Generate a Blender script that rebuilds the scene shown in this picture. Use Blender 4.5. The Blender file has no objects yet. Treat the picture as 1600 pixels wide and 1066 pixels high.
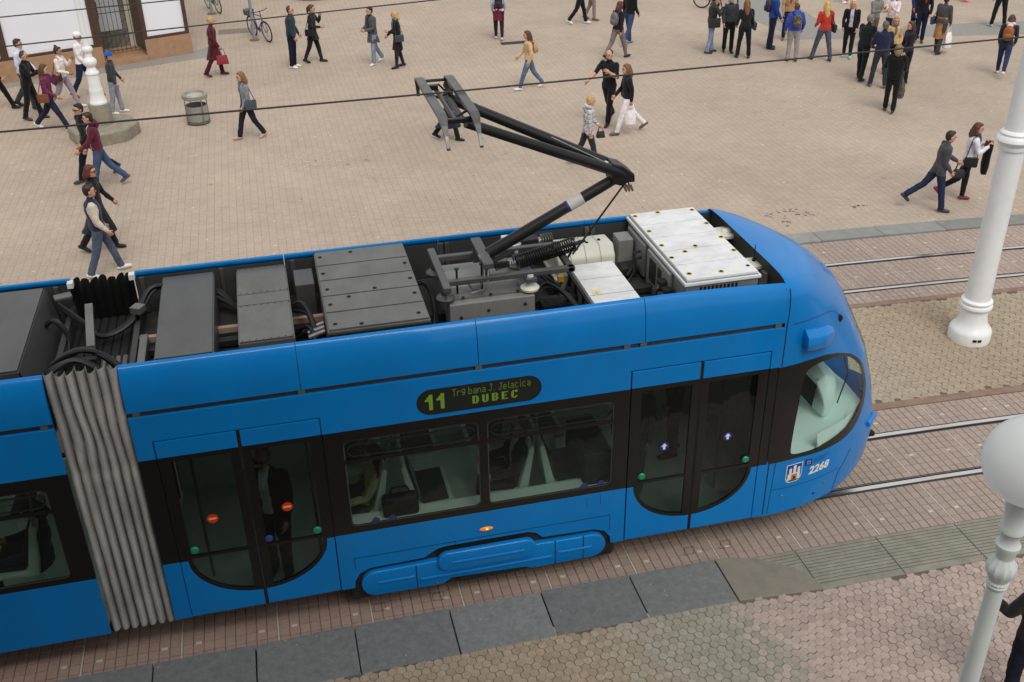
import bpy, bmesh, math, random
import numpy as np
from mathutils import Vector, Matrix, noise
random.seed(7)
R = math.radians
SC = bpy.context.scene
COL = SC.collection

# ------------------------------------------------------------------ camera
CAM_POS = Vector((7.0, -8.8661, 8.5157)); YAW, PITCH, ROLL = 0.2313, 0.5216, -0.0170
_f = Vector((math.sin(YAW)*math.cos(PITCH), math.cos(YAW)*math.cos(PITCH), -math.sin(PITCH)))
_r0 = Vector((math.cos(YAW), -math.sin(YAW), 0)); _u0 = _r0.cross(_f)
_r = math.cos(ROLL)*_r0 + math.sin(ROLL)*_u0; _u = -math.sin(ROLL)*_r0 + math.cos(ROLL)*_u0
cam_data = bpy.data.cameras.new('camera'); cam = bpy.data.objects.new('camera', cam_data); COL.objects.link(cam)
cam_data.sensor_width = 36; cam_data.lens = 36*1635.83/1600; cam_data.clip_end = 600; cam_data.clip_start = .1
cam.matrix_world = Matrix(((_r.x, _u.x, -_f.x, CAM_POS.x), (_r.y, _u.y, -_f.y, CAM_POS.y), (_r.z, _u.z, -_f.z, CAM_POS.z), (0, 0, 0, 1)))
SC.camera = cam

# ------------------------------------------------------------------ sky, sun, exposure (overcast)
SUN_EL, SUN_AZ = R(54), R(-86)          # azimuth measured from +X towards +Y
world = bpy.data.worlds.new('World'); SC.world = world; world.use_nodes = True
nt = world.node_tree; nt.nodes.clear()
sky = nt.nodes.new('ShaderNodeTexSky'); sky.sky_type = 'NISHITA'; sky.sun_disc = False
sky.sun_elevation = SUN_EL; sky.sun_rotation = math.pi/2 - SUN_AZ; sky.dust_density = 4; sky.air_density = 1.0; sky.ozone_density = 1.0
hs = nt.nodes.new('ShaderNodeHueSaturation'); hs.inputs['Saturation'].default_value = .16
bg = nt.nodes.new('ShaderNodeBackground'); bg.inputs['Strength'].default_value = .10
wo = nt.nodes.new('ShaderNodeOutputWorld')
ov = nt.nodes.new('ShaderNodeMix'); ov.data_type = 'RGBA'; ov.inputs[0].default_value = .72; ov.inputs[7].default_value = (7.6, 7.8, 8.1, 1)   # even cloud layer over the clear sky
nt.links.new(sky.outputs[0], hs.inputs['Color']); nt.links.new(hs.outputs[0], ov.inputs[6]); nt.links.new(ov.outputs[2], bg.inputs[0]); nt.links.new(bg.outputs[0], wo.inputs[0])
sd = bpy.data.lights.new('sun', 'SUN'); sd.energy = 1.5; sd.angle = R(32); sd.color = (1, .96, .9)
sun = bpy.data.objects.new('sun', sd); COL.objects.link(sun)
sv = Vector((math.cos(SUN_EL)*math.cos(SUN_AZ), math.cos(SUN_EL)*math.sin(SUN_AZ), math.sin(SUN_EL)))
sun.rotation_euler = sv.to_track_quat('Z', 'Y').to_euler(); sun.location = sv*60
SC.view_settings.view_transform = 'Standard'; SC.view_settings.look = 'None'; SC.view_settings.gamma = 1
SC.view_settings.exposure = 0.03
SC.view_settings.use_curve_mapping = False
SC.render.engine = 'CYCLES'
SC.cycles.max_bounces = 12; SC.cycles.diffuse_bounces = 7; SC.cycles.transparent_max_bounces = 16

# ------------------------------------------------------------------ helpers
def s2l(c):
    c = c/255 if c > 1 else c
    return c/12.92 if c <= .04045 else ((c+.055)/1.055)**2.4
def rgb(r, g, b): return (s2l(r), s2l(g), s2l(b), 1)
_MC = {}
def mat(name, col, rough=.6, metal=0, coat=0, bump=0, bscale=80, var=0, vscale=3, rnd=0, spec=.5, emit=None, estr=1, sheen=0, dirt=0, dscale=6, dcol=(.04,.035,.03,1), stretch=None):
    key = (name, tuple(col), rough)
    if key in _MC: return _MC[key]
    m = bpy.data.materials.new(name); m.use_nodes = True; t = m.node_tree; b = t.nodes['Principled BSDF']
    N = t.nodes.new; Lk = t.links.new
    b.inputs['Base Color'].default_value = col; b.inputs['Roughness'].default_value = rough; b.inputs['Metallic'].default_value = metal
    b.inputs['Specular IOR Level'].default_value = spec; b.inputs['Coat Weight'].default_value = coat; b.inputs['Coat Roughness'].default_value = .06
    if sheen: b.inputs['Sheen Weight'].default_value = sheen
    if emit: b.inputs['Emission Color'].default_value = emit; b.inputs['Emission Strength'].default_value = estr
    tc = N('ShaderNodeTexCoord'); src = tc.outputs['Object']
    if stretch:
        mp = N('ShaderNodeMapping'); mp.inputs['Scale'].default_value = stretch; Lk(src, mp.inputs[0]); src = mp.outputs[0]
    cur = None
    if var or rnd:
        val = None
        if var:
            n = N('ShaderNodeTexNoise'); n.inputs['Scale'].default_value = vscale; n.inputs['Detail'].default_value = 5; n.inputs['Roughness'].default_value = .6
            Lk(src, n.inputs['Vector']); mr = N('ShaderNodeMapRange'); mr.inputs[1].default_value = .3; mr.inputs[2].default_value = .7
            mr.inputs[3].default_value = 1-var; mr.inputs[4].default_value = 1+var; Lk(n.outputs['Fac'], mr.inputs[0]); val = mr.outputs[0]
        if rnd:
            oi = N('ShaderNodeObjectInfo'); ge = N('ShaderNodeNewGeometry')
            ad = N('ShaderNodeMath'); ad.operation = 'ADD'; Lk(oi.outputs['Random'], ad.inputs[0]); Lk(ge.outputs['Random Per Island'], ad.inputs[1])
            fr = N('ShaderNodeMath'); fr.operation = 'FRACT'; Lk(ad.outputs[0], fr.inputs[0])
            m2 = N('ShaderNodeMapRange'); m2.inputs[3].default_value = 1-rnd; m2.inputs[4].default_value = 1+rnd; Lk(fr.outputs[0], m2.inputs[0])
            if val is None: val = m2.outputs[0]
            else:
                mu = N('ShaderNodeMath'); mu.operation = 'MULTIPLY'; Lk(val, mu.inputs[0]); Lk(m2.outputs[0], mu.inputs[1]); val = mu.outputs[0]
        mx = N('ShaderNodeMix'); mx.data_type = 'RGBA'; mx.blend_type = 'MULTIPLY'; mx.inputs[0].default_value = 1
        mx.inputs[6].default_value = col; Lk(val, mx.inputs[7]); cur = mx.outputs[2]
    if dirt:
        n = N('ShaderNodeTexNoise'); n.inputs['Scale'].default_value = dscale; n.inputs['Detail'].default_value = 8; n.inputs['Roughness'].default_value = .7
        Lk(src, n.inputs['Vector']); mr = N('ShaderNodeMapRange'); mr.inputs[1].default_value = .45; mr.inputs[2].default_value = .8; mr.inputs[4].default_value = dirt
        Lk(n.outputs['Fac'], mr.inputs[0]); mx = N('ShaderNodeMix'); mx.data_type = 'RGBA'; Lk(mr.outputs[0], mx.inputs[0])
        if cur is not None: Lk(cur, mx.inputs[6])
        else: mx.inputs[6].default_value = col
        mx.inputs[7].default_value = dcol; cur = mx.outputs[2]
    if cur is not None: Lk(cur, b.inputs['Base Color'])
    if bump:
        n = N('ShaderNodeTexNoise'); n.inputs['Scale'].default_value = bscale; n.inputs['Detail'].default_value = 6
        Lk(src, n.inputs['Vector']); bp = N('ShaderNodeBump'); bp.inputs['Strength'].default_value = bump; bp.inputs['Distance'].default_value = .01
        Lk(n.outputs['Fac'], bp.inputs['Height']); Lk(bp.outputs[0], b.inputs['Normal'])
    _MC[key] = m; return m

def glass_mat(name, tint, refl=1.0, rough=.02):
    m = bpy.data.materials.new(name); m.use_nodes = True; t = m.node_tree; t.nodes.clear(); N = t.nodes.new; Lk = t.links.new
    tr = N('ShaderNodeBsdfTransparent'); tr.inputs[0].default_value = tint
    gl = N('ShaderNodeBsdfGlossy'); gl.inputs['Roughness'].default_value = rough; gl.inputs[0].default_value = (refl, refl, refl, 1)
    ge = N('ShaderNodeNewGeometry'); dt = N('ShaderNodeVectorMath'); dt.operation = 'DOT_PRODUCT'; Lk(ge.outputs['Normal'], dt.inputs[0]); Lk(ge.outputs['Incoming'], dt.inputs[1])
    def M(op, a, b=None):
        n = N('ShaderNodeMath'); n.operation = op
        if isinstance(a, float): n.inputs[0].default_value = a
        else: Lk(a, n.inputs[0])
        if b is not None: n.inputs[1].default_value = b
        return n
    ab = M('ABSOLUTE', dt.outputs['Value']); om = N('ShaderNodeMath'); om.operation = 'SUBTRACT'; om.inputs[0].default_value = 1; Lk(ab.outputs[0], om.inputs[1])
    pw = M('POWER', om.outputs[0], 5.0); sc = M('MULTIPLY', pw.outputs[0], .96); fr = M('ADD', sc.outputs[0], .04)      # thin sheet: same on both faces
    mx = N('ShaderNodeMixShader'); o = N('ShaderNodeOutputMaterial')
    Lk(fr.outputs[0], mx.inputs[0]); Lk(tr.outputs[0], mx.inputs[1]); Lk(gl.outputs[0], mx.inputs[2]); Lk(mx.outputs[0], o.inputs[0])
    return m

def tag(o, label=None, cat=None, group=None, kind=None):
    if label: o['label'] = label
    if cat: o['category'] = cat
    if group: o['group'] = group
    if kind: o['kind'] = kind
    return o
def link(name, me, parent=None, mats=None):
    o = bpy.data.objects.new(name, me); COL.objects.link(o)
    if parent is not None: o.parent = parent
    if mats:
        for m in (mats if isinstance(mats, (list, tuple)) else [mats]): me.materials.append(m)
    return o
def empty(name, loc=(0, 0, 0), rz=0):
    o = bpy.data.objects.new(name, None); COL.objects.link(o); o.location = loc; o.rotation_euler = (0, 0, rz); o.empty_display_size = .2
    return o

class MB:
    """collects shapes that become one mesh"""
    def __init__(s): s.v = []; s.f = []; s.m = []; s.cm = 0
    def add(s, vs, fs):
        n = len(s.v); s.v += [tuple(q) for q in vs]
        for q in fs: s.f.append(tuple(i+n for i in q)); s.m.append(s.cm)
        return s
    def box(s, a, b):
        x0, y0, z0 = a; x1, y1, z1 = b
        return s.add([(x0,y0,z0),(x1,y0,z0),(x1,y1,z0),(x0,y1,z0),(x0,y0,z1),(x1,y0,z1),(x1,y1,z1),(x0,y1,z1)],
                     [(0,3,2,1),(4,5,6,7),(0,1,5,4),(1,2,6,5),(2,3,7,6),(3,0,4,7)])
    def obox(s, c, dx, dy, dz, ux, uy=None, uz=None):
        ux = Vector(ux).normalized(); uz = Vector(uz).normalized() if uz else Vector((0, 0, 1)); uy = uz.cross(ux).normalized(); uz = ux.cross(uy)
        c = Vector(c); vs = []
        for k in (-1, 1):
            for (i, j) in ((-1,-1),(1,-1),(1,1),(-1,1)): vs.append(c+ux*dx*i/2+uy*dy*j/2+uz*dz*k/2)
        return s.add(vs, [(0,3,2,1),(4,5,6,7),(0,1,5,4),(1,2,6,5),(2,3,7,6),(3,0,4,7)])
    def prism(s, pts, d0, d1, ax='y'):
        """polygon pts in the plane across ax, extruded from d0 to d1"""
        mk = {'y': lambda p, d: (p[0], d, p[1]), 'z': lambda p, d: (p[0], p[1], d), 'x': lambda p, d: (d, p[0], p[1])}[ax]
        n = len(pts); ar = sum(pts[i][0]*pts[(i+1) % n][1]-pts[(i+1) % n][0]*pts[i][1] for i in range(n))
        if (ar < 0) != (ax == 'y'): pts = pts[::-1]
        if d0 > d1: d0, d1 = d1, d0
        vs = [mk(p, d0) for p in pts]+[mk(p, d1) for p in pts]
        return s.add(vs, [tuple(range(n))[::-1], tuple(range(n, 2*n))]+[(i, (i+1) % n, n+(i+1) % n, n+i) for i in range(n)])
    def ring(s, out, inn, d0, d1):
        """frame between two outlines (x,z) of equal length, thickness d0..d1 in y"""
        n = len(out); vs = [(p[0], d0, p[1]) for p in out]+[(p[0], d0, p[1]) for p in inn]+[(p[0], d1, p[1]) for p in out]+[(p[0], d1, p[1]) for p in inn]
        fs = []
        for i in range(n):
            j = (i+1) % n
            fs += [(i, j, n+j, n+i), (2*n+i, 3*n+i, 3*n+j, 2*n+j), (i, 2*n+i, 2*n+j, j), (n+i, n+j, 3*n+j, 3*n+i)]
        return s.add(vs, fs)
    def tube(s, path, r, seg=8, caps=True, flat=1):
        path = [Vector(p) for p in path]; n = len(path); rs = r if isinstance(r, (list, tuple)) else [r]*n
        up = None; vs = []
        for i, p in enumerate(path):
            d = (path[min(i+1, n-1)]-path[max(i-1, 0)])
            d = d.normalized() if d.length > 1e-9 else Vector((0, 0, 1))
            if up is None:
                up = Vector((0, 0, 1)) if abs(d.z) < .9 else Vector((1, 0, 0))
            a = d.cross(up); a = a.normalized() if a.length > 1e-6 else Vector((1, 0, 0)); up = a.cross(d).normalized()
            for k in range(seg):
                t = 2*math.pi*k/seg; vs.append(p+a*math.cos(t)*rs[i]+up*math.sin(t)*rs[i]*flat)
        fs = [(i*seg+k, i*seg+(k+1) % seg, (i+1)*seg+(k+1) % seg, (i+1)*seg+k) for i in range(n-1) for k in range(seg)]
        if caps: fs += [tuple(range(seg))[::-1], tuple(range((n-1)*seg, n*seg))]
        return s.add(vs, fs)
    def lathe(s, prof, c=(0, 0, 0), seg=24, fl=None, axis='z'):
        """prof: (radius, height) list; fl(angle,i) radius factor"""
        vs = []; n = len(prof)
        for i, (r, z) in enumerate(prof):
            for k in range(seg):
                t = 2*math.pi*k/seg; q = r*(fl(t, i) if fl else 1)
                if axis == 'z': vs.append((c[0]+q*math.cos(t), c[1]+q*math.sin(t), c[2]+z))
                elif axis == 'x': vs.append((c[0]+z, c[1]+q*math.cos(t), c[2]+q*math.sin(t)))
                else: vs.append((c[0]+q*math.sin(t), c[1]+z, c[2]+q*math.cos(t)))
        fs = [(i*seg+k, i*seg+(k+1) % seg, (i+1)*seg+(k+1) % seg, (i+1)*seg+k) for i in range(n-1) for k in range(seg)]
        fs += [tuple(range(seg))[::-1], tuple(range((n-1)*seg, n*seg))]
        return s.add(vs, fs)
    def ell(s, c, rx, ry, rz, seg=12, rg=8, M=None):
        vs = [(0, 0, -1)]; 
        for i in range(1, rg):
            p = -math.pi/2+math.pi*i/rg
            for k in range(seg):
                t = 2*math.pi*k/seg; vs.append((math.cos(p)*math.cos(t), math.cos(p)*math.sin(t), math.sin(p)))
        vs.append((0, 0, 1)); c = Vector(c); o = []
        for q in vs:
            w = Vector((q[0]*rx, q[1]*ry, q[2]*rz))
            o.append((M @ w if M else w)+c)
        fs = [(0, 1+(k+1) % seg, 1+k) for k in range(seg)]
        for i in range(rg-2):
            for k in range(seg):
                a = 1+i*seg; fs.append((a+k, a+(k+1) % seg, a+seg+(k+1) % seg, a+seg+k))
        a = 1+(rg-2)*seg; fs += [(a+k, a+(k+1) % seg, len(vs)-1) for k in range(seg)]
        return s.add(o, fs)
    def mesh(s, name, bev=0, smooth=False, seg=2, recalc=True):
        me = bpy.data.meshes.new(name); me.from_pydata(s.v, [], s.f)
        me.polygons.foreach_set('material_index', s.m)
        if bev or recalc:
            bm = bmesh.new(); bm.from_mesh(me)
            if recalc: bmesh.ops.recalc_face_normals(bm, faces=bm.faces)
            if bev:
                es = [e for e in bm.edges if e.is_manifold and e.calc_face_angle(0) > .5]
                bmesh.ops.bevel(bm, geom=es, offset=bev, segments=seg, profile=.5, affect='EDGES', clamp_overlap=True)
            bm.to_mesh(me); bm.free()
        if smooth:
            me.polygons.foreach_set('use_smooth', [True]*len(me.polygons))
            try: me.set_sharp_from_angle(angle=R(38))
            except Exception: pass
        me.update(); return me
    def build(s, name, m, parent=None, bev=0, smooth=False, seg=2, recalc=True):
        return link(name, s.mesh(name, bev, smooth, seg, recalc), parent, m)

def rrect(x0, z0, x1, z1, r, n=6):
    rr = r if isinstance(r, (list, tuple)) else [r]*4   # bl br tr tl
    o = []
    for (cx, cz, a0, q) in ((x0+rr[0], z0+rr[0], 180, rr[0]), (x1-rr[1], z0+rr[1], 270, rr[1]), (x1-rr[2], z1-rr[2], 0, rr[2]), (x0+rr[3], z1-rr[3], 90, rr[3])):
        for k in range(n+1):
            a = R(a0+90*k/n); o.append((cx+q*math.cos(a), cz+q*math.sin(a)))
    return o
def outer_for(inn, x0, z0, x1, z1):
    """outline on a rectangle with the points of inn pushed out to it"""
    cx = (x0+x1)/2; cz = (z0+z1)/2; xs = [p[0] for p in inn]; zs = [p[1] for p in inn]
    a, b, c, d = min(xs), min(zs), max(xs), max(zs); o = []
    n = len(inn)//4
    cor = [(x0, z0), (x1, z0), (x1, z1), (x0, z1)]
    for q in range(4):
        seg = inn[q*n:(q+1)*n]
        for i, p in enumerate(seg):
            if i == 0: o.append((p[0] if q in (1, 3) else x0, p[1] if q in (0, 2) else (z0 if q == 1 else z1)) if False else {0: (x0, p[1]), 1: (p[0], z0), 2: (x1, p[1]), 3: (p[0], z1)}[q])
            elif i == n-1: o.append({0: (p[0], z0), 1: (x1, p[1]), 2: (p[0], z1), 3: (x0, p[1])}[q])
            else: o.append(cor[q])
    return o
def proj(p):
    d = Vector(p)-CAM_POS; z = d.dot(_f)
    if z < .2: return None
    return (800+1635.83*d.dot(_r)/z, 533-1635.83*d.dot(_u)/z, z)
def px(p, margin=20):
    q = proj(p)
    return q is not None and -margin < q[0] < 1600+margin and -margin < q[1] < 1066+margin
def text_mesh(body, size, bold=0, shear=0, space=1.0, align='LEFT'):
    cu = bpy.data.curves.new('text', 'FONT'); cu.body = body; cu.size = size; cu.offset = bold; cu.shear = shear; cu.space_character = space; cu.align_x = align; cu.resolution_u = 3
    o = bpy.data.objects.new('text', cu); COL.objects.link(o)
    dg = bpy.context.evaluated_depsgraph_get(); me = bpy.data.meshes.new_from_object(o.evaluated_get(dg))
    bpy.data.objects.remove(o); bpy.data.curves.remove(cu); return me

# ================================================================== the setting
def cv(x): return -.005*max(0., x-12)**2          # the tracks bend gently towards the viewer
def cvs(x): return math.atan(-.01*max(0., x-12))
def zt(x):                                         # level of the near pavement: raised kerb falling to a flush crossing
    t = min(1, max(0, (x-11.3)/1.3)); t = t*t*(3-2*t); return .10-.085*t

def pos_material(name, stops, rnd=.12, nvar=.12, rough=.85, bump=.25, wob=.5):
    """pavers coloured in broad patches along x (world position), with piece to piece variation"""
    m = bpy.data.materials.new(name); m.use_nodes = True; t = m.node_tree; b = t.nodes['Principled BSDF']; N = t.nodes.new; Lk = t.links.new
    b.inputs['Roughness'].default_value = rough; b.inputs['Specular IOR Level'].default_value = .3
    ge = N('ShaderNodeNewGeometry'); oi = N('ShaderNodeObjectInfo')
    n = N('ShaderNodeTexNoise'); n.inputs['Scale'].default_value = 1.3; n.inputs['Detail'].default_value = 3; Lk(ge.outputs['Position'], n.inputs['Vector'])
    sx = N('ShaderNodeSeparateXYZ'); Lk(ge.outputs['Position'], sx.inputs[0])
    ad = N('ShaderNodeMath'); ad.operation = 'ADD'; Lk(oi.outputs['Random'], ad.inputs[0]); Lk(ge.outputs['Random Per Island'], ad.inputs[1])
    fr = N('ShaderNodeMath'); fr.operation = 'FRACT'; Lk(ad.outputs[0], fr.inputs[0])
    w = N('ShaderNodeMath'); w.operation = 'MULTIPLY_ADD'; Lk(n.outputs['Fac'], w.inputs[0]); w.inputs[1].default_value = 2*wob; Lk(sx.outputs[0], w.inputs[2])
    w2 = N('ShaderNodeMath'); w2.operation = 'MULTIPLY_ADD'; Lk(fr.outputs[0], w2.inputs[0]); w2.inputs[1].default_value = wob; Lk(w.outputs[0], w2.inputs[2])
    x0, x1 = stops[0][0], stops[-1][0]
    mr = N('ShaderNodeMapRange'); mr.inputs[1].default_value = x0+wob*1.5; mr.inputs[2].default_value = x1+wob*1.5; Lk(w2.outputs[0], mr.inputs[0])
    cr = N('ShaderNodeValToRGB'); el = cr.color_ramp.elements
    while len(el) < len(stops): el.new(.5)
    for e, (x, c) in zip(el, stops): e.position = (x-x0)/(x1-x0); e.color = c
    Lk(mr.outputs[0], cr.inputs[0])
    n2 = N('ShaderNodeTexNoise'); n2.inputs['Scale'].default_value = 14; n2.inputs['Detail'].default_value = 8; n2.inputs['Roughness'].default_value = .75; Lk(ge.outputs['Position'], n2.inputs['Vector'])
    m1 = N('ShaderNodeMapRange'); m1.inputs[1].default_value = .3; m1.inputs[2].default_value = .7; m1.inputs[3].default_value = 1-nvar; m1.inputs[4].default_value = 1+nvar; Lk(n2.outputs['Fac'], m1.inputs[0])
    m2 = N('ShaderNodeMapRange'); m2.inputs[3].default_value = 1-rnd; m2.inputs[4].default_value = 1+rnd; Lk(fr.outputs[0], m2.inputs[0])
    mu = N('ShaderNodeMath'); mu.operation = 'MULTIPLY'; Lk(m1.outputs[0], mu.inputs[0]); Lk(m2.outputs[0], mu.inputs[1])
    mx = N('ShaderNodeMix'); mx.data_type = 'RGBA'; mx.blend_type = 'MULTIPLY'; mx.inputs[0].default_value = 1; Lk(cr.outputs[0], mx.inputs[6]); Lk(mu.outputs[0], mx.inputs[7])
    # pale specks: grit and old gum
    vo = N('ShaderNodeTexVoronoi'); vo.inputs['Scale'].default_value = 9; Lk(ge.outputs['Position'], vo.inputs['Vector'])
    lt = N('ShaderNodeMath'); lt.operation = 'LESS_THAN'; Lk(vo.outputs['Distance'], lt.inputs[0]); lt.inputs[1].default_value = .075
    sc = N('ShaderNodeSeparateColor'); Lk(vo.outputs['Color'], sc.inputs[0]); l2 = N('ShaderNodeMath'); l2.operation = 'LESS_THAN'; Lk(sc.outputs[0], l2.inputs[0]); l2.inputs[1].default_value = .14
    an = N('ShaderNodeMath'); an.operation = 'MULTIPLY'; Lk(lt.outputs[0], an.inputs[0]); Lk(l2.outputs[0], an.inputs[1])
    a2 = N('ShaderNodeMath'); a2.operation = 'MULTIPLY'; Lk(an.outputs[0], a2.inputs[0]); a2.inputs[1].default_value = .55
    m3 = N('ShaderNodeMix'); m3.data_type = 'RGBA'; Lk(a2.outputs[0], m3.inputs[0]); Lk(mx.outputs[2], m3.inputs[6]); m3.inputs[7].default_value = (.62, .6, .55, 1)
    Lk(m3.outputs[2], b.inputs['Base Color'])
    n3 = N('ShaderNodeTexNoise'); n3.inputs['Scale'].default_value = 120; n3.inputs['Detail'].default_value = 4; Lk(ge.outputs['Position'], n3.inputs['Vector'])
    bp = N('ShaderNodeBump'); bp.inputs['Strength'].default_value = bump; bp.inputs['Distance'].default_value = .006; Lk(n3.outputs['Fac'], bp.inputs['Height']); Lk(bp.outputs[0], b.inputs['Normal'])
    return m

def pieces(parent, name, me, items, maxn=300, skip=None):
    """items (x,y,z,rz,sx,sy,tiltx,tilty): the largest in view become objects sharing one mesh, the rest one joined part"""
    vis = []; rest = []
    for it in items:
        q = proj(it[:3])
        if q and -30 < q[0] < 1630 and -30 < q[1] < 1096 and not (skip and skip(it)): vis.append((q[2], it))
        else: rest.append(it)
    vis.sort(key=lambda a: a[0]); first = [v[1] for v in vis[:maxn]]; rest += [v[1] for v in vis[maxn:]]
    def mtx(it):
        x, y, z, rz, sx, sy, tx, ty = it
        return Matrix.Translation((x, y, z)) @ Matrix.Rotation(rz, 4, 'Z') @ Matrix.Rotation(tx, 4, 'X') @ Matrix.Rotation(ty, 4, 'Y') @ Matrix.Diagonal((sx, sy, 1, 1))
    for it in first:
        o = bpy.data.objects.new(name, me); COL.objects.link(o); o.parent = parent; o.matrix_local = mtx(it)
    if rest:
        co = np.array([v.co for v in me.vertices]); co = np.c_[co, np.ones(len(co))]; n = len(co)
        V = np.concatenate([co @ np.array(mtx(it)).T for it in rest])[:, :3]
        fs = [tuple(p.vertices) for p in me.polygons]; F = [tuple(i+k*n for i in f) for k in range(len(rest)) for f in fs]
        m2 = bpy.data.meshes.new(name+'_field'); m2.from_pydata(V.tolist(), [], F)
        o = link(name+'_field', m2, parent, list(me.materials)); tag(o, kind='stuff')

# ---- ground sheet reaching the horizon, and the plaza
def sheet(name, x0, x1, ylo, yhi, z, m, step=None, curved=False, parent=None):
    xs = [x0, x1] if not step else list(np.arange(x0, x1+1e-6, step)); mb = MB(); vs = []; fs = []
    for x in xs:
        c = cv(min(x, 45)) if curved else 0
        zz = z(x) if callable(z) else z
        vs += [(x, ylo+c, zz), (x, (yhi+c) if not callable(yhi) else yhi(x), zz)]
    for i in range(len(xs)-1): fs.append((2*i, 2*i+2, 2*i+3, 2*i+1))
    o = mb.add(vs, fs).build(name, m, parent, recalc=False)
    return o
GM = mat('under_ground', rgb(120, 108, 98), .9, var=.2, vscale=.5)
tag(sheet('ground', -250, 300, -250, 300, -.10, GM), kind='structure')

def plaza_material():
    m = bpy.data.materials.new('plaza_brick'); m.use_nodes = True; t = m.node_tree; b = t.nodes['Principled BSDF']; N = t.nodes.new; Lk = t.links.new
    b.inputs['Roughness'].default_value = .88; b.inputs['Specular IOR Level'].default_value = .25
    tc = N('ShaderNodeTexCoord'); P = tc.outputs['Object']
    mp = N('ShaderNodeMapping'); mp.inputs['Rotation'].default_value = (0, 0, R(90)); Lk(P, mp.inputs[0])
    nz = N('ShaderNodeTexNoise'); nz.inputs['Scale'].default_value = 1.2; nz.inputs['Detail'].default_value = 2; Lk(P, nz.inputs['Vector'])
    wv = N('ShaderNodeMix'); wv.data_type = 'VECTOR'; wv.inputs[0].default_value = .02; Lk(mp.outputs[0], wv.inputs[4]); Lk(nz.outputs['Color'], wv.inputs[5])
    br = N('ShaderNodeTexBrick'); Lk(wv.outputs[1], br.inputs['Vector'])
    br.offset = .5; br.inputs['Scale'].default_value = 1; br.inputs['Brick Width'].default_value = .075; br.inputs['Row Height'].default_value = .15
    br.inputs['Mortar Size'].default_value = .006; br.inputs['Mortar Smooth'].default_value = .6; br.inputs['Bias'].default_value = 0
    br.inputs['Color1'].default_value = rgb(190, 173, 156); br.inputs['Color2'].default_value = rgb(183, 166, 149); br.inputs['Mortar'].default_value = rgb(160, 143, 127)
    def mult(prev, scale, lo, hi, det=6, rough=.65):
        n = N('ShaderNodeTexNoise'); n.inputs['Scale'].default_value = scale; n.inputs['Detail'].default_value = det; n.inputs['Roughness'].default_value = rough; Lk(P, n.inputs['Vector'])
        r = N('ShaderNodeMapRange'); r.inputs[1].default_value = .32; r.inputs[2].default_value = .68; r.inputs[3].default_value = lo; r.inputs[4].default_value = hi; Lk(n.outputs['Fac'], r.inputs[0])
        x = N('ShaderNodeMix'); x.data_type = 'RGBA'; x.blend_type = 'MULTIPLY'; x.inputs[0].default_value = 1; Lk(prev, x.inputs[6]); Lk(r.outputs[0], x.inputs[7]); return x.outputs[2]
    c = mult(br.outputs['Color'], .22, .88, 1.08); c = mult(c, 1.6, .92, 1.06, 8, .75); c = mult(c, 22, .9, 1.08, 3)
    # pale specks and small dark spots of litter
    def specks(prev, scale, thr, prob, col, amt):
        vo = N('ShaderNodeTexVoronoi'); vo.inputs['Scale'].default_value = scale; Lk(P, vo.inputs['Vector'])
        a = N('ShaderNodeMath'); a.operation = 'LESS_THAN'; a.inputs[1].default_value = thr; Lk(vo.outputs['Distance'], a.inputs[0])
        s = N('ShaderNodeSeparateColor'); Lk(vo.outputs['Color'], s.inputs[0]); q = N('ShaderNodeMath'); q.operation = 'LESS_THAN'; q.inputs[1].default_value = prob; Lk(s.outputs[0], q.inputs[0])
        u = N('ShaderNodeMath'); u.operation = 'MULTIPLY'; Lk(a.outputs[0], u.inputs[0]); Lk(q.outputs[0], u.inputs[1]); u2 = N('ShaderNodeMath'); u2.operation = 'MULTIPLY'; u2.inputs[1].default_value = amt; Lk(u.outputs[0], u2.inputs[0])
        x = N('ShaderNodeMix'); x.data_type = 'RGBA'; Lk(u2.outputs[0], x.inputs[0]); Lk(prev, x.inputs[6]); x.inputs[7].default_value = col; return x.outputs[2]
    c = specks(c, 3.1, .085, .34, (.8, .76, .7, 1), .55); c = specks(c, 2.3, .075, .3, (.16, .135, .12, 1), .5); c = specks(c, .9, .06, .3, (.2, .17, .15, 1), .4)
    Lk(c, b.inputs['Base Color'])
    bp = N('ShaderNodeBump'); bp.inputs['Strength'].default_value = .35; bp.inputs['Distance'].default_value = .006; bp.invert = True; Lk(br.outputs['Fac'], bp.inputs['Height']); Lk(bp.outputs[0], b.inputs['Normal'])
    return m
PLZ = plaza_material()
def plaza_sheet():
    xs = [-60]+list(np.arange(11, 45.1, 1.0))+[140]; vs = []; fs = []
    for x in xs: vs += [(x, 8.29+cv(min(x, 45)), 0), (x, 160, 0)]
    for i in range(len(xs)-1): fs.append((2*i, 2*i+2, 2*i+3, 2*i+1))
    return MB().add(vs, fs).build('plaza', PLZ, None, recalc=False)
plaza = tag(plaza_sheet(), kind='structure')
GRAN = mat('grey_granite', rgb(146, 142, 136), .75, var=.12, vscale=9, bump=.15, bscale=150)
# grey granite bands laid into the plaza
def band(pts, z): return MB().add([(x, y, z) for x, y in pts], [tuple(range(len(pts)))]).build('granite_band', GRAN, None, recalc=False)
b1 = band([(23.3, 29), (23.97, 22.05), (25.65, 23.0), (26.5, 29.5)], .004); tag(b1, kind='structure')
b2 = band([(23.97, 22.05), (31.2, 20.55), (40, 18.8), (40, 20.5), (32.33, 22.1), (25.65, 23.0)], .004); tag(b2, kind='structure')
b3 = band([(-1.0, 23.35), (5.45, 25.45), (5.5, 26.9), (4.9, 26.2), (-1, 24.2)], .004); tag(b3, kind='structure')

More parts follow.
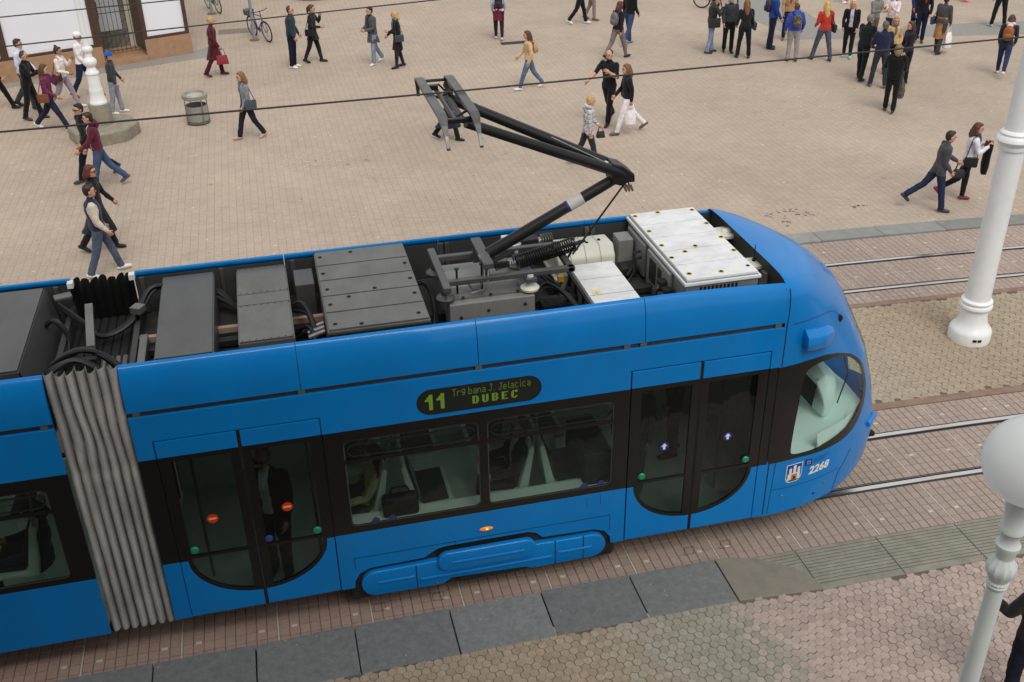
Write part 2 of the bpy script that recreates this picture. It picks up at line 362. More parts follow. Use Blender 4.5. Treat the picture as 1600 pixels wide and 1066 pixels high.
# ---- trackbeds: joints, tiles, studs, rails
TB = mat('trackbed_joint', rgb(124, 108, 99), .9, var=.15, vscale=20, bump=.2)
tracks = tag(sheet('trackbed', -40, 60, -.26, 7.84, -.012, TB, 1.0, True), kind='structure')
TILE = pos_material('trackbed_tile', [(3, rgb(166, 140, 128)), (9, rgb(164, 141, 129)), (13, rgb(160, 144, 132)), (16, rgb(164, 147, 136)), (21, rgb(172, 153, 141))], rnd=.05, nvar=.12, wob=.2)
def chamfer_tile(w, d, h, c, m, name):
    x, y = w/2, d/2; k = c
    mb = MB().add([(-x, -y, -h), (x, -y, -h), (x, y, -h), (-x, y, -h), (-x, -y, -k), (x, -y, -k), (x, y, -k), (-x, y, -k), (-x+k, -y+k, 0), (x-k, -y+k, 0), (x-k, y-k, 0), (-x+k, y-k, 0)],
        [(8, 9, 10, 11)]+[(a, (a+1) % 4, 4+(a+1) % 4, 4+a) for a in range(4)]+[(4+a, 4+(a+1) % 4, 8+(a+1) % 4, 8+a) for a in range(4)])
    me = mb.mesh(name, recalc=False); me.materials.append(m); return me
PER = 1.035; NC = 9; X0 = 4.303
cw = (PER-.02)/NC
strips = [(-.245, .565, 6), (.70, 1.60, 7), (1.735, 2.25, 4), (5.335, 5.725, 3), (5.86, 6.80, 7), (6.935, 7.825, 7)]
tmesh = chamfer_tile(1, 1, .03, .004, TILE, 'trackbed_tile')
# unit tile scaled would scale the chamfer too: build one mesh per row depth instead
tiles_by = {}
for (ya, yb, nr) in strips:
    rd = (yb-ya)/nr; key = round(rd, 4)
    tiles_by.setdefault(key, [])
    for k in range(-6, 36):
        xa = X0+k*PER
        if xa > 33: break
        for c in range(NC):
            x = xa+.01+(c+.5)*cw
            for r in range(nr):
                y = ya+(r+.5)*rd
                tiles_by[key].append((x, y+cv(x), random.uniform(-.0012, .0012), cvs(x), 1, 1, random.gauss(0, .003), random.gauss(0, .003)))
allt = []
for key, its in tiles_by.items(): allt += [(key, it) for it in its]
def hid_tram(it): return it[0] < 13.3 and .05 < it[1] < 6
visn = sorted([(proj(it[:3])[2], i) for i, (k, it) in enumerate(allt) if px(it[:3], 0) and not hid_tram(it)])[:300]
sel = set(i for _, i in visn)
for key in tiles_by:
    me = chamfer_tile(cw-.007, key-.007, .03, .004, TILE, 'trackbed_tile')
    a = [it for i, (k, it) in enumerate(allt) if k == key and i in sel]; r_ = [it for i, (k, it) in enumerate(allt) if k == key and i not in sel]
    if a: pieces(tracks, 'trackbed_tile', me, a, 300)
    if r_: pieces(tracks, 'trackbed_tile', me, r_, 0)
SEAM = mat('seam_mortar', rgb(196, 184, 170), .9, var=.2, vscale=15)
mb = MB()
for k in range(-3, 26):
    x = X0+k*PER
    for (ya, yb, nr) in strips:
        c = cv(x); mb.add([(x-.0095, ya+c, -.002), (x+.0095, ya+c, -.002), (x+.0095, yb+c, -.002), (x-.0095, yb+c, -.002)], [(0, 1, 2, 3)])
tag(mb.build('mortar_seam', SEAM, tracks, recalc=False))
STUD = mat('white_stud', rgb(204, 192, 178), .7, var=.2, vscale=6, dirt=.5, dscale=9, dcol=(.2, .17, .15, 1))
mb = MB()
for k in range(-3, 26):
    for (yy, off) in ((.02, .18), (1.15, .24), (1.95, .18), (5.5, .18), (6.3, .22), (7.4, .18)):
        for s in (-1, 1):
            x = X0+k*PER+s*off; c = cv(x)+yy; mb.box((x-.032, c-.018, -.01), (x+.032, c+.018, .0035))
tag(mb.build('white_stud', STUD, tracks))
RAILM = mat('polished_rail', rgb(240, 238, 234), .24, 1, var=.05, vscale=2)
RAILD = mat('rail_side', rgb(72, 62, 58), .7, .3, var=.2)
GROV = mat('rail_groove', rgb(22, 20, 19), .9)
def rail(y, inner, label):
    xs = list(np.arange(-40, 60.1, 1.0))
    def strip(mb, ya, yb, z):
        vs = []; fs = []
        for x in xs: c = cv(min(x, 45)); vs += [(x, y+ya+c, z), (x, y+yb+c, z)]
        for i in range(len(xs)-1): fs.append((2*i, 2*i+2, 2*i+3, 2*i+1))
        mb.add(vs, fs)
    mb = MB(); strip(mb, -.034, .034, .006)
    o = mb.build('tram_rail', RAILM, None, recalc=False); tag(o, kind='structure')
    mb = MB(); strip(mb, -.0275, -.0285, -.02)
    a, b = (.0345, .072) if inner > 0 else (-.072, -.0345)
    mb = MB(); strip(mb, min(a, b), max(a, b), -.008); mb.build('groove', GROV, o, recalc=False)
    a, b = (.072, .09) if inner > 0 else (-.09, -.072)
    mb = MB(); strip(mb, a, b, .002); mb.build('guard_lip', RAILD, o, recalc=False)
    a, b = (-.062, -.0345) if inner > 0 else (.0345, .062)
    mb = MB(); strip(mb, a, b, -.002); mb.build('rail_shoulder', RAILD, o, recalc=False)
for y, i in ((.63, 1), (1.67, -1), (5.79, 1), (6.87, -1)): rail(y, i, '')
CURB = mat('brown_kerb', rgb(140, 116, 102), .9, var=.18, vscale=4, bump=.3, dirt=.3)
for (ya, yb) in ((2.255, 2.40), (5.20, 5.33)):
    mb = MB(); vs = []; fs = []
    xs = list(np.arange(-40, 60.1, 1.0))
    for x in xs: c = cv(min(x, 45)); vs += [(x, ya+c, .012), (x, yb+c, .012), (x, ya+c, -.06), (x, yb+c, -.06)]
    for i in range(len(xs)-1): fs += [(4*i, 4*i+4, 4*i+5, 4*i+1), (4*i+2, 4*i+6, 4*i+4, 4*i), (4*i+1, 4*i+5, 4*i+7, 4*i+3)]
    tag(mb.add(vs, fs).build('platform_edge', CURB, None, recalc=False), kind='structure')

# ---- three-lobed pavers
HR = .0565; HA = HR*math.sqrt(3)
def trefoil_mesh(m, name):
    mb = MB(); cen = [(0, 0), (HA, 0), (HA/2, 1.5*HR)]; gx = HA/2; gy = .5*HR
    for (cx, cy) in cen:
        cx = (cx-gx)*.968; cy = (cy-gy)*.968
        top = [(cx+HR*.92*math.sin(R(60*k)), cy+HR*.92*math.cos(R(60*k)), 0) for k in range(6)]
        low = [(cx+HR*.968*math.sin(R(60*k)), cy+HR*.968*math.cos(R(60*k)), -.006) for k in range(6)]
        mb.add(top+low, [(5, 4, 3, 2, 1, 0)]+[(k, (k+1) % 6, 6+(k+1) % 6, 6+k) for k in range(6)])
    me = mb.mesh(name, recalc=True); me.materials.append(m); return me
def trefoils(x0, x1, ylo, yhi, zf, rot=0):
    out = []; cr, sr = math.cos(rot), math.sin(rot)
    n = int(max(x1-x0, 8)/HA)+40
    ox, oy = (x0+x1)/2, (ylo(x0)+yhi(x0))/2
    for q in range(-n, n):
        for r in range(-n, n):
            if (q-r) % 3: continue
            X = HA*(q+r/2)+HA/2; Y = 1.5*HR*r+.5*HR
            x = ox+X*cr-Y*sr; y = oy+X*sr+Y*cr
            if x0 < x < x1 and ylo(x)+.07 < y-cv(x) < yhi(x)-.07:
                out.append((x, y, zf(x)+random.uniform(-.002, .002), rot+cvs(x), 1, 1, random.gauss(0, .012), random.gauss(0, .012)))
    return out
NEARP = pos_material('near_paver', [(4, rgb(160, 145, 126)), (9.6, rgb(168, 149, 127)), (10.2, rgb(160, 153, 136)), (11.2, rgb(156, 151, 136)), (11.7, rgb(173, 155, 143)), (16, rgb(177, 158, 147))], rnd=.11, nvar=.18, wob=.45)
JOINT = mat('paver_joint', rgb(106, 95, 84), .95, var=.06, vscale=3)
pav = sheet('pavement', -40, 60, -60, lambda x: -.93+cv(min(x, 45)), lambda x: zt(x)-.016, JOINT, .1); tag(pav, kind='structure')
it = trefoils(4.2, 16.5, lambda x: -4.2, lambda x: -.85 if x < 11.5 else -.88, lambda x: zt(x)-.006, R(2))
it = [q for q in it if px(q[:3], 60)]
pieces(pav, 'paver', trefoil_mesh(NEARP, 'paver'), it, 300)
MIDP = pos_material('platform_paver', [(12, rgb(174, 160, 142)), (15, rgb(169, 156, 139)), (17.5, rgb(162, 145, 122)), (19, rgb(167, 153, 134)), (24, rgb(170, 156, 139))], rnd=.08, nvar=.16, wob=.4)
plat = sheet('platform', -40, 60, 2.395, 5.205, -.002, JOINT, 1.0, True); tag(plat, kind='structure')
it = trefoils(12.6, 21, lambda x: 2.33, lambda x: 5.27, lambda x: .006, R(-8))
it = [q for q in it if px(q[:3], 40)]
pieces(plat, 'paver', trefoil_mesh(MIDP, 'paver'), it, 300)

# ---- kerb slabs
SLAB = pos_material('kerb_granite', [(2, rgb(126, 127, 125)), (8, rgb(120, 122, 120)), (12, rgb(126, 127, 124))], rnd=.12, nvar=.26, rough=.8, bump=.5, wob=.2)
SLABD = mat('kerb_granite_dark', rgb(92, 92, 94), .75, var=.16, vscale=7, bump=.25, bscale=200, dirt=.3, dscale=2)
SLABB = mat('kerb_concrete', rgb(134, 127, 113), .9, var=.16, vscale=6, bump=.35, bscale=160, dirt=.2)
kerb = empty('kerb', (8, -.6, 0)); tag(kerb, kind='structure'); kerb.location = (0, 0, 0)
xb = 11.43
for k in range(0, 9):
    xe = xb-1.06*k; xs = xe-1.06
    mb = MB(); j = random.uniform(-.006, .006)
    if k == 4:   # chipped slab with rounded corner
        pts = [(xs+.004, -.955), (xe-.005, -.955), (xe-.005, -.25), (xe-.1, -.235+j), (xe-.42, -.245), (xe-.46, -.262), (xs+.12, -.262), (xs+.05, -.275), (xs+.012, -.32)]
    else: pts = [(xs+.007, -.955), (xe-.007, -.955), (xe-.007, -.25+j), (xs+.007, -.25+j)]
    mb.prism(pts, -.06, .10+j*.4, 'z'); mb.build('kerb_slab', SLAB, kerb, bev=.008)
# rounded end slab that slopes down to the crossing
pts = [(11.44, -.955), (12.50, -.945)]+[(11.44+1.06*math.cos(a), -.945+.70*math.sin(a)) for a in [R(6+84*i/14) for i in range(15)]]
me = MB().prism(pts, -.06, .1, 'z').mesh('kerb_slab', bev=.008)
for v in me.vertices:
    if v.co.z > 0: v.co.z += zt(v.co.x)-.1
link('kerb_slab', me, kerb, SLABB)
RIB = mat('ribbed_slab', rgb(142, 138, 124), .85, var=.14, vscale=6, bump=.3, bscale=160, dirt=.25, dscale=5)
for k in range(0, 14):
    xs = 12.50+1.065*k-.03; xe = xs+1.065-.012
    mb = MB()
    def sl(ya, yb, z, xa=None, xc=None):
        n = 4; xa = xs if xa is None else xa; xc = xe if xc is None else xc; vs = []
        for i in range(n+1):
            x = xa+(xc-xa)*i/n; c = cv(x); vs += [(x, ya+c, z), (x, yb+c, z), (x, ya+c, -.05), (x, yb+c, -.05)]
        fs = []
        for i in range(n): fs += [(4*i, 4*i+4, 4*i+5, 4*i+1), (4*i+2, 4*i+6, 4*i+4, 4*i), (4*i+1, 4*i+5, 4*i+7, 4*i+3)]
        fs += [(0, 1, 3, 2), (4*n, 4*n+2, 4*n+3, 4*n+1)]
        mb.add(vs, fs)
    sl(-.955, -.255, .0); sl(-.955, -.86, .0155)
    for i in range(11): y = -.845+i*.053; sl(y, y+.041, .0155)
    mb.build('ribbed_slab', RIB, kerb, recalc=False)
# the ribbed strip that shows beside the rounded slab
mb = MB()
for i in range(5):
    y = -.845+(i+6)*.053; xa = 11.44+1.07*math.sqrt(max(0, 1-((y+.945+.03)/.70)**2)) if abs((y+.975)/.70) < 1 else 11.6
    mb.box((max(11.6, xa), y, -.05), (12.455, y+.038, .0155))
mb.box((11.5, -.95, -.05), (12.467, -.255, .003)); mb.build('ribbed_slab', RIB, kerb)
# far kerb between the far track and the plaza
fk = empty('far_kerb'); tag(fk, kind='structure')
FAR = mat('far_kerb_granite', rgb(142, 142, 138), .8, var=.12, vscale=5, bump=.2, rnd=.13, dirt=.15)
for k in range(0, 32):
    xs = 8+1.3*k; xe = xs+1.29; c0, c1 = cv(xs), cv(xe)
    mb = MB().add([(xs, 7.845+c0, .03), (xe, 7.845+c1, .03), (xe, 8.27+c1, .03), (xs, 8.27+c0, .03), (xs, 7.845+c0, -.06), (xe, 7.845+c1, -.06), (xe, 8.27+c1, -.06), (xs, 8.27+c0, -.06)],
        [(0, 1, 2, 3), (4, 5, 1, 0), (5, 6, 2, 1), (6, 7, 3, 2), (7, 4, 0, 3)])
    mb.build('kerb_slab', FAR, fk, bev=.006)
mb = MB()
for k in range(34):
    xs = -40+3*k; mb.box((xs, 8.272+cv(min(45, max(xs, 0)))-.0, -.05), (xs+.01, 8.29+cv(min(45, max(xs, 0))), -.02))

# ---- flat things on the plaza
WHITE_ST = mat('paint_stain', rgb(206, 192, 178), .9)
mb = MB()
for i in range(120):
    x = 8.35+random.gauss(0, .42); y = 14.9+random.gauss(0, .33)-.25*(x-8.35); r = random.uniform(.005, .028); a0 = random.random()*6
    mb.add([(x+r*(1+.5*random.random())*math.cos(a0+k), y+r*.8*(1+.5*random.random())*math.sin(a0+k), .004) for k in np.arange(0, 6.2, 1.05)], [tuple(range(6))])
tag(mb.build('paint_splash', WHITE_ST, plaza, recalc=False), kind='stuff')
DST = mat('dark_stain', rgb(118, 102, 88), .9)
mb = MB()
for (cx, cy, n, sp) in ((17.1, 9.2, 22, .16), (17.55, 9.05, 10, .1), (18.7, 9.15, 9, .08), (16.9, 8.75, 8, .09), (9.05, 14.7, 6, .1)):
    for i in range(n):
        x = cx+random.gauss(0, sp*1.5); y = cy+random.gauss(0, sp*.6); r = random.uniform(.008, .03)
        mb.add([(x+r*1.6*random.uniform(.7, 1.2)*math.cos(k), y+r*random.uniform(.7, 1.2)*math.sin(k), .0045) for k in np.arange(0, 6.2, .9)], [tuple(range(7))])
tag(mb.build('dark_spot', DST, plaza, recalc=False), kind='stuff')
IRON = mat('cast_iron', rgb(78, 74, 70), .7, .4, var=.2, vscale=20)
mb = MB().box((5.75, 28.35, -.02), (6.95, 29.05, .006)); tag(mb.build('cover_plate', mat('cover_plate_grey', rgb(128, 114, 104), .8, var=.15), None), 'brown grey cover plate flush in the brick plaza beside the blue bicycle', 'cover plate')
g = empty('drain_grate', (15.0, 24.35, 0)); tag(g, 'dark slotted iron drain grate lying flat in the brick plaza', 'drain grate')
for i in range(9): MB().box((-.35+i*.09, -.14, -.02), (-.35+i*.09+.055, .14, .008)).build('bar', IRON, g)
MB().box((-.38, -.17, -.03), (.46, .17, .002)).build('frame', mat('grate_pit', rgb(26, 24, 22), .9), g)

# ================================================================== the tram
BLUE = mat('tram_blue', rgb(0, 124, 200), .3, coat=.35, spec=.2, var=.05, vscale=2, bump=.02, bscale=2.2, dirt=.12, dscale=2.6, dcol=(.05, .07, .09, 1), stretch=(1, 1, .35))
BLACK = mat('tram_black', rgb(20, 18, 17), .3, coat=.2)
RUB = mat('rubber', rgb(18, 18, 18), .8)
DECK = mat('roof_deck', rgb(52, 51, 50), .8, var=.3, vscale=4, dirt=.3)
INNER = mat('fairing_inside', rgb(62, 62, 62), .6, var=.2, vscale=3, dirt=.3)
GREYM = mat('roof_box_grey', rgb(120, 119, 115), .4, .45, var=.12, vscale=4, bump=.05, dirt=.45, dscale=3.5, dcol=(.075, .065, .055, 1), stretch=(1, .6, 1))
DGREY = mat('roof_box_dark', rgb(98, 98, 97), .4, .45, var=.12, vscale=4, dirt=.25, dscale=2.5, stretch=(1, .4, 1))
LIGHTM = mat('roof_box_light', rgb(232, 233, 232), .42, 0, var=.06, vscale=3, dirt=.5, dscale=2.4, dcol=(.26, .25, .24, 1), stretch=(1, 1.6, 1))
SIDEM = mat('roof_box_side', rgb(150, 150, 146), .5, .25, var=.12, vscale=5, dirt=.45, dscale=5, stretch=(1, 1, .3))
WHITEP = mat('insulating_white', rgb(226, 224, 208), .4, var=.05, dirt=.15, dscale=5)
BLKM = mat('pantograph_black', rgb(30, 30, 31), .38, .2, var=.15, vscale=6)
STEEL = mat('worn_steel', rgb(150, 148, 146), .38, .8, var=.3, vscale=14, bump=.05)
CARBON = mat('carbon_strip', rgb(104, 102, 100), .35, .6, var=.35, vscale=9, stretch=(1, .4, 1))
CABLE = mat('black_cable', rgb(26, 27, 30), .5)
DIM = mat('dark_metal', rgb(46, 46, 46), .6, .3, var=.3, vscale=8)
GLS = glass_mat('tram_glass', (.70, .76, .73, 1), .7)
GLSD = glass_mat('door_glass', (.50, .55, .53, 1), .8)
GLSC = glass_mat('cab_glass', (.80, .90, .87, 1), .6)
INT = mat('interior_panel', rgb(240, 248, 242), .55, var=.05)
INTD = mat('interior_dark', rgb(52, 56, 56), .7)
BELW = mat('bellows_grey', rgb(180, 178, 174), .7, var=.2, vscale=5, bump=.25, bscale=30, dirt=.62, dscale=3.5, dcol=(.05, .048, .045, 1), stretch=(1, 1, .35))
BELB = mat('bellows_black', rgb(24, 24, 24), .75)
YEL = mat('yellow_mark', rgb(206, 190, 70), .6)
HOLE = mat('dark_hole', rgb(10, 10, 10), .9)

TL = Vector((8.5, 1.15, 0))
tram = empty('tram', TL)
tag(tram, 'blue articulated tram with raised pantograph standing in the middle of the picture', 'tram')
def part(mb, name, m, parent=None, bev=0, smooth=False, seg=2, recalc=True):
    o = mb.build(name, m, parent if parent is not None else tram, bev, smooth, seg, recalc)
    if parent is None: o.matrix_parent_inverse = Matrix.Translation(-TL)
    return o

# ---- side panels, near side (y=0) and far side (y=2.3)
ZB, Z1, Z2, Z3, Z4 = .405, 1.17, 2.49, 2.99, 3.05
XR0 = -1.5   # rear body goes on out of the picture
arch = [(7.115, ZB), (7.262, ZB), (7.272, .5), (7.33, .60), (7.44, .652), (8.05, .668), (8.13, .72), (8.2, .76), (8.30, .778), (9.23, .778), (9.33, .745), (9.40, .668), (10.02, .648), (10.14, .60), (10.21, .50), (10.222, ZB), (10.38, ZB), (10.38, Z1), (7.115, Z1)]
for side_y, sg in ((0, 1), (2.3, -1)):
    def Y(d): return side_y+sg*d          # d measured inwards
    def P(pts, name, m=BLUE, d0=0, d1=.03, bev=.004): return part(MB().prism(pts, Y(d0), Y(d1)), name, m, None, bev)
    def rect(x0, x1, z0, z1): return [(x0, z0), (x1, z0), (x1, z1), (x0, z1)]
    near = sg == 1
    # lower blue panels
    P(arch, 'side_panel')
    P(rect(5.34, 5.515, ZB, Z1), 'side_panel'); P(rect(11.99, 12.115, ZB, Z1), 'side_panel')
    P(rect(XR0, 4.68, ZB-.03, Z1-.03), 'side_panel')
    if not near: P(rect(5.525, 7.105, ZB, Z1), 'side_panel'); P(rect(10.39, 11.98, ZB, Z1), 'side_panel')
    # fascia above the windows; door tops reach into it on the near side
    if near:
        P([(5.34, Z2), (5.51, Z2), (5.51, 2.698), (7.112, 2.698), (7.112, Z2), (10.378, Z2), (10.378, 2.718), (11.99, 2.718), (11.99, Z2), (12.115, Z2), (12.115, Z3), (5.34, Z3)], 'fascia_panel')
    else: P(rect(5.34, 12.115, Z2, Z3), 'fascia_panel')
    P(rect(XR0, 4.68, Z2-.02, Z3-.0), 'fascia_panel')
    # dark slot under the roof fairing
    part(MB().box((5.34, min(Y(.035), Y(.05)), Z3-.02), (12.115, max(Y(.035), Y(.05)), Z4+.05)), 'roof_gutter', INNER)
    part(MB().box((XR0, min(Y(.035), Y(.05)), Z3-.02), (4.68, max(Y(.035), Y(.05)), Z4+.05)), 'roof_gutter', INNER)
    for x in (5.42, 6.97, 8.74, 10.32, 10.5, 12.03, 4.6):
        part(MB().box((x-.035, min(Y(.008), Y(.035)), Z3+.004), (x+.035, max(Y(.008), Y(.035)), Z4-.004)), 'gutter_bracket', GREYM)
    # window band
    def wcell(cx0, cx1, gx0, gx1, z0=Z1, z1=Z2, gz0=1.255, gz1=2.37, hopper=True):
        inn = rrect(gx0, gz0, gx1, gz1, .07); out = outer_for(inn, cx0, z0, cx1, z1)
        fr = part(MB().ring(out, inn, Y(.002), Y(.04)), 'window_band', BLACK)
        gl = part(MB().prism(rrect(gx0-.02, gz0-.02, gx1+.02, gz1+.02, .07), Y(.012), Y(.018)), 'window_glass', GLS, fr)
        if hopper:
            zc = gz0+.80
            a = rrect(gx0+.03, zc+.10, gx1-.03, gz1-.05, .09); b = rrect(gx0+.045, zc+.115, gx1-.045, gz1-.065, .078)
            part(MB().ring(a, b, Y(.004), Y(.02)), 'hopper_frame', RUB, fr)
            part(MB().box((gx0+.0, min(Y(.003), Y(.022)), zc+.03), (gx1-.0, max(Y(.003), Y(.022)), zc+.075)), 'crossbar', BLACK, fr)
            part(MB().prism(rrect(gx0+.03, zc+.10, gx1-.03, gz1-.05, .09), Y(.022), Y(.025)), 'hopper_tint', glass_mat('hopper_tint', (.8, .82, .81, 1), .9) if 'HT' not in globals() else HT, fr)
        rb = rrect(gx0, gz0, gx1, gz1, .07); ri = rrect(gx0+.012, gz0+.012, gx1-.012, gz1-.012, .06)
        part(MB().ring(rb, ri, Y(.0095), Y(.0115)), 'seal', mat('seal_grey', rgb(64, 74, 68), .5), fr)
    HT = glass_mat('hopper_tint', (.8, .82, .81, 1), .9)
    wcell(7.225, 8.76, 7.305, 8.715); wcell(8.76, 10.27, 8.805, 10.205)
    bandp = [(5.34, 5.515), (7.115, 7.225), (10.27, 10.38), (11.99, 12.115)]
    for a, b in bandp: P(rect(a, b, Z1, Z2), 'window_band', BLACK, .002, .04, 0)
    wcell(2.9, 4.68, 3.0, 4.46, Z1-.03, Z2-.02, 1.21, 2.33); wcell(1.3, 2.9, 1.4, 2.85, Z1-.03, Z2-.02, 1.21, 2.33)
    P(rect(XR0, 1.3, Z1-.03, Z2-.02), 'window_band', BLACK, .002, .04, 0)
    if not near: wcell(5.515, 7.115, 5.62, 7.02); wcell(10.38, 11.99, 10.5, 11.9)
    # roof fairing panels
    prof = [(0, Z4), (.0, 3.14), (.008, 3.25), (.025, 3.36), (.05, 3.44), (.08, 3.495), (.10, 3.515), (.122, 3.52), (.138, 3.51), (.143, 3.49), (.135, 3.47), (.10, 3.43), (.075, 3.36), (.055, 3.25), (.045, 3.14), (.045, Z4)]
    segs = [(5.34, 6.965), (6.972, 8.735), (8.742, 10.51), (10.517, 12.135), (XR0, 4.68)]
    for si, (a, b) in enumerate(segs):
        mb = MB(); n = 10; vs = []; fs = []; k = len(prof)
        for i in range(n+1):
            x = a+(b-a)*i/n; dip = -.05*max(0, (x-10.6)/1.5)**2
            for (d, z) in prof: vs.append((x, Y(d), z+dip*max(0, (z-Z4)/.47)))
        for i in range(n):
            for j in range(k): fs.append((i*k+j, i*k+(j+1) % k, (i+1)*k+(j+1) % k, (i+1)*k+j))
        fs += [tuple(range(k)), tuple(range(n*k, (n+1)*k))[::-1]]
        o = part(mb.add(vs, fs), 'roof_fairing', BLUE, None, 0, True)
        # dark liner and ribs behind the panel
        part(MB().box((a+.01, min(Y(.146), Y(.156)), 3.03), (b-.01, max(Y(.146), Y(.156)), 3.455)), 'fairing_liner', INNER, o)
        for x in np.arange(a+.06, b, .85):
            part(MB().box((x, min(Y(.15), Y(.19)), 3.03), (x+.05, max(Y(.15), Y(.19)), 3.46)), 'fairing_rib', DGREY, o, .004)
    # interior trim below the windows
    part(MB().box((5.36, min(Y(.045), Y(.075)), .45), (12.1, max(Y(.045), Y(.075)), 1.2)) if not near else MB().box((7.13, .045, .83), (10.36, .075, 1.24)), 'interior_trim', INT)
    part(MB().box((XR0, min(Y(.045), Y(.075)), .42), (4.66, max(Y(.045), Y(.075)), 1.18)), 'interior_trim', INT)

# thin dark strips drawn as the panel joints round the bogie
mb = MB()
mb.box((7.29, -.003, .822), (10.2, .001, .828)); mb.box((7.288, -.003, .66), (7.293, .001, .828)); mb.box((10.198, -.003, .6), (10.203, .001, .828)); mb.box((8.40, -.003, .78), (8.404, .001, .825))
part(mb, 'panel_joint', mat('blue_shadow_gap', rgb(8, 40, 80), .6))
for x in (7.1135, 10.385): pass
# service hatch lines, indicator lamp
mb = MB().box((9.92, -.002, 1.0), (9.924, .001, 1.13)).box((10.08, -.002, 1.0), (10.084, .001, 1.13)); part(mb, 'hatch_joint', mat('blue_shadow_gap', rgb(8, 40, 80), .6))
mb = MB().ell((8.76, -.003, .932), .078, .012, .026, 20, 8); part(mb, 'indicator_lamp', mat('amber_lens', rgb(206, 110, 20), .25, coat=.5, emit=rgb(255, 130, 10), estr=.5), smooth=True)
mb = MB().ell((8.765, -.012, .934), .016, .006, .012, 12, 6); part(mb, 'indicator_bulb', mat('amber_bulb', rgb(255, 170, 40), .3, emit=rgb(255, 170, 40), estr=2.5))

# ---- bogie cover
low = [(7.335, .44)]
low = [(7.335+.168-.168*math.cos(a), .44+.168*math.sin(a)) for a in [R(q) for q in range(-90, 91, 12)]]
low += [(8.02, .612), (8.12, .618), (9.40, .606), (9.54, .603)]
low += [(9.985+.165*math.sin(a), .437+.163*math.cos(a)) for a in [R(q) for q in range(0, 181, 12)]]
low += [(9.54, .268), (9.30, .262), (9.25, .272), (9.20, .30), (9.1, .305), (8.42, .332), (8.34, .335), (8.30, .31), (8.25, .275), (8.18, .265), (7.94, .268)]
bc = part(MB().prism(low, -.035, .05), 'bogie_cover', BLUE, None, .014, True, 3)
up = rrect(8.185, .478, 9.315, .726, .123, 8)
part(MB().prism(up, -.075, 0), 'cover_bulge', BLUE, bc, .02, True, 3)
for (a, b, z, y) in ((7.52, 7.92, .462, -.035), (7.98, 9.5, .405, -.035), (9.58, 9.98, .442, -.035), (8.33, 9.17, .60, -.075)):
    part(MB().tube([(a, y, z), (a+.03, y-.006, z), (b-.03, y-.006, z), (b, y, z)], .014, 8), 'cover_rib', BLUE, bc, 0, True)
for x in (7.945, 9.545, 9.88):
    part(MB().box((x-.006, -.0362, .272), (x+.006, -.03, .606)), 'cover_joint', mat('blue_shadow_gap', rgb(8, 40, 80), .6), bc)
for (x, z) in ((8.17, .30), (9.32, .298)): part(MB().lathe([(.012, 0), (.012, .01)], (x, -.045, z), 10, axis='y'), 'cover_bolt', STEEL, bc)
part(MB().box((7.2, .06, .16), (10.3, 2.24, .60)), 'bogie', DIM, None, .05); part(MB().box((7.13, .034, .45), (10.36, .044, .83)), 'arch_backing', DIM)
part(MB().box((8.42, .02, .2), (9.15, .12, .33)), 'track_brake', DIM, None, .02)
[part(MB().box(a_, b_), 'underfloor_light_block', DIM) for a_, b_ in (((5.4, .22, .22), (7.15, 2.08, .44)), ((10.35, .22, .22), (12.7, 2.08, .44)), ((XR0, .22, .2), (4.66, 2.08, .4)))]  # dark boxes added below the floor to block light under the tram
part(MB().box((5.36, .05, .40), (7.12, 2.25, .455)).box((7.12, .05, .62), (10.38, 2.25, .66)).box((10.38, .05, .41), (12.3, 2.25, .455)), 'floor', mat('interior_floor', rgb(226, 234, 228), .6, var=.05))
part(MB().box((XR0, .05, .40), (4.66, 2.25, .44)), 'floor', mat('interior_floor', rgb(226, 234, 228), .6, var=.05))
part(MB().box((5.36, .05, 2.86), (12.2, 2.25, 2.94)), 'ceiling', INT); part(MB().box((XR0, .05, 2.86), (4.66, 2.25, 2.94)), 'ceiling', INT)
part(MB().box((5.36, .06, 2.955), (12.12, 2.24, 3.02)).box((XR0, .06, 2.955), (4.66, 2.24, 3.02)), 'roof_deck', DECK)
part(MB().box((5.345, .06, 2.94), (5.40, 2.24, 3.2)).box((4.62, .06, 2.94), (4.675, 2.24, 3.2)), 'roof_bulkhead', INNER)

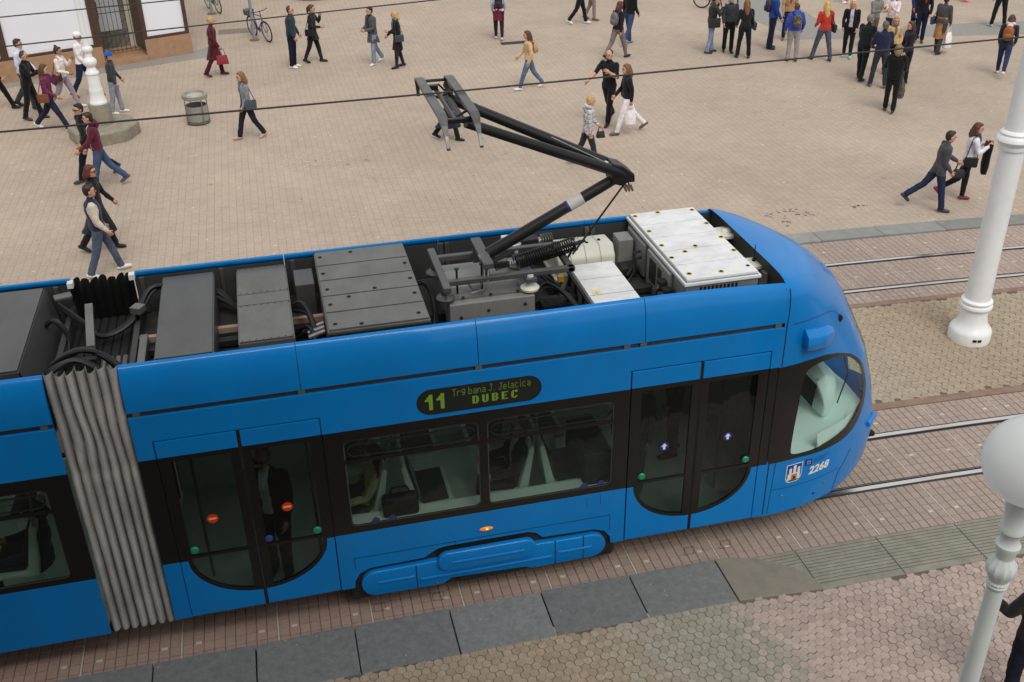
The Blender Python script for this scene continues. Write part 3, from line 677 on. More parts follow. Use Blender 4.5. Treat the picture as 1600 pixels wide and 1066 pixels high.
# ---- doors
def door_leaf(x0, x1, mirror, zt_, btn, sticker, inner_btn=False):
    """leaf between x0 and x1; the meeting edge is x1 (or x0 when mirrored)"""
    def mx(pts): return [((x0+x1-p[0]) if mirror else p[0], p[1]) for p in pts]
    y0, y1 = -.004, .03; zb = .415
    bt = part(MB().prism(mx([(x0+.006, Z2+.004), (x1-.018, Z2+.004), (x1-.018, zt_-.01), (x0+.006, zt_-.01)]), y0, y1), 'door', BLUE, None, .004)
    # lower D shape: quarter ellipse from (x0+.10,1.17) to (x1,.63)
    n = 12
    arc = lambda ax, az, zc: [(x1-ax*math.cos(a), zc-az*math.sin(a)) for a in [R(90*i/n) for i in range(n+1)]]
    A = x1-(x0+.085)
    outer = [(x1-.018, Z2-.002), (x0+.006, Z2-.002), (x0+.006, Z1)]+[(px_, pz_) for px_, pz_ in arc(A, .545, Z1)[:-1]]+[(x1-.018, .625)]
    A2 = A-.035
    inner = [(x1-.10, Z2-.05), (x0+.125, Z2-.05), (x0+.122, Z1+.01)]+[(min(px_, x1-.10), pz_) for px_, pz_ in arc(A2, .505, Z1)[:-1]]+[(x1-.10, .675)]
    fr = part(MB().ring(mx(outer), mx(inner), y0+.002, y1), 'window_frame', BLACK, bt)
    part(MB().prism(mx([(p[0], p[1]) for p in inner]), .008, .013), 'window_glass', GLSD, bt)
    part(MB().prism(mx([(x0+.12, 1.195), (x1-.1, 1.195), (x1-.1, 1.23), (x0+.12, 1.23)]), y0+.002, .02), 'crossbar', BLACK, bt)
    # bright edge at the foot of the glass
    blue = [(x0+.006, zb), (x1-.018, zb), (x1-.018, .622)]+[(px_, pz_-.003) for px_, pz_ in arc(A+.003, .548, Z1)[::-1][1:]]+[(x0+.006, Z1-.003)]
    part(MB().prism(mx(blue), y0, y1), 'door_panel', BLUE, bt, .004)
    part(MB().prism(mx([(x1-.018, zb-.004), (x1-.002, zb-.004), (x1-.002, zt_-.01), (x1-.018, zt_-.01)]), y0+.004, y1), 'edge_seal', RUB, bt)
    bx = (x0+.17) if not mirror else (x1-.17)
    bm_ = MB().lathe([(.042, 0), (.042, .014), (.034, .022), (.015, .024)], (bx, -.004, 1.31), 20, axis='y')
    for i in range(len(bm_.v)): bm_.v[i] = (bm_.v[i][0], -.004-(bm_.v[i][1]+.004), bm_.v[i][2])
    part(bm_, 'button', mat('green_button', rgb(24, 140, 96), .35, coat=.3), bt, 0, True)
    if inner_btn:
        bx2 = x1-.64
        bm_ = MB().lathe([(.04, 0), (.04, .014), (.03, .02)], (6.44, -.004, 1.305), 20, axis='y')
        for i in range(len(bm_.v)): bm_.v[i] = (bm_.v[i][0], -.004-(bm_.v[i][1]+.004), bm_.v[i][2])
        part(bm_, 'button', mat('blue_button', rgb(40, 74, 140), .35, coat=.3), bt, 0, True)
    sx = sticker[0]; sz = 1.665
    disc = MB().lathe([(.056, 0), (.056, .0015)], (sx, .0045, sz), 24, axis='y')
    if sticker[1] == 'noentry':
        part(disc, 'sticker', mat('sticker_red', rgb(216, 52, 22), .5), bt)
        part(MB().box((sx-.038, .002, sz-.011), (sx+.038, .004, sz+.011)), 'sticker_bar', mat('sticker_yellow', rgb(238, 190, 110), .5), bt)
    else:
        part(disc, 'sticker', mat('sticker_blue', rgb(30, 44, 130), .5), bt)
        part(MB().prism([(sx-.014, sz-.04), (sx+.014, sz-.04), (sx+.014, sz), (sx+.036, sz), (sx, sz+.043), (sx-.036, sz), (sx-.014, sz)], .002, .004), 'sticker_arrow', mat('sticker_white', rgb(235, 235, 235), .5), bt)
door_leaf(5.515, 6.31, False, 2.697, 1, (5.92, 'noentry'))
door_leaf(6.31, 7.11, True, 2.697, 1, (6.67, 'noentry'), True)
door_leaf(10.385, 11.185, False, 2.715, 1, (10.81, 'arrow'))
door_leaf(11.185, 11.985, True, 2.715, 1, (11.57, 'arrow'))
for (a, b, t) in ((5.515, 7.11, 2.697), (10.385, 11.985, 2.715)):
    part(MB().box((a-.002, .032, 2.42), (b+.002, .05, t+.01)).box((a-.01, .032, ZB), (a+.05, .06, t)).box((b-.05, .032, ZB), (b+.01, .06, t)), 'door_frame', BLACK)

# ---- destination display
disp = rrect(8.085, 2.545, 9.395, 2.845, .15, 10); dis2 = rrect(8.10, 2.56, 9.38, 2.83, .135, 10)
dd = part(MB().ring(disp, dis2, -.006, .004), 'display_rim', RUB)
part(MB().prism(dis2, -.0035, .003), 'display_screen', mat('display_black', rgb(26, 30, 26), .4, coat=.15), dd)
LED = mat('display_led', rgb(100, 130, 40), .5, emit=rgb(112, 150, 40), estr=.2)
LED2 = mat('display_led_dim', rgb(100, 130, 50), .5, emit=rgb(110, 150, 50), estr=.12)
def flat_text(body, x, z, size, m, parent, bold=0, space=1.0, yfun=None, shear=0, sx=1.0):
    me = text_mesh(body, size, bold, shear, space)
    for v in me.vertices:
        X = x+v.co.x*sx; Z = z+v.co.y; v.co = (X, yfun(X, Z) if yfun else -.0045, Z)
    me.materials.clear(); me.materials.append(m)
    o = bpy.data.objects.new('lettering', me); COL.objects.link(o); o.parent = parent; return o
GL = {'T': '11111 00100 00100 00100 00100 00100 00100', 'r': '00000 00000 10110 11001 10000 10000 10000', 'g': '00000 01111 10001 10001 01111 00001 01110', 'b': '10000 10000 10110 11001 10001 10001 11110', 'a': '00000 00000 01110 00001 01111 10001 01111', 'n': '00000 00000 10110 11001 10001 10001 10001',
      'J': '00111 00010 00010 00010 00010 10010 01100', '.': '00000 00000 00000 00000 00000 00000 01000', 'e': '00000 00000 01110 10001 11111 10000 01110', 'l': '01000 01000 01000 01000 01000 01000 01100', 'c': '00000 00000 01110 10000 10000 10000 01110', 'i': '01000 00000 01000 01000 01000 01000 01000',
      'D': '11110 11011 11011 11011 11011 11011 11110', 'U': '11011 11011 11011 11011 11011 11011 01110', 'B': '11110 11011 11011 11110 11011 11011 11110', 'E': '11111 11000 11000 11110 11000 11000 11111', 'C': '01111 11011 11000 11000 11000 11011 01110', '1': '00110 01110 11110 00110 00110 00110 00110'}
def dots(text, x, z, dx, dz, m, adv=6, fill=.8):
    """dot-matrix lettering: one small square for each lit lamp"""
    mb = MB(); cx = x
    for ch in text:
        if ch == ' ': cx += dx*3; continue
        g = GL[ch].split()
        for r_, row in enumerate(g):
            for c_, b_ in enumerate(row):
                if b_ == '1':
                    X = cx+c_*dx; Z = z+(6-r_)*dz; w, h = dx*fill, dz*fill
                    mb.add([(X, -.0045, Z), (X+w, -.0045, Z), (X+w, -.0045, Z+h), (X, -.0045, Z+h)], [(0, 1, 2, 3)])
        cx += dx*(adv-(2 if ch in '.il' else 0))
    return tag(part(mb, 'lettering', m, dd, recalc=False), kind='stuff')
dots('11', 8.17, 2.60, .020, .0265, LED, 6, .98)
dots('Trg bana J. Jelacica', 8.455, 2.728, .0079, .0125, LED2, 6, .82)
dots('DUBEC', 8.66, 2.605, .0135, .0135, LED, 7.6, .95)

# ---- nose
ZTIP = [(.38, 14.08), (.42, 14.1), (.8, 14.15), (1.0, 14.12), (1.5, 14.0), (2.0, 13.83), (2.5, 13.56), (2.8, 13.39), (3.0, 13.25), (3.2, 13.04), (3.3, 12.92), (3.4, 12.77), (3.46, 12.62), (3.5, 12.42), (3.52, 12.3), (3.53, 12.2)]
ZINS = [(0, 0), (3.05, 0), (3.2, .004), (3.33, .022), (3.42, .055), (3.47, .10), (3.5, .15), (3.52, .25), (3.53, .5)]
NX0 = 12.1
def xtip(z): return float(np.interp(z, [a for a, b in ZTIP], [b for a, b in ZTIP]))
def zins(z): return float(np.interp(z, [a for a, b in ZINS], [b for a, b in ZINS]))
def nose_y(x, z, off=0.0):
    u = min(.99999, max(0, (x-NX0)/(xtip(z)-NX0))); return 1.15-(1.15-zins(z)+off)*(1-u*u)**(1/1.5)
def smoothlist(zs, n=3): return zs
zs_n = [.40, .42]+list(np.arange(.5, 3.3, .05))+[3.3, 3.33, 3.36, 3.39, 3.42, 3.44, 3.46, 3.475, 3.49, 3.5, 3.51, 3.52, 3.527, 3.53]
cab_out = [(12.099, 1.172), (12.099, 2.488), (12.419, 2.501), (12.58, 2.495), (12.739, 2.473), (12.92, 2.415), (13.095, 2.334), (13.26, 2.235), (13.408, 2.115), (13.55, 1.965), (13.635, 1.804), (13.675, 1.69), (13.678, 1.583), (13.65, 1.46), (13.593, 1.365), (13.5, 1.265), (13.388, 1.196), (13.27, 1.165), (13.149, 1.151), (12.845, 1.15), (12.532, 1.176), (12.3, 1.18)]
cab_in = [(12.42, 1.235), (12.395, 1.28), (12.389, 1.375), (12.397, 1.631), (12.418, 1.985), (12.435, 2.28), (12.48, 2.37), (12.58, 2.405), (12.705, 2.405), (12.88, 2.375), (13.04, 2.318), (13.2, 2.235), (13.336, 2.126), (13.46, 2.0), (13.55, 1.828), (13.592, 1.72), (13.597, 1.636), (13.56, 1.52), (13.489, 1.428), (13.39, 1.35), (13.268, 1.296), (13.14, 1.26), (12.999, 1.238), (12.717, 1.205), (12.488, 1.215)]
def inside(pt, poly):
    x, y = pt; c = False; n = len(poly)
    for i in range(n):
        x1, y1 = poly[i]; x2, y2 = poly[(i+1) % n]
        if (y1 > y) != (y2 > y) and x < (x2-x1)*(y-y1)/(y2-y1)+x1: c = not c
    return c
def radial(poly, c, N):
    """points of a star-shaped outline at N even angles"""
    out = []
    for k in range(N):
        a = 2*math.pi*k/N; d = (math.cos(a), math.sin(a)); best = 0
        for i in range(len(poly)):
            p, q = poly[i], poly[(i+1) % len(poly)]
            ex, ey = q[0]-p[0], q[1]-p[1]; den = d[0]*ey-d[1]*ex
            if abs(den) < 1e-9: continue
            t = ((p[0]-c[0])*ey-(p[1]-c[1])*ex)/den; s = ((p[0]-c[0])*d[1]-(p[1]-c[1])*d[0])/den
            if t > 0 and -1e-6 <= s <= 1+1e-6: best = max(best, t)
        out.append((c[0]+d[0]*best, c[1]+d[1]*best))
    return out
CC = (12.86, 1.82)
mid = [(p[0]*.5+q[0]*.5, p[1]*.5+q[1]*.5) for p, q in zip(radial(cab_out, CC, 96), radial(cab_in, CC, 96))]
ws_poly = [(-.30, 1.32), (.30, 1.32), (.32, 2.0), (.30, 2.75), (-.30, 2.75), (-.32, 2.0)]   # windscreen in (y-1.15, z)
NPH = 72; mb = MB(); vs = []; idx = {}
phs = [i*math.pi/NPH for i in range(NPH+1)]
for zi, z in enumerate(zs_n):
    w = 1.15-zins(z); xt = xtip(z)
    for ph in phs:
        u = math.sin(ph); v = abs(math.cos(ph))**(4/3)*(1 if math.cos(ph) >= 0 else -1)
        x = NX0+(xt-NX0)*u
        lowcut = max(0, (x-13.15)/1.0)*.10 if z < .5 else 0      # lower edge lifts towards the front
        vs.append((x, 1.15-w*v, z+lowcut))
fs = []; n1 = NPH+1
for zi in range(len(zs_n)-1):
    for k in range(NPH):
        q = (zi*n1+k, zi*n1+k+1, (zi+1)*n1+k+1, (zi+1)*n1+k)
        cx = sum(vs[i][0] for i in q)/4; cy = sum(vs[i][1] for i in q)/4; cz = sum(vs[i][2] for i in q)/4
        if inside((cx, cz), mid) and (k < NPH*.46 or k > NPH*.54) and abs(cy-1.15) > .3: continue
        if inside((cy-1.15, cz), [(a*.97, 2.03+(b-2.03)*.97) for a, b in ws_poly]) and cx > 13.0: continue
        fs.append(q)
fs.append(tuple((len(zs_n)-1)*n1+k for k in range(n1)))
mb.add(vs, fs)
nose = part(mb, 'nose_shell', BLUE, None, 0, True)
# joint between nose and body
for (d, sgn) in ((0, 1),):
    pass
def cab_patch(far):
    N = 96; o = radial(cab_out, CC, N); i = radial(cab_in, CC, N)
    fy = (lambda y: 2.3-y) if far else (lambda y: y)
    mb = MB(); vs = []; K = 5
    for k in range(K+1):
        for p, q in zip(o, i):
            x = p[0]+(q[0]-p[0])*k/K; z = p[1]+(q[1]-p[1])*k/K; vs.append((x, fy(nose_y(x, z, .006)), z))
    for p in i: vs.append((p[0], fy(nose_y(p[0], p[1], -.02)), p[1]))
    fs = [(k*N+a, k*N+(a+1) % N, (k+1)*N+(a+1) % N, (k+1)*N+a) for k in range(K+1) for a in range(N)]
    fr = part(mb.add(vs, fs), 'cab_window_frame', BLACK, None, 0, True)
    mb = MB(); vs = []; K = 8
    for k in range(K):
        for q in i:
            x = q[0]*(1-k/K)+CC[0]*k/K; z = q[1]*(1-k/K)+CC[1]*k/K; vs.append((x, fy(nose_y(x, z, -.004)), z))
    vs.append((CC[0], fy(nose_y(*CC, -.004)), CC[1]))
    fs = [(k*N+a, k*N+(a+1) % N, (k+1)*N+(a+1) % N, (k+1)*N+a) for k in range(K-1) for a in range(N)]+[((K-1)*N+a, (K-1)*N+(a+1) % N, K*N) for a in range(N)]
    part(mb.add(vs, fs), 'cab_glass', GLSC, fr, 0, True)
cab_patch(False); cab_patch(True)
def front_x(y, z, off=0):
    v = abs(y-1.15)/(1.15-zins(z)); return NX0+(xtip(z)-NX0+off)*math.sqrt(max(0, 1-v**1.5))
mb = MB(); vs = []; fs = []; N = 64; pp = radial(ws_poly, (0, 2.03), N); K = 8
for k in range(K):
    for p in pp: y = 1.15+p[0]*(1-k/K); z = 2.03+(p[1]-2.03)*(1-k/K); vs.append((front_x(y, z, .006), y, z))
vs.append((front_x(1.15, 2.03, .006), 1.15, 2.03))
fs = [(k*N+a, k*N+(a+1) % N, (k+1)*N+(a+1) % N, (k+1)*N+a) for k in range(K-1) for a in range(N)]+[((K-1)*N+a, (K-1)*N+(a+1) % N, K*N) for a in range(N)]
part(mb.add(vs, fs), 'windscreen', GLSC, nose, 0, True)
# lower seam lines, bumper fold and bolts on the nose
def surf_line(pts, w, name, m, off=.002):
    mb = MB(); vs = []; dense = []
    for a, b in zip(pts[:-1], pts[1:]):
        for k in range(6): dense.append((a[0]+(b[0]-a[0])*k/6, a[1]+(b[1]-a[1])*k/6))
    dense.append(pts[-1])
    for i, p in enumerate(dense):
        q = dense[min(i+1, len(dense)-1)]; r0 = dense[max(i-1, 0)]; d = Vector((q[0]-r0[0], q[1]-r0[1])).normalized(); nrm = (-d.y*w/2, d.x*w/2)
        for s in (-1, 1): x, z = p[0]+s*nrm[0], p[1]+s*nrm[1]; vs.append((x, nose_y(x, z, off), z))
    fs = [(2*i, 2*i+2, 2*i+3, 2*i+1) for i in range(len(dense)-1)]
    return part(mb.add(vs, fs), name, m, nose, recalc=False)
GAP = mat('blue_shadow_gap', rgb(8, 40, 80), .6)
surf_line([(12.128, 2.495), (12.128, 3.0), (12.136, 3.2), (12.14, 3.36), (12.14, 3.43)], .011, 'nose_joint', RUB, .004); surf_line([(12.128, .42), (12.128, 1.17)], .011, 'nose_joint', RUB, .004)
surf_line([(12.2, .775), (12.6, .76), (12.98, .748), (13.2, .74)], .006, 'nose_seam', GAP)
surf_line([(12.2, .775), (12.185, .42)], .008, 'nose_seam', GAP); surf_line([(12.2, .775), (12.215, 1.17)], .008, 'nose_seam', GAP)
surf_line([(13.165, .42), (13.22, .66), (13.4, .92)], .012, 'bumper_crease', GAP)
for (x, z, m) in ((12.364, .648, STEEL), (12.99, .63, STEEL), (12.834, .528, HOLE)):
    part(MB().ell((x, nose_y(x, z)-.002, z), .016, .008, .016, 10, 6), 'bolt', m, nose)
part(MB().tube([(13.78, nose_y(13.78, 1.02)-.0, 1.02), (13.9, nose_y(13.9, 1.0)-.01, 1.0), (14.02, nose_y(14.0, .98)-.01, .98)], .038, 10), 'marker_lamp', BLUE, nose, 0, True)
part(MB().box((13.99, .86, .63), (14.09, .94, .69)), 'coupler_cover', RUB, nose, .01)
# mirror camera pod and its recess
pod = MB(); pp = []
for i in range(9):
    t = i/8; x = 12.36+.50*t; z = 2.80-.10*t
    rz_, dy = .115*(1 if t < .7 else math.cos((t-.7)/.3*1.2)), .13*(1 if t < .6 else max(.25, math.cos((t-.6)/.4*1.25)))
    y = nose_y(x, z)
    pp.append([(x, y+.02, z-rz_), (x, y-dy*.8, z-rz_*.92), (x, y-dy, z-rz_*.2), (x, y-dy*.85, z+rz_*.55), (x, y-dy*.2, z+rz_), (x, y+.02, z+rz_)])
k = 6
pod.add([v for ring in pp for v in ring], [(i*k+j, i*k+(j+1) % k, (i+1)*k+(j+1) % k, (i+1)*k+j) for i in range(8) for j in range(k)]+[tuple(range(k))[::-1], tuple(range(8*k, 9*k))])
part(pod, 'mirror_pod', BLUE, nose, .01, True)
surf_line([(12.2, 3.015), (12.5, 3.01), (12.75, 2.965), (12.9, 2.90), (13.0, 2.80)], .012, 'recess_edge', mat('blue_recess', rgb(10, 78, 150), .4, coat=.2))
hx, hz = 13.0, 2.76
part(MB().ell((hx, nose_y(hx, hz)+.012, hz), .05, .03, .05, 14, 8), 'socket', HOLE, nose)
# ---- marks on the nose: crest, square logo, fleet number
def surf_poly(pts, name, m, off, parent=nose):
    return part(MB().add([(x, nose_y(x, z, off), z) for x, z in pts], [tuple(range(len(pts)))]), name, m, parent)
WH = mat('mark_white', rgb(228, 228, 226), .5); CBL = mat('crest_blue', rgb(24, 66, 150), .5)
def shield(x0, x1, z0, z1): 
    w = x1-x0; return [(x0, z1), (x1, z1), (x1-.005, z0+.07), (x1-.03, z0+.025), (x1-.06, z0), (x0+.05, z0), (x0+.02, z0+.018), (x0, z0+.06)]
cr = surf_poly(shield(12.375, 12.6, .83, 1.092), 'crest', WH, .003)
surf_poly(shield(12.386, 12.59, .84, 1.082), 'crest_field', CBL, .0045, cr)
surf_poly([(12.40, .86), (12.45, .885), (12.50, .89), (12.55, .88), (12.57, .865), (12.55, .848), (12.43, .848)], 'crest_hill', mat('crest_green', rgb(52, 110, 44), .5), .0055, cr)
for (a, b, z0, z1) in ((12.415, 12.45, .872, 1.03), (12.47, 12.51, .88, 1.065), (12.53, 12.565, .868, 1.03), (12.40, 12.57, .865, .955)):
    surf_poly([(a, z0), (b, z0), (b, z1), ((a+b)/2, z1+.012), (a, z1)], 'crest_tower', WH, .0062, cr)
surf_poly([(12.45, .87), (12.53, .87), (12.53, .945), (12.45, .945)], 'crest_gate', mat('crest_orange', rgb(196, 120, 70), .5), .007, cr)
surf_poly([(12.475, .87), (12.51, .87), (12.51, .915), (12.475, .915)], 'crest_door', mat('crest_brown', rgb(70, 40, 24), .5), .0078, cr)
lg = surf_poly([(12.635, 1.008), (12.74, .995), (12.735, 1.085), (12.632, 1.103)], 'logo', mat('logo_blue', rgb(22, 42, 130), .5), .003)
surf_poly([(12.66, 1.025), (12.715, 1.017), (12.712, 1.07), (12.658, 1.08)], 'logo_square', mat('logo_light', rgb(120, 150, 205), .5), .0045, lg)
surf_poly([(12.675, 1.037), (12.70, 1.034), (12.698, 1.056), (12.673, 1.06)], 'logo_dot', mat('logo_blue', rgb(22, 42, 130), .5), .006, lg)
flat_text('2268', 12.705, .865, .148, WH, nose, .006, 1.05, lambda x, z: nose_y(x, z-(x-12.7)*0, .004), .18, .98)
flat_text('ZAGREBAČKI', 12.765, 1.055, .034, mat('logo_blue', rgb(22, 42, 130), .5), nose, 0, 1.1, lambda x, z: nose_y(x, z, .004), 0, 1)
flat_text('HOLDING', 12.765, 1.02, .034, mat('logo_blue', rgb(22, 42, 130), .5), nose, 0, 1.1, lambda x, z: nose_y(x, z, .004), 0, 1)

# ---- cab interior
CABP = mat('cab_panel', rgb(226, 240, 232), .5, var=.03)
mb = MB(); vs = []; fs = []
yy = [.10, .3, .6, 1.15, 1.7, 2.0, 2.2]
sec = [(12.42, 1.16), (12.9, 1.2), (13.2, 1.30), (13.45, 1.38), (13.62, 1.42), (13.7, 1.36), (13.7, .9)]
for y in yy:
    for (x, z) in sec:
        lim = front_x(max(.05, min(2.25, y)), max(z, 1.0), -.06); vs.append((min(x, max(12.3, lim)), y, z))
fs = [(i*7+j, i*7+j+1, (i+1)*7+j+1, (i+1)*7+j) for i in range(6) for j in range(6)]
dash = part(mb.add(vs, fs), 'dashboard', CABP, None, 0, True)
mb = MB(); vs = []; fs = []
sec2 = [(0, 0), (.10, .12), (.14, .30), (.10, .46), (-.02, .52), (-.10, .42), (-.04, .2), (-.06, .02)]
for i, y in enumerate((.55, .65, .95, 1.3, 1.42)):
    sc_ = (.55, .92, 1, .92, .5)[i]
    for (dx, dz) in sec2: vs.append((13.12+dx*sc_*1.3, y, 1.30+dz*sc_*1.15))
fs = [(i*8+j, i*8+(j+1) % 8, (i+1)*8+(j+1) % 8, (i+1)*8+j) for i in range(4) for j in range(8)]+[tuple(range(8))[::-1], tuple(range(32, 40))]
part(mb.add(vs, fs), 'console_hood', CABP, dash, .02, True)
part(MB().add([(12.985, .66, 1.40), (12.985, 1.3, 1.40), (13.02, 1.3, 1.78), (13.02, .66, 1.78)], [(0, 1, 2, 3)]), 'instrument_panel', mat('instrument_dark', rgb(36, 34, 30), .5), dash)
part(MB().box((12.5, .9, 1.0), (12.62, 1.4, 1.85)).box((12.5, .9, .9), (12.95, 1.4, 1.02)), 'driver_seat', INTD, None, .04)
part(MB().box((12.24, .1, .45), (12.27, 2.2, 2.9)), 'cab_partition', mat('partition_grey', rgb(150, 158, 152), .5))
part(MB().tube([(13.22, .5, 1.52), (13.28, .47, 1.95), (13.2, .5, 2.2)], .008, 6), 'wiper_rod', RUB, dash)
for (x, z) in ((13.02, 1.265), (13.12, 1.285)):
    part(MB().box((x-.035, .26, z), (x+.035, .30, z+.02)), 'vent', RUB, dash, .008)

# ---- passenger compartment
SEATM = mat('seat_shell', rgb(206, 216, 210), .5); CUSH = mat('seat_cushion', rgb(34, 40, 52), .9, sheen=.3)
POLE = mat('grab_pole', rgb(150, 162, 156), .3, .6)
def seat(x, face, y0=.39, y1=1.08, z=1.0):
    s = face; prof = [(0, 0), (.42*s, .02), (.44*s, .07), (.40*s, .075), (.05*s, .06), (-.08*s, .62), (-.11*s, .66), (-.14*s, .62), (-.05*s, 0)]
    st = part(MB().prism([(x+a, z+b) for a, b in prof], y0, y1), 'seat', SEATM, None, .01, True)
    part(MB().prism([(x+.09*s, z+.065), (x+.38*s, z+.08), (x+.38*s, z+.11), (x+.07*s, z+.10)], y0+.05, y1-.05), 'cushion', CUSH, st, .01)
    part(MB().prism([(x+.055*s, z+.11), (x+.075*s, z+.11), (x-.035*s, z+.58), (x-.06*s, z+.58)], y0+.05, y1-.05), 'cushion', CUSH, st, .008)
    part(MB().box((x+.02*s if s > 0 else x-.36, y0+.1, .66), (x+.36 if s > 0 else x-.02, y1-.1, z)), 'seat_box', INT, st, .04)
    part(MB().tube([(x-.04*s, y0+.02, z+.05), (x-.12*s, y0+.02, z+.6), (x-.17*s, y0+.03, z+.95), (x-.15*s, y0+.04, z+1.75)], .016, 8), 'grab_rail', POLE, st, 0, True)
seat(7.62, -1); seat(8.05, 1); seat(9.28, -1); seat(9.62, 1, z=1.0)
seat(7.62, -1, 1.35, 2.15); seat(8.05, 1, 1.35, 2.15); seat(9.28, -1, 1.35, 2.15); seat(9.62, 1, 1.35, 2.15)
seat(4.0, -1, z=.98); seat(4.0, -1, 1.35, 2.15, z=.98)
for x, y in ((5.75, .55), (6.95, .6), (10.55, .6), (11.75, .6)): part(MB().tube([(x, y, .45), (x, y, 2.87)], .018, 8), 'grab_pole', POLE, None, 0, True)
part(MB().box((9.95, .2, .66), (10.3, 1.0, 1.55)), 'equipment_case', INTD, None, .04)
part(MB().box((7.15, .08, .66), (10.36, .38, 1.14)), 'sill_ledge', INT, None, .05)
# safety stickers low on the glass
for (x, m) in ((7.56, 'a'), (7.74, 'b'), (9.88, 'a'), (10.08, 'b')):
    part(MB().add([(x-.05, .0085, 1.275), (x+.05, .0085, 1.275), (x+.04, .0085, 1.315), (x, .0085, 1.345), (x-.03, .0085, 1.315)], [(0, 1, 2, 3, 4)]), 'window_sticker', mat('sticker_navy', rgb(52, 56, 110), .6), None)

# ---- bellows
def bellows_wall(y_out, sgn, name, m, z0, z1, wob=True):
    NXb, NZ = 84, 40; vs = []; fs = []
    for j in range(NZ+1):
        z = z0+(z1-z0)*j/NZ
        for i in range(NXb+1):
            t = i/NXb; ph = t*7
            bend = 0
            if wob: bend = .13*math.exp(-((z-2.78)/.28)**2)*math.sin(z*3.2+ph*.8)*math.sin(math.pi*t)+.03*noise.noise((ph*.9, z*1.3, 3))
            fphase = (ph+bend*2.2)
            d = abs(math.sin(math.pi*fphase))**.3
            top = .02*math.sin(ph*2.4) if j == NZ else 0
            pinch = .022*math.exp(-((z-2.45)/.035)**2)
            y = y_out+sgn*(.175-.16*d+pinch)
            vs.append((4.69+.645*t, y, z+top))
    for j in range(NZ):
        for i in range(NXb): a = j*(NXb+1)+i; fs.append((a, a+1, a+NXb+2, a+NXb+1))
    mb = MB().add(vs, fs); return part(mb, name, m, None, 0, True, recalc=False)
bellows_wall(0, 1, 'bellows', BELW, .38, 3.55)
bellows_wall(2.3, -1, 'bellows', BELB, .38, 3.46, False)
part(MB().box((4.69, .19, .39), (5.335, .21, 3.0)), 'bellows_liner', BELB); part(MB().box((4.69, 2.16, .39), (5.335, 2.19, 2.98)), 'bellows_liner', BELB)
mb = MB()
for i in range(8): x = 4.70+i*.088; mb.tube([(x, .18, 2.98), (x, 1.15, 3.02), (x, 2.12, 2.98)], .05, 8)
part(mb, 'bellows_roof', BELB, None, 0, True)

# ================================================================== roof equipment
def roof_box(name, x0, x1, y0, y1, z0, z1, body, lid, nl, holes=(), plates=(), gap=.012, hole_r=.022, ringm=None, tilt=None, lidh=.022):
    o = part(MB().box((x0, y0, z0), (x1, y1, z1-lidh)), name, body, None, .008)
    part(MB().box((x0+.02, y0+.02, z1-lidh-.004), (x1-.02, y1-.02, z1-lidh+.003)), 'lid_seal', HOLE, o)
    ws = nl if isinstance(nl, (list, tuple)) else [1/nl]*nl; yy = y0
    for w in ws:
        ye = yy+(y1-y0)*w
        part(MB().box((x0+.012, yy+gap/2, z1-lidh), (x1-.012, ye-gap/2, z1)), 'lid_panel', lid, o, .005); yy = ye
    for (fx, fy) in holes:
        x = x0+(x1-x0)*fx; y = y0+(y1-y0)*fy
        if ringm: part(MB().lathe([(hole_r*1.7, 0), (hole_r*1.7, .002)], (x, y, z1), 16), 'marking_ring', ringm, o)
        part(MB().lathe([(hole_r, 0), (hole_r, .004)], (x, y, z1+(.0015 if ringm else 0)), 14), 'lifting_eye', HOLE, o)
    for (fx, fy) in plates:
        x = x0+(x1-x0)*fx; y = y0+(y1-y0)*fy
        part(MB().ring(rrect(x-.065, 0, x+.065, .12, .015, 3), rrect(x-.061, .004, x+.061, .116, .012, 3), 0, .002), 'handle_recess', DIM, o)
        me = o.children[-1].data
        for v in me.vertices: v.co = (v.co.x, y-.06+v.co.z, z1+.0005+v.co.y)
    return o
# rear section box
b0 = roof_box('equipment_box', 3.0, 4.44, .30, 2.06, 3.02, 3.50, DGREY, DGREY, 1)
part(MB().add([(4.442, .30, 3.49), (4.442, 2.06, 3.49), (4.55, 2.0, 3.02), (4.55, .36, 3.02)], [(0, 1, 2, 3)]), 'sloping_side', DGREY, b0)
for x in (3.6, 3.95, 4.2): part(MB().box((x, .285, 3.1), (x+.03, .3, 3.45)), 'side_rib', DIM, b0)
roof_box('equipment_box', 5.64, 6.20, .27, 2.09, 3.02, 3.45, DGREY, DGREY, 1)
b2 = roof_box('equipment_box', 6.43, 6.98, .42, 2.12, 3.02, 3.43, GREYM, GREYM, [.46, .15, .39])
for i in range(4): part(MB().ell((6.5+i*.13, .417, 3.34), .012, .006, .012, 8, 6), 'screw', DIM, b2)
mb = MB()
for fy in (.44, .46, .60, .62, .95): pass
for x in np.arange(6.47, 6.97, .07):
    for y in (.44, 1.18, 1.48, 2.08): mb.lathe([(.006, 0), (.006, .004)], (x, y, 3.43), 6)
part(mb, 'rivet', DIM, b2)
b3 = roof_box('resistor_box', 7.30, 8.32, .26, 2.12, 3.02, 3.525, GREYM, GREYM, 5,
    holes=[(.08, .06), (.33, .03), (.9, .07), (.07, .29), (.93, .31), (.27, .36), (.07, .48), (.94, .5), (.55, .43), (.06, .69), (.94, .71), (.06, .92), (.4, .95), (.93, .93)], plates=[(.2, .3), (.86, .31), (.2, .7), (.86, .71)], gap=.022)
part(MB().box((7.29, .25, 3.45), (8.33, .262, 3.475)), 'edge_trim', DIM, b3)
part(MB().box((7.05, 1.55, 3.02), (7.26, 1.95, 3.42)), 'terminal_box', DGREY, None, .01)
part(MB().box((7.08, .3, 3.02), (7.27, .62, 3.2)), 'terminal_box', GREYM, None, .01)
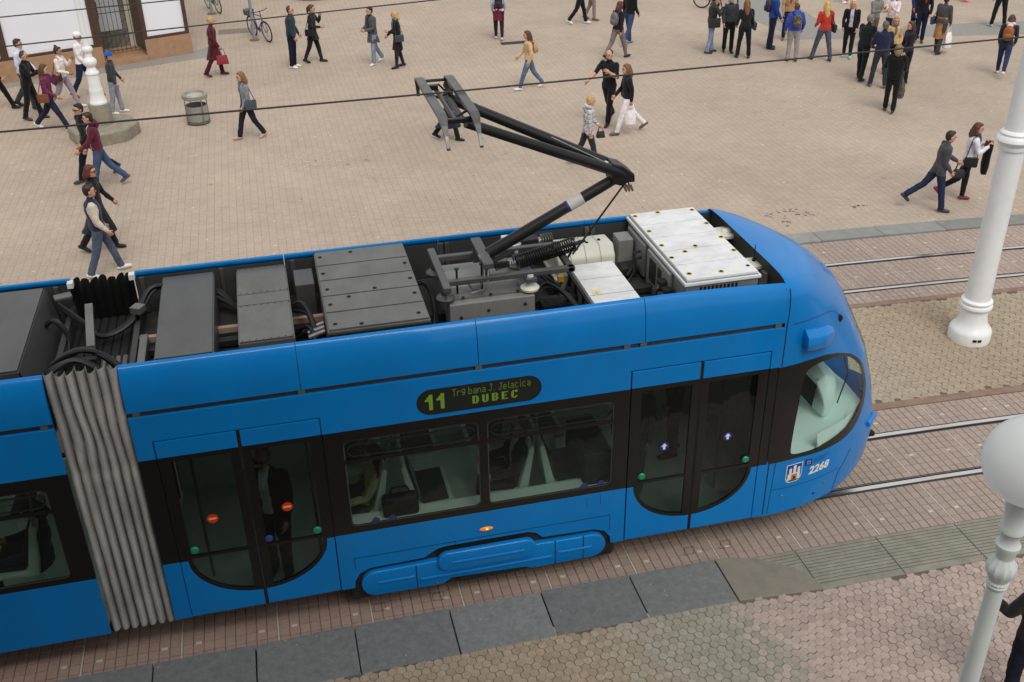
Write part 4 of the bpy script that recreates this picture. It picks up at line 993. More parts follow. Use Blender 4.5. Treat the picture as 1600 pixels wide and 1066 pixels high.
for i in range(3):
    part(MB().tube([(7.12, .72+i*.09, 3.22), (7.29, .72+i*.09, 3.27)], .028, 10), 'connector', STEEL, None, 0, True)
# rear rail frames and cross members
part(MB().box((5.4, 1.27, 3.1), (7.3, 1.33, 3.16)), 'cable_tray', mat('tray_wood', rgb(176, 150, 128), .6))
part(MB().box((5.4, 1.05, 3.06), (11.0, 1.15, 3.12)), 'cable_tray', DIM)
# cable bundles between boxes
def cables(pts, n, r, spread, name='cable'):
    for k in range(n):
        off = Vector((random.uniform(-1, 1)*spread*.4, random.uniform(-1, 1)*spread, random.uniform(-.6, .6)*spread)); pp = []
        P = [Vector(p) for p in pts]; m = len(P)
        for i in range((m-1)*6+1):
            s = min(i/6, m-1-1e-6); a = int(s); t = s-a; p0, p1, p2, p3 = P[max(a-1, 0)], P[a], P[a+1], P[min(a+2, m-1)]
            pp.append(.5*((2*p1)+(p2-p0)*t+(2*p0-5*p1+4*p2-p3)*t*t+(3*p1-p0-3*p2+p3)*t**3)+off*(.6+.4*math.sin(s*2+k)))
        part(MB().tube(pp, r, 7), name, CABLE, None, 0, True)
cables([(4.55, 1.9, 3.38), (4.8, 1.75, 3.2), (5.0, 1.5, 3.12), (5.3, 1.6, 3.2), (5.5, 1.9, 3.4), (5.64, 1.95, 3.42)], 4, .022, .07)
cables([(4.5, .55, 3.2), (4.75, .5, 3.45), (4.98, .55, 3.52), (5.2, .5, 3.44), (5.45, .4, 3.15)], 5, .022, .09)
cables([(4.5, .35, 3.12), (4.7, .3, 3.42), (4.95, .35, 3.5), (5.2, .35, 3.3), (5.35, .5, 3.05)], 3, .02, .05)
cables([(4.5, 1.5, 3.3), (4.62, 1.45, 3.36), (4.7, 1.4, 3.2), (4.68, 1.3, 3.05)], 3, .02, .06)
cables([(6.2, 1.9, 3.3), (6.32, 1.8, 3.2), (6.45, 1.7, 3.1)], 4, .02, .08)
cables([(6.98, 1.3, 3.3), (7.12, 1.1, 3.36), (7.2, .8, 3.2), (7.15, .5, 3.05)], 6, .022, .08)
cables([(7.0, 1.0, 3.1), (7.15, .8, 3.25), (7.2, .5, 3.1)], 4, .02, .07)
cables([(8.33, 1.45, 3.3), (8.43, 1.35, 3.36), (8.5, 1.2, 3.2), (8.48, 1.0, 3.05)], 5, .018, .07)
part(MB().obox((4.98, 1.15, 3.44), .08, .95, .05, (1, .12, 0)), 'cable_bridge', GREYM, None, .006)
part(MB().box((4.96, 1.1, 3.02), (5.0, 1.2, 3.42)), 'bridge_post', DIM)
part(MB().box((4.56, .95, 3.1), (5.0, 1.02, 3.16)), 'support_bar', DIM); part(MB().box((5.42, .3, 3.02), (5.50, 1.25, 3.22)), 'support_bracket', GREYM, None, .01)
part(MB().obox((4.62, 1.95, 3.42), .18, .12, .03, (1, .3, 0)), 'cable_clamp', GREYM, None, .006); part(MB().obox((5.4, 1.6, 3.34), .12, .12, .08, (1, -.6, 0)), 'cable_clamp', GREYM, None, .006)
for x in (5.05, 5.12, 5.19, 5.26): part(MB().tube([(x, .7, 3.06), (x, 1.1, 3.06)], .03, 8), 'conduit', GREYM, None, 0, True)
part(MB().box((4.66, 2.08, 3.44), (4.72, 2.17, 3.50)).box((5.30, 2.08, 3.46), (5.36, 2.17, 3.52)), 'bellows_clip', LIGHTM)

# ---- pantograph
pan = part(MB().box((8.53, .66, 3.56), (8.61, 1.68, 3.62)).box((8.6, 1.46, 3.54), (10.0, 1.53, 3.60)).box((8.6, .84, 3.54), (10.0, .91, 3.60)).box((9.92, .84, 3.54), (9.99, 1.53, 3.60)), 'pantograph', DGREY, None, .008)
part(MB().box((8.6, .76, 3.02), (9.53, 1.75, 3.36)), 'equipment_box', SIDEM, None, .01)
bxp = part(MB().box((8.66, .86, 3.36), (9.42, 1.12, 3.385)), 'box_lid', GREYM, None, .006)
for (x, z) in ((8.72, 3.2), (9.02, 3.25), (9.42, 3.27)): part(MB().ell((x, .757, z), .02, .01, .02, 10, 6), 'screw', DIM, bxp)
for x in (8.75, 9.05, 9.35): part(MB().box((x, .84, 3.38), (x+.03, .87, 3.395)), 'hinge', DIM, bxp)
ip = [(.05, 0), (.10, .015), (.105, .04), (.09, .055), (.05, .075), (.045, .10), (.045, .2)]
for (x, y, m) in ((9.50, .87, WHITEP), (8.58, .87, DGREY), (9.5, 1.5, WHITEP), (8.58, 1.5, DGREY)):
    part(MB().lathe(ip, (x, y, 3.37), 20), 'insulator', m, pan, 0, True)
part(MB().box((9.44, .78, 3.5), (9.56, 1.56, 3.54)), 'base_beam', mat('base_beam_blue', rgb(92, 96, 112), .5, .3), pan)
part(MB().box((9.0, .86, 3.68), (9.11, 1.56, 3.745)), 'pivot_beam', DGREY, pan, .008)
part(MB().box((9.0, .95, 3.5), (9.08, 1.0, 3.7)).box((9.0, 1.42, 3.5), (9.08, 1.47, 3.7)), 'pivot_bracket', DGREY, pan)
B0 = Vector((9.12, 1.2, 3.70)); EL = Vector((10.62, 1.17, 4.47))
part(MB().tube([B0, B0.lerp(EL, .97)], [.066, .060], 18), 'lower_arm', BLKM, pan, 0, True)
d = (EL-B0).normalized(); c0 = B0+(EL-B0)*.60; c1 = B0+(EL-B0)*.70
part(MB().tube([c0, c1], .0655, 18, caps=False), 'arm_label', mat('label_silver', rgb(196, 194, 192), .5), pan, 0, True)
part(MB().tube([B0+(EL-B0)*.585, B0+(EL-B0)*.60], .0652, 18, caps=False), 'arm_label', mat('logo_blue', rgb(22, 42, 130), .5), pan, 0, True)
N1 = Vector((8.86, .82, 5.30)); N2 = Vector((8.80, 1.48, 5.36))
part(MB().tube([EL+Vector((.02, -.05, .0)), N1], [.058, .050], 18), 'upper_arm', BLKM, pan, 0, True)
part(MB().tube([EL+Vector((-.08, .12, .06)), N2], [.058, .050], 18), 'upper_arm', BLKM, pan, 0, True)
part(MB().tube([EL+Vector((-.25, .16, .19)), N2+Vector((0, .1, .03))], .012, 8), 'guide_rod', BLKM, pan, 0, True)
part(MB().tube([EL+Vector((-.14, .04, .10)), EL+Vector((-.75, .16, .42)), EL+Vector((-1.0, .2, .50))], .006, 6), 'wire_rope', STEEL, pan)
part(MB().tube([EL+Vector((-.20, .05, .13)), EL+Vector((-.12, .04, .08))], [.02, .032], 8), 'rope_socket', LIGHTM, pan)
knee = MB().prism([(EL.x-.16, EL.z+.16), (EL.x-.04, EL.z+.12), (EL.x+.09, EL.z+.02), (EL.x+.10, EL.z-.07), (EL.x+.02, EL.z-.07), (EL.x-.06, EL.z-.10), (EL.x-.16, EL.z-.06)], 1.06, 1.30)
part(knee, 'knee_joint', BLKM, pan, .015)
for k in range(3):
    pts = [(EL.x-.04+.035*k+.02*math.sin(a)*2, 1.06+.05*math.cos(a), EL.z-.07-.09*math.sin(a)) for a in [R(q) for q in range(0, 181, 20)]]
    part(MB().tube(pts, .009, 6), 'shunt_cable', mat('shunt_braid', rgb(120, 108, 84), .5, .3), pan, 0, True)
part(MB().tube([(10.02, 1.02, 3.66), (10.60, 1.06, 4.40)], .011, 8), 'control_rod', BLKM, pan, 0, True)
part(MB().tube([(10.0, 1.2, 3.5), (10.1, 1.2, 3.68), (10.22, 1.2, 3.72)], .014, 8), 'stop_bracket', BLKM, pan)
# main spring
S0 = Vector((9.42, 1.12, 3.60)); S1 = Vector((10.10, 1.20, 3.70)); pts = []; n = 26; ax = (S1-S0).normalized(); u1 = ax.cross(Vector((0, 0, 1))).normalized(); u2 = u1.cross(ax)
for i in range(n*10+1):
    t = i/(n*10); a = 2*math.pi*n*t; pts.append(S0+(S1-S0)*t+u1*.075*math.cos(a)+u2*.075*math.sin(a))
part(MB().tube(pts, .0095, 6), 'spring', BLKM, pan, 0, True)
part(MB().tube([S0-ax*.25, S1+ax*.12], .02, 8), 'spring_rod', DIM, pan, 0, True)
mb = MB()
for i in range(9): mb.lathe([(.028, 0), (.028, .012)], S0-ax*(.24-i*.026), 10, axis='x')
part(mb, 'chain', STEEL, pan)
part(MB().tube([(9.0, 1.1, 3.74), (9.02, .93, 3.72), (9.0, .86, 3.6), (8.96, .86, 3.5), (8.88, .9, 3.44), (8.84, .98, 3.5)], .013, 8), 'earth_cable', STEEL, pan, 0, True)
part(MB().tube([(9.04, 1.1, 3.74), (9.06, .92, 3.7), (9.04, .85, 3.56), (8.98, .84, 3.45), (8.86, .87, 3.42)], .013, 8), 'earth_cable', STEEL, pan, 0, True)
for (x, y) in ((8.72, .93), (9.0, .98)): part(MB().tube([(x, y, 3.4), (x, y, 3.70)], .012, 8).lathe([(.026, 0), (.026, .012)], (x, y, 3.69), 10), 'stop_bolt', BLKM, pan)
part(MB().obox((9.2, 1.06, 3.62), .26, .05, .06, (.8, -.5, .2)), 'crank', DIM, pan, .008); part(MB().obox((9.24, 1.1, 3.68), .24, .03, .03, (.9, .3, .15)), 'crank', DIM, pan, .006)
# actuator row behind the spring
part(MB().tube([(9.3, 1.72, 3.44), (9.62, 1.75, 3.50), (9.98, 1.78, 3.52)], [.045, .05, .045], 12), 'actuator', STEEL, pan, 0, True)
part(MB().box((9.62, 1.68, 3.47), (9.82, 1.82, 3.58)), 'actuator_block', DIM, pan, .01)
mb = MB()
for i in range(5): mb.lathe([(.05, 0), (.075, .012), (.05, .024)], (9.86+i*.03, 1.78, 3.52), 16, axis='x')
part(mb, 'actuator_bellows', STEEL, pan, 0, True)
part(MB().box((9.42, 1.75, 3.52), (9.56, 1.9, 3.58)), 'white_box', WHITEP, pan, .01)
# collector head
for (xc, nm) in ((8.575, 0), (8.885, 1)):
    c_ = [(.22, 5.27), (.30, 5.36), (.38, 5.43), (.47, 5.485), (.55, 5.50), (1.15, 5.505), (1.78, 5.50), (1.86, 5.485), (1.93, 5.43), (1.95, 5.33), (1.95, 5.28)]
    vs = []
    for i, (y, z) in enumerate(c_):
        w = .018 if (i < 2 or i > 8) else (.03 if i in (2, 8, 9) else .045)
        vs += [(xc-w, y, z), (xc+w, y, z), (xc+w, y, z-.022), (xc-w, y, z-.022)]
    k = len(c_)
    fs = [(4*i+j, 4*i+(j+1) % 4, 4*i+4+(j+1) % 4, 4*i+4+j) for i in range(k-1) for j in range(4)]+[(3, 2, 1, 0), (4*k-4, 4*k-3, 4*k-2, 4*k-1)]
    hd = part(MB().add(vs, fs), 'contact_strip', CARBON, pan, .004)
    part(MB().add([(xc-.04, .58, 5.475), (xc+.04, .58, 5.475), (xc+.04, 1.76, 5.475), (xc-.04, 1.76, 5.475), (xc-.02, .62, 5.42), (xc+.02, .62, 5.42), (xc+.02, 1.7, 5.42), (xc-.02, 1.7, 5.42)], [(0, 1, 5, 4), (1, 2, 6, 5), (2, 3, 7, 6), (3, 0, 4, 7), (4, 5, 6, 7)]), 'strip_carrier', BLKM, pan)
part(MB().box((8.58, .56, 5.385), (8.9, .62, 5.43)), 'head_beam', BLKM, pan, .006)
part(MB().tube([(8.58, 1.86, 5.44), (8.885, 1.86, 5.44)], .016, 8), 'head_tie', BLKM, pan, 0, True)
part(MB().tube([(8.83, .75, 5.34), (8.81, 1.62, 5.36)], .028, 10), 'head_shaft', DGREY, pan, 0, True)
part(MB().tube([(8.72, .6, 5.40), (8.72, 1.66, 5.40)], .024, 10), 'head_tube', DGREY, pan, 0, True)
for y in (.78, 1.5):
    part(MB().tube([(8.57, y, 5.44), (8.72, y, 5.36), (8.88, y, 5.44)], .014, 8), 'suspension_link', BLKM, pan, 0, True)
part(MB().tube([(8.6, 1.62, 5.47), (8.68, 1.62, 5.43), (8.74, 1.6, 5.47), (8.8, 1.62, 5.40)], .012, 6), 'flex_cable', BLKM, pan, 0, True)
part(MB().obox((8.68, 1.58, 5.45), .09, .06, .05, (1, 0, 0)), 'spring_box', BLKM, pan)
part(MB().tube([(8.88, .62, 5.40), (8.72, .78, 5.36), (8.58, .9, 5.40)], .010, 6), 'brace', BLKM, pan)

# ---- white tank-like unit on the far side
wb = part(MB().prism([(1.58, 3.10), (2.06, 3.10), (2.06, 3.30), (2.0, 3.40), (1.7, 3.42), (1.60, 3.30)], 10.02, 10.72, 'x'), 'white_unit', WHITEP, None, .025, True, 3)
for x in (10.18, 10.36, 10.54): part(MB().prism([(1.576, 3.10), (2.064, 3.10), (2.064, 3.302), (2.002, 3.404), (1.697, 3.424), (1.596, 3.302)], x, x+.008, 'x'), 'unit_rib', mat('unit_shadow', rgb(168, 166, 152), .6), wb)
for (x, y) in ((10.26, 1.74), (10.30, 1.92), (10.42, 1.78), (10.46, 1.96), (10.58, 1.82)): part(MB().lathe([(.02, 0), (.02, .012)], (x, y, 3.412), 10), 'unit_bolt', HOLE, wb)
part(MB().box((9.98, 1.55, 3.07), (10.76, 2.08, 3.10)), 'unit_base', WHITEP, wb, .006); part(MB().box((10.60, 1.585, 3.2), (10.68, 1.592, 3.22)), 'unit_plate', mat('plate_grey', rgb(150, 150, 140), .6), wb)
for x in (10.02, 10.4, 10.72): part(MB().box((x-.02, 1.6, 3.02), (x+.02, 2.0, 3.07)), 'unit_foot', DIM, wb)
part(MB().tube([(10.5, 1.5, 3.05), (10.54, 1.52, 3.14), (10.56, 1.56, 3.2)], .03, 8), 'hose', CABLE, wb, 0, True)
part(MB().tube([(9.9, .95, 3.05), (9.92, 1.1, 3.18), (10.05, 1.35, 3.2), (10.4, 1.5, 3.2)], .03, 8), 'hose', mat('hose_brown', rgb(70, 62, 56), .6), None, 0, True)
# ---- finned heatsinks
for (x0, y0, zz) in ((9.62, .75, 3.2), (9.66, .45, 3.16)):
    hsk = part(MB().box((x0, y0, 3.03), (x0+.34, y0+.22, zz-.06)), 'heatsink', DIM)
    for i in range(8): part(MB().box((x0, y0+.01+i*.026, zz-.06), (x0+.34, y0+.02+i*.026, zz)), 'fin', BLKM, hsk)
part(MB().box((9.86, 1.0, 3.35), (9.92, 1.06, 3.41)), 'yellow_tag', mat('tag_yellow', rgb(214, 160, 30), .6))
cables([(9.55, .9, 3.3), (9.7, 1.0, 3.36), (9.9, .9, 3.25), (10.02, .7, 3.1)], 5, .016, .08); cables([(9.5, 1.4, 3.45), (9.7, 1.5, 3.3), (9.9, 1.4, 3.15), (10.0, 1.2, 3.1)], 4, .016, .07)
for i in range(26):
    x, y = random.uniform(9.5, 10.0), random.uniform(.5, 1.5); s = random.uniform(.02, .05); part(MB().obox((x, y, 3.06+s), s*2, s*1.6, s*2, (random.random(), random.random(), 0)), 'small_fitting', DIM)
# ---- three-lid box and the large bright air unit
b6 = roof_box('battery_box', 10.10, 10.64, .25, 1.46, 3.02, 3.31, SIDEM, LIGHTM, [.36, .32, .32], gap=.018)
part(MB().box((10.16, .68, 3.3105), (10.27, .8, 3.3135)), 'warning_label', mat('label_cream', rgb(224, 216, 186), .6), b6); part(MB().prism([(10.18, .7), (10.24, .7), (10.21, .76)], 3.3135, 3.3145, 'z'), 'warning_triangle', YEL, b6)
part(MB().box((10.075, .27, 3.24), (10.10, 1.44, 3.27)), 'edge_rail', DIM, b6)
for y in (.5, .8, 1.1, 1.35): part(MB().box((10.08, y, 3.1), (10.1, y+.05, 3.22)), 'latch', DIM, b6)
b7 = roof_box('air_unit', 11.04, 11.87, .27, 2.10, 3.02, 3.575, mat('air_unit_side', rgb(146, 147, 147), .45, .3, var=.1, vscale=4, dirt=.25), LIGHTM, 5,
    holes=[(.06, .95), (.42, .97), (.93, .95), (.07, .70), (.94, .72), (.07, .48), (.5, .42), (.95, .50), (.3, .36), (.06, .30), (.94, .30), (.1, .07), (.52, .05), (.92, .08)], plates=[(.22, .70), (.78, .72), (.22, .30), (.78, .30)], gap=.014, hole_r=.02, ringm=YEL, lidh=.03)
part(MB().box((11.02, .25, 3.50), (11.89, 2.12, 3.535)), 'rim', LIGHTM, b7, .004)
for i in range(10): part(MB().box((11.2+i*.045, .262, 3.38), (11.225+i*.045, .272, 3.47)), 'vent_slot', HOLE, b7)
part(MB().box((10.99, .62, 3.06), (11.04, 1.3, 3.48)).box((11.0, 1.42, 3.06), (11.04, 2.0, 3.46)), 'side_door', SIDEM, b7, .008)
part(MB().box((10.985, 1.0, 3.15), (10.992, 1.2, 3.42)), 'side_window', DIM, b7); part(MB().box((10.982, .84, 3.3), (10.99, .94, 3.42)), 'side_plate', DIM, b7)
part(MB().box((10.80, 1.72, 3.06), (10.98, 1.96, 3.42)), 'junction_box', SIDEM, b7, .008)
for (y, z) in ((.42, 3.2), (.56, 3.27), (.70, 3.3)):
    part(MB().tube([(11.03, y, z), (10.94, y, z+.03), (10.86, y-.02, z-.02), (10.84, y-.03, z-.14), (10.87, y-.03, 3.04)], .038, 10), 'black_connector', CABLE, b7, 0, True)
    part(MB().box((10.9, y-.05, z-.04), (11.0, y+.05, z+.08)), 'plug', RUB, b7, .01)
for (y, z) in ((1.46, 3.3), (1.5, 3.36)): part(MB().tube([(10.98, y, z), (10.9, y-.02, z), (10.88, y-.05, z-.16), (10.8, y-.1, z-.24)], .018, 8), 'black_lead', CABLE, b7, 0, True)
part(MB().box((10.78, 1.5, 3.05), (10.96, 1.7, 3.16)), 'black_block', DIM, None, .01)
# ---- white antenna plates by the nose
ant = part(MB().prism(rrect(11.98, 1.48, 12.28, 1.76, .05, 4), 3.385, 3.43, 'z'), 'antenna_plate', WHITEP, None, .008); part(MB().ell((12.12, 1.62, 3.43), .09, .06, .035, 16, 8), 'antenna_dome', WHITEP, ant, 0, True)
part(MB().box((12.08, 1.55, 3.02), (12.2, 1.7, 3.39)), 'antenna_post', DIM, ant)
ant = part(MB().prism(rrect(11.95, .72, 12.24, .96, .05, 4), 3.345, 3.39, 'z'), 'antenna_plate', WHITEP, None, .008)
part(MB().lathe([(.022, 0), (.02, .03), (.008, .04), (.004, .2)], (12.1, .86, 3.39), 10), 'antenna_rod', RUB, ant, 0, True); part(MB().ell((12.0, 1.05, 3.2), .16, .13, .14, 16, 10), 'antenna_body', WHITEP, ant, 0, True)
part(MB().box((12.06, .5, 3.02), (12.1, .6, 3.40)), 'cab_roof_post', GREYM); part(MB().box((11.9, .2, 3.02), (12.12, 2.1, 3.1)), 'cab_roof_step', WHITEP)
part(MB().add([(12.13, .17, 3.08), (12.13, 2.13, 3.08), (12.135, 2.13, 3.50), (12.135, .17, 3.50)], [(0, 1, 2, 3)]), 'nose_bulkhead', INNER)

# ================================================================== overhead wires
def wire(pts, r, label, name='overhead_wire'):
    o = MB().tube(pts, r, 8).build(name, mat('copper_wire', rgb(58, 58, 56), .5, .4), None, 0, True); tag(o, label, 'wire', 'overhead wires'); return o
wire([(-30, 1.15, 5.34), (4.6, 1.15, 5.50), (8.7, 1.15, 5.517), (15, 1.1, 5.60), (45, .2, 5.95)], .0095, 'thick contact wire resting on the pantograph of the blue tram')
wire([(-30, 6.13, 5.2), (3.8, 6.13, 5.50), (6, 6.13, 5.575), (40, 5.9, 6.2)], .008, 'upper thin wire crossing the top left corner in front of the shop')
wire([(-30, 4.4, 5.1), (4.2, 4.4, 5.52), (9.3, 4.4, 5.72), (40, 4.2, 6.6)], .008, 'lower thin wire crossing the top left over the shop windows and bicycle')

# ================================================================== buildings, lamps, street furniture
# shop building, its front runs from (-3,23.25) to (4.95,26.1)
FO = Vector((4.95, 26.12, 0)); FD = Vector((-5.42, -2.0, 0)).normalized(); FN = Vector((-FD.y, FD.x, 0))   # FD runs left along the front
if FN.y > 0: FN = -FN                                                                             # outward, to the street
shop = empty('shop_building', FO, 0); tag(shop, 'corner shop with white blinded windows, brown frames and orange stone plinth at top left', 'building')
shop.rotation_euler.z = math.atan2(FD.y, FD.x)
# local: x along the front (0 at the right corner, growing leftwards), y = +into street? choose sign
_lx = FD; _ly = Vector((0, 0, 1)).cross(FD); OUT = 1 if _ly.dot(FN) > 0 else -1
def lb(x0, x1, d0, d1, z0, z1):     # d = distance out of the facade plane
    a, b = sorted((OUT*d0, OUT*d1)); return (x0, a, z0), (x1, b, z1)
STONE = mat('orange_stone', rgb(172, 136, 106), .75, var=.12, vscale=5, bump=.15, dirt=.2)
BROWN = mat('brown_frame', rgb(78, 56, 44), .5, var=.1); BLIND = mat('white_blind', rgb(242, 243, 250), .3)
WALLS = mat('shop_wall', rgb(214, 206, 190), .85, var=.08)
def sp(a, b, name, m, bev=.006, parent=None): return MB().box(a, b).build(name, m, parent or shop, bev)
sp(*lb(-.02, 1.42, -.5, .03, -.05, .62), 'plinth', STONE); sp(*lb(2.72, 14, -.5, .03, -.05, .62), 'plinth', STONE)
sp(*lb(1.42, 2.72, -1.6, .10, -.05, .16), 'step', STONE); sp(*lb(1.42, 2.72, -1.6, -.35, .16, .30), 'step', STONE)
sp(*lb(-.0, 14, -6, -.9, 0, 9), 'wall', WALLS); sp(*lb(-.0, 14, -.9, -.02, 3.9, 9), 'wall', WALLS)
def shop_win(x0, x1):
    w = sp(*lb(x0+.11, x1-.11, -.10, -.07, .70, 3.75), 'window_blind', BLIND, 0)
    for a in ((x0, x0+.11, -.12, .0, .62, 3.9), (x1-.11, x1, -.12, .0, .62, 3.9), (x0+.11, x1-.11, -.12, -.003, .62, .70), (x0+.11, x1-.11, -.12, -.003, 3.75, 3.9)): sp(*lb(*a), 'window_frame', BROWN, .006, w)
shop_win(.0, 1.42)
for i in range(4): shop_win(2.82+2.65*i, 2.82+2.65*(i+1))
sp(*lb(2.72, 2.82, -.14, .01, .62, 3.9), 'pilaster', BROWN)
# recessed door with grille
dr = sp(*lb(1.62, 2.62, -.95, -.90, .30, 3.2), 'door', mat('door_brown', rgb(70, 48, 36), .5)); sp(*lb(1.80, 2.46, -.90, -.885, .85, 3.0), 'pane', mat('door_pane', rgb(196, 198, 204), .4), 0, dr)
sp(*lb(1.40, 1.46, -.95, -.0, .30, 3.9), 'reveal', BROWN); sp(*lb(2.66, 2.72, -.95, -.0, .30, 3.9), 'reveal', BROWN)
sp(*lb(2.44, 2.62, -.90, -.86, 1.25, 1.75), 'letter_box', mat('box_maroon', rgb(92, 36, 34), .5), .006, dr)
gr = sp(*lb(1.46, 2.66, -.30, -.285, 3.0, 3.05), 'grille', IRON, 0)
for i in range(9): sp(*lb(1.52+i*.135, 1.535+i*.135, -.30, -.285, .30, 3.0), 'grille_bar', IRON, 0, gr)
for z in (.36, .8, 1.5, 2.2): sp(*lb(1.46, 2.66, -.305, -.28, z, z+.02), 'grille_rail', IRON, 0, gr)

# ---- lamp posts
LPW = mat('lamp_white', rgb(240, 241, 240), .42, coat=.1, var=.04, vscale=3, dirt=.08, dscale=9, dcol=(.3, .28, .25, 1))
LPG = mat('lamp_grey', rgb(222, 228, 225), .45, coat=.1, var=.04, dirt=.06, dscale=9)
GLOBE = mat('globe_glass', rgb(250, 252, 251), .3, coat=.3)
_t = GLOBE.node_tree; _tl = _t.nodes.new('ShaderNodeBsdfTranslucent'); _tl.inputs[0].default_value = (.95, .97, .965, 1); _mx = _t.nodes.new('ShaderNodeMixShader'); _mx.inputs[0].default_value = .5
_t.links.new(_t.nodes['Principled BSDF'].outputs[0], _mx.inputs[1]); _t.links.new(_tl.outputs[0], _mx.inputs[2]); _t.links.new(_mx.outputs[0], _t.nodes['Material Output'].inputs[0])
STON = mat('plinth_stone', rgb(150, 142, 126), .9, var=.18, vscale=6, bump=.35, dirt=.35, dscale=4)
def fluted(n, a): return lambda t, i: 1+a*math.cos(n*t)
lp = empty('lamp_post', (17.56, 3.72, 0)); tag(lp, 'thick white cast iron lamp post on the paved island right of the tram front', 'lamp post', 'white street lamps')
MB().lathe([(.32, 0), (.325, .03), (.325, .17), (.315, .20), (.29, .235), (.25, .28), (.225, .34), (.21, .42), (.205, .5), (.205, .56)], (0, 0, 0), 40).build('base', LPW, lp, 0, True)
MB().lathe([(.2, .56), (.235, .575), (.25, .6), (.245, .635), (.22, .65), (.215, .665), (.235, .68), (.24, .705), (.225, .725), (.195, .735)], (0, 0, 0), 40).build('collar', LPW, lp, 0, True)
MB().lathe([(.195, .73), (.185, 1.5), (.18, 3.2)], (0, 0, 0), 36).build('shaft', LPW, lp, 0, True)
MB().lathe([(.18, 3.19), (.2, 3.2), (.21, 3.23), (.2, 3.27), (.235, 3.30), (.262, 3.34), (.25, 3.39), (.215, 3.42), (.22, 3.45), (.2, 3.48), (.17, 3.49)], (0, 0, 0), 40).build('collar', LPW, lp, 0, True)
MB().lathe([(.17, 3.48), (.155, 6.0), (.06, 6.1), (.03, 6.4)], (0, 0, 0), 32).build('upper_shaft', LPW, lp, 0, True)
for a in (-1.95, -1.72): MB().obox((.325*math.cos(a), .325*math.sin(a), .12), .03, .055, .035, (math.cos(a), math.sin(a), 0)).build('cable_slot', HOLE, lp)
lp = empty('lamp_post', (10.84, -5.0, zt(10.84))); tag(lp, 'slim grey lamp post with a large white globe at the lower right corner', 'lamp post', 'white street lamps')
z0 = 4.925
MB().lathe([(0.1476, 0), (0.1476, .4), (0.0984, .5), (0.0697, .6), (0.0615, 2.0), (0.05084, z0-.92)], (0, 0, 0), 28).build('shaft', LPG, lp, 0, True)
MB().lathe([(0.05084, z0-.92), (0.0574, z0-.91), (0.0615, z0-.895), (0.05412, z0-.88)], (0, 0, 0), 28).build('collar', LPG, lp, 0, True)
MB().lathe([(0.05412, z0-.885), (0.06396, z0-.87), (0.0574, z0-.855), (0.0615, z0-.84), (0.08036, z0-.80), (0.0861, z0-.77), (0.08036, z0-.735), (0.0574, z0-.70), (0.05084, z0-.68)], (0, 0, 0), 40, lambda t, i: 1+(.05*math.cos(12*t) if 3 < i < 8 else .03*math.cos(20*t) if i < 3 else 0)).build('capital', LPG, lp, 0, True)
MB().lathe([(0.05084, z0-.69), (0.0574, z0-.64), (0.0697, z0-.61), (0.0697, z0-.585), (0.0574, z0-.57), (0.05084, z0-.53), (0.0615, z0-.50), (0.0738, z0-.48), (0.0697, z0-.45), (0.05904, z0-.43), (0.0697, z0-.33), (0.082, z0-.24)], (0, 0, 0), 32).build('neck', LPG, lp, 0, True)
prof = [(.09, -.24)]+[(.258*math.cos(a), .258*math.sin(a)) for a in [R(q) for q in range(-68, 90, 8)]]+[(.01, .258)]
MB().lathe(prof, (0, 0, z0), 48).build('globe', GLOBE, lp, 0, True)
MB().ell((.02, -.1, z0-.242), .006, .006, .006, 8, 6).build('globe_screw', DIM, lp)
lp = empty('lamp_post', (2.97, 18.35, .84)); tag(lp, 'slender white lamp post rising from the octagonal stone plinth at the left', 'lamp post', 'white street lamps')
MB().lathe([(.21, 0), (.215, .03), (.2, .06), (.18, .10), (.165, .3), (.17, .33), (.16, .36), (.15, .42), (.14, .72), (.165, .74), (.16, .78), (.12, .82), (.10, .9), (.15, .96), (.17, 1.02), (.15, 1.08), (.09, 1.14), (.08, 1.24), (.12, 1.28), (.135, 1.32), (.12, 1.37), (.08, 1.41), (.07, 1.5)], (0, 0, 0), 32).build('base', LPW, lp, 0, True)
MB().lathe([(.07, 1.48), (.06, 3.0), (.05, 4.4), (.02, 4.5)], (0, 0, 0), 24).build('shaft', LPW, lp, 0, True)
pl = empty('stone_plinth', (2.97, 18.35, 0)); tag(pl, 'octagonal grey stone plinth under the slender lamp post', 'plinth')
MB().lathe([(.86, 0), (.86, .28), (.82, .32), (.3, .33)], (0, 0, 0), 8).build('base_block', STON, pl, .012)
MB().lathe([(.27, .30), (.26, .80), (.25, .84)], (0, 0, 0), 24).build('drum', STON, pl, 0, True)

# ---- litter bin
bn = empty('litter_bin', (5.25, 18.75, 0)); tag(bn, 'round grey metal litter bin on thin legs standing in the brick plaza', 'litter bin')
BINM = mat('bin_metal', rgb(172, 170, 162), .5, .5, var=.12, dirt=.3, dscale=8)
MB().lathe([(.27, .08), (.27, .48), (.262, .48), (.25, .12), (.02, .12)], (0, 0, 0), 28).build('drum', BINM, bn, 0, True)
MB().lathe([(.315, .66), (.325, .68), (.325, .76), (.30, .785), (.25, .78), (.24, .74), (.02, .73)], (0, 0, 0), 28).build('top_ring', BINM, bn, 0, True)
mb = MB().lathe([(.22, .735), (.02, .75)], (0, 0, 0), 20); mb.build('ash_tray', mat('ash', rgb(186, 178, 160), .9, var=.2, vscale=30), bn)
for k in range(4):
    a = R(30+90*k); MB().tube([(.31*math.cos(a), .31*math.sin(a), 0), (.30*math.cos(a), .30*math.sin(a), .72)], .014, 8).build('leg', STEEL, bn, 0, True)
MB().lathe([(.30, .04), (.30, .07), (.27, .07), (.27, .04)], (0, 0, 0), 28).build('foot_ring', STEEL, bn, 0, True)

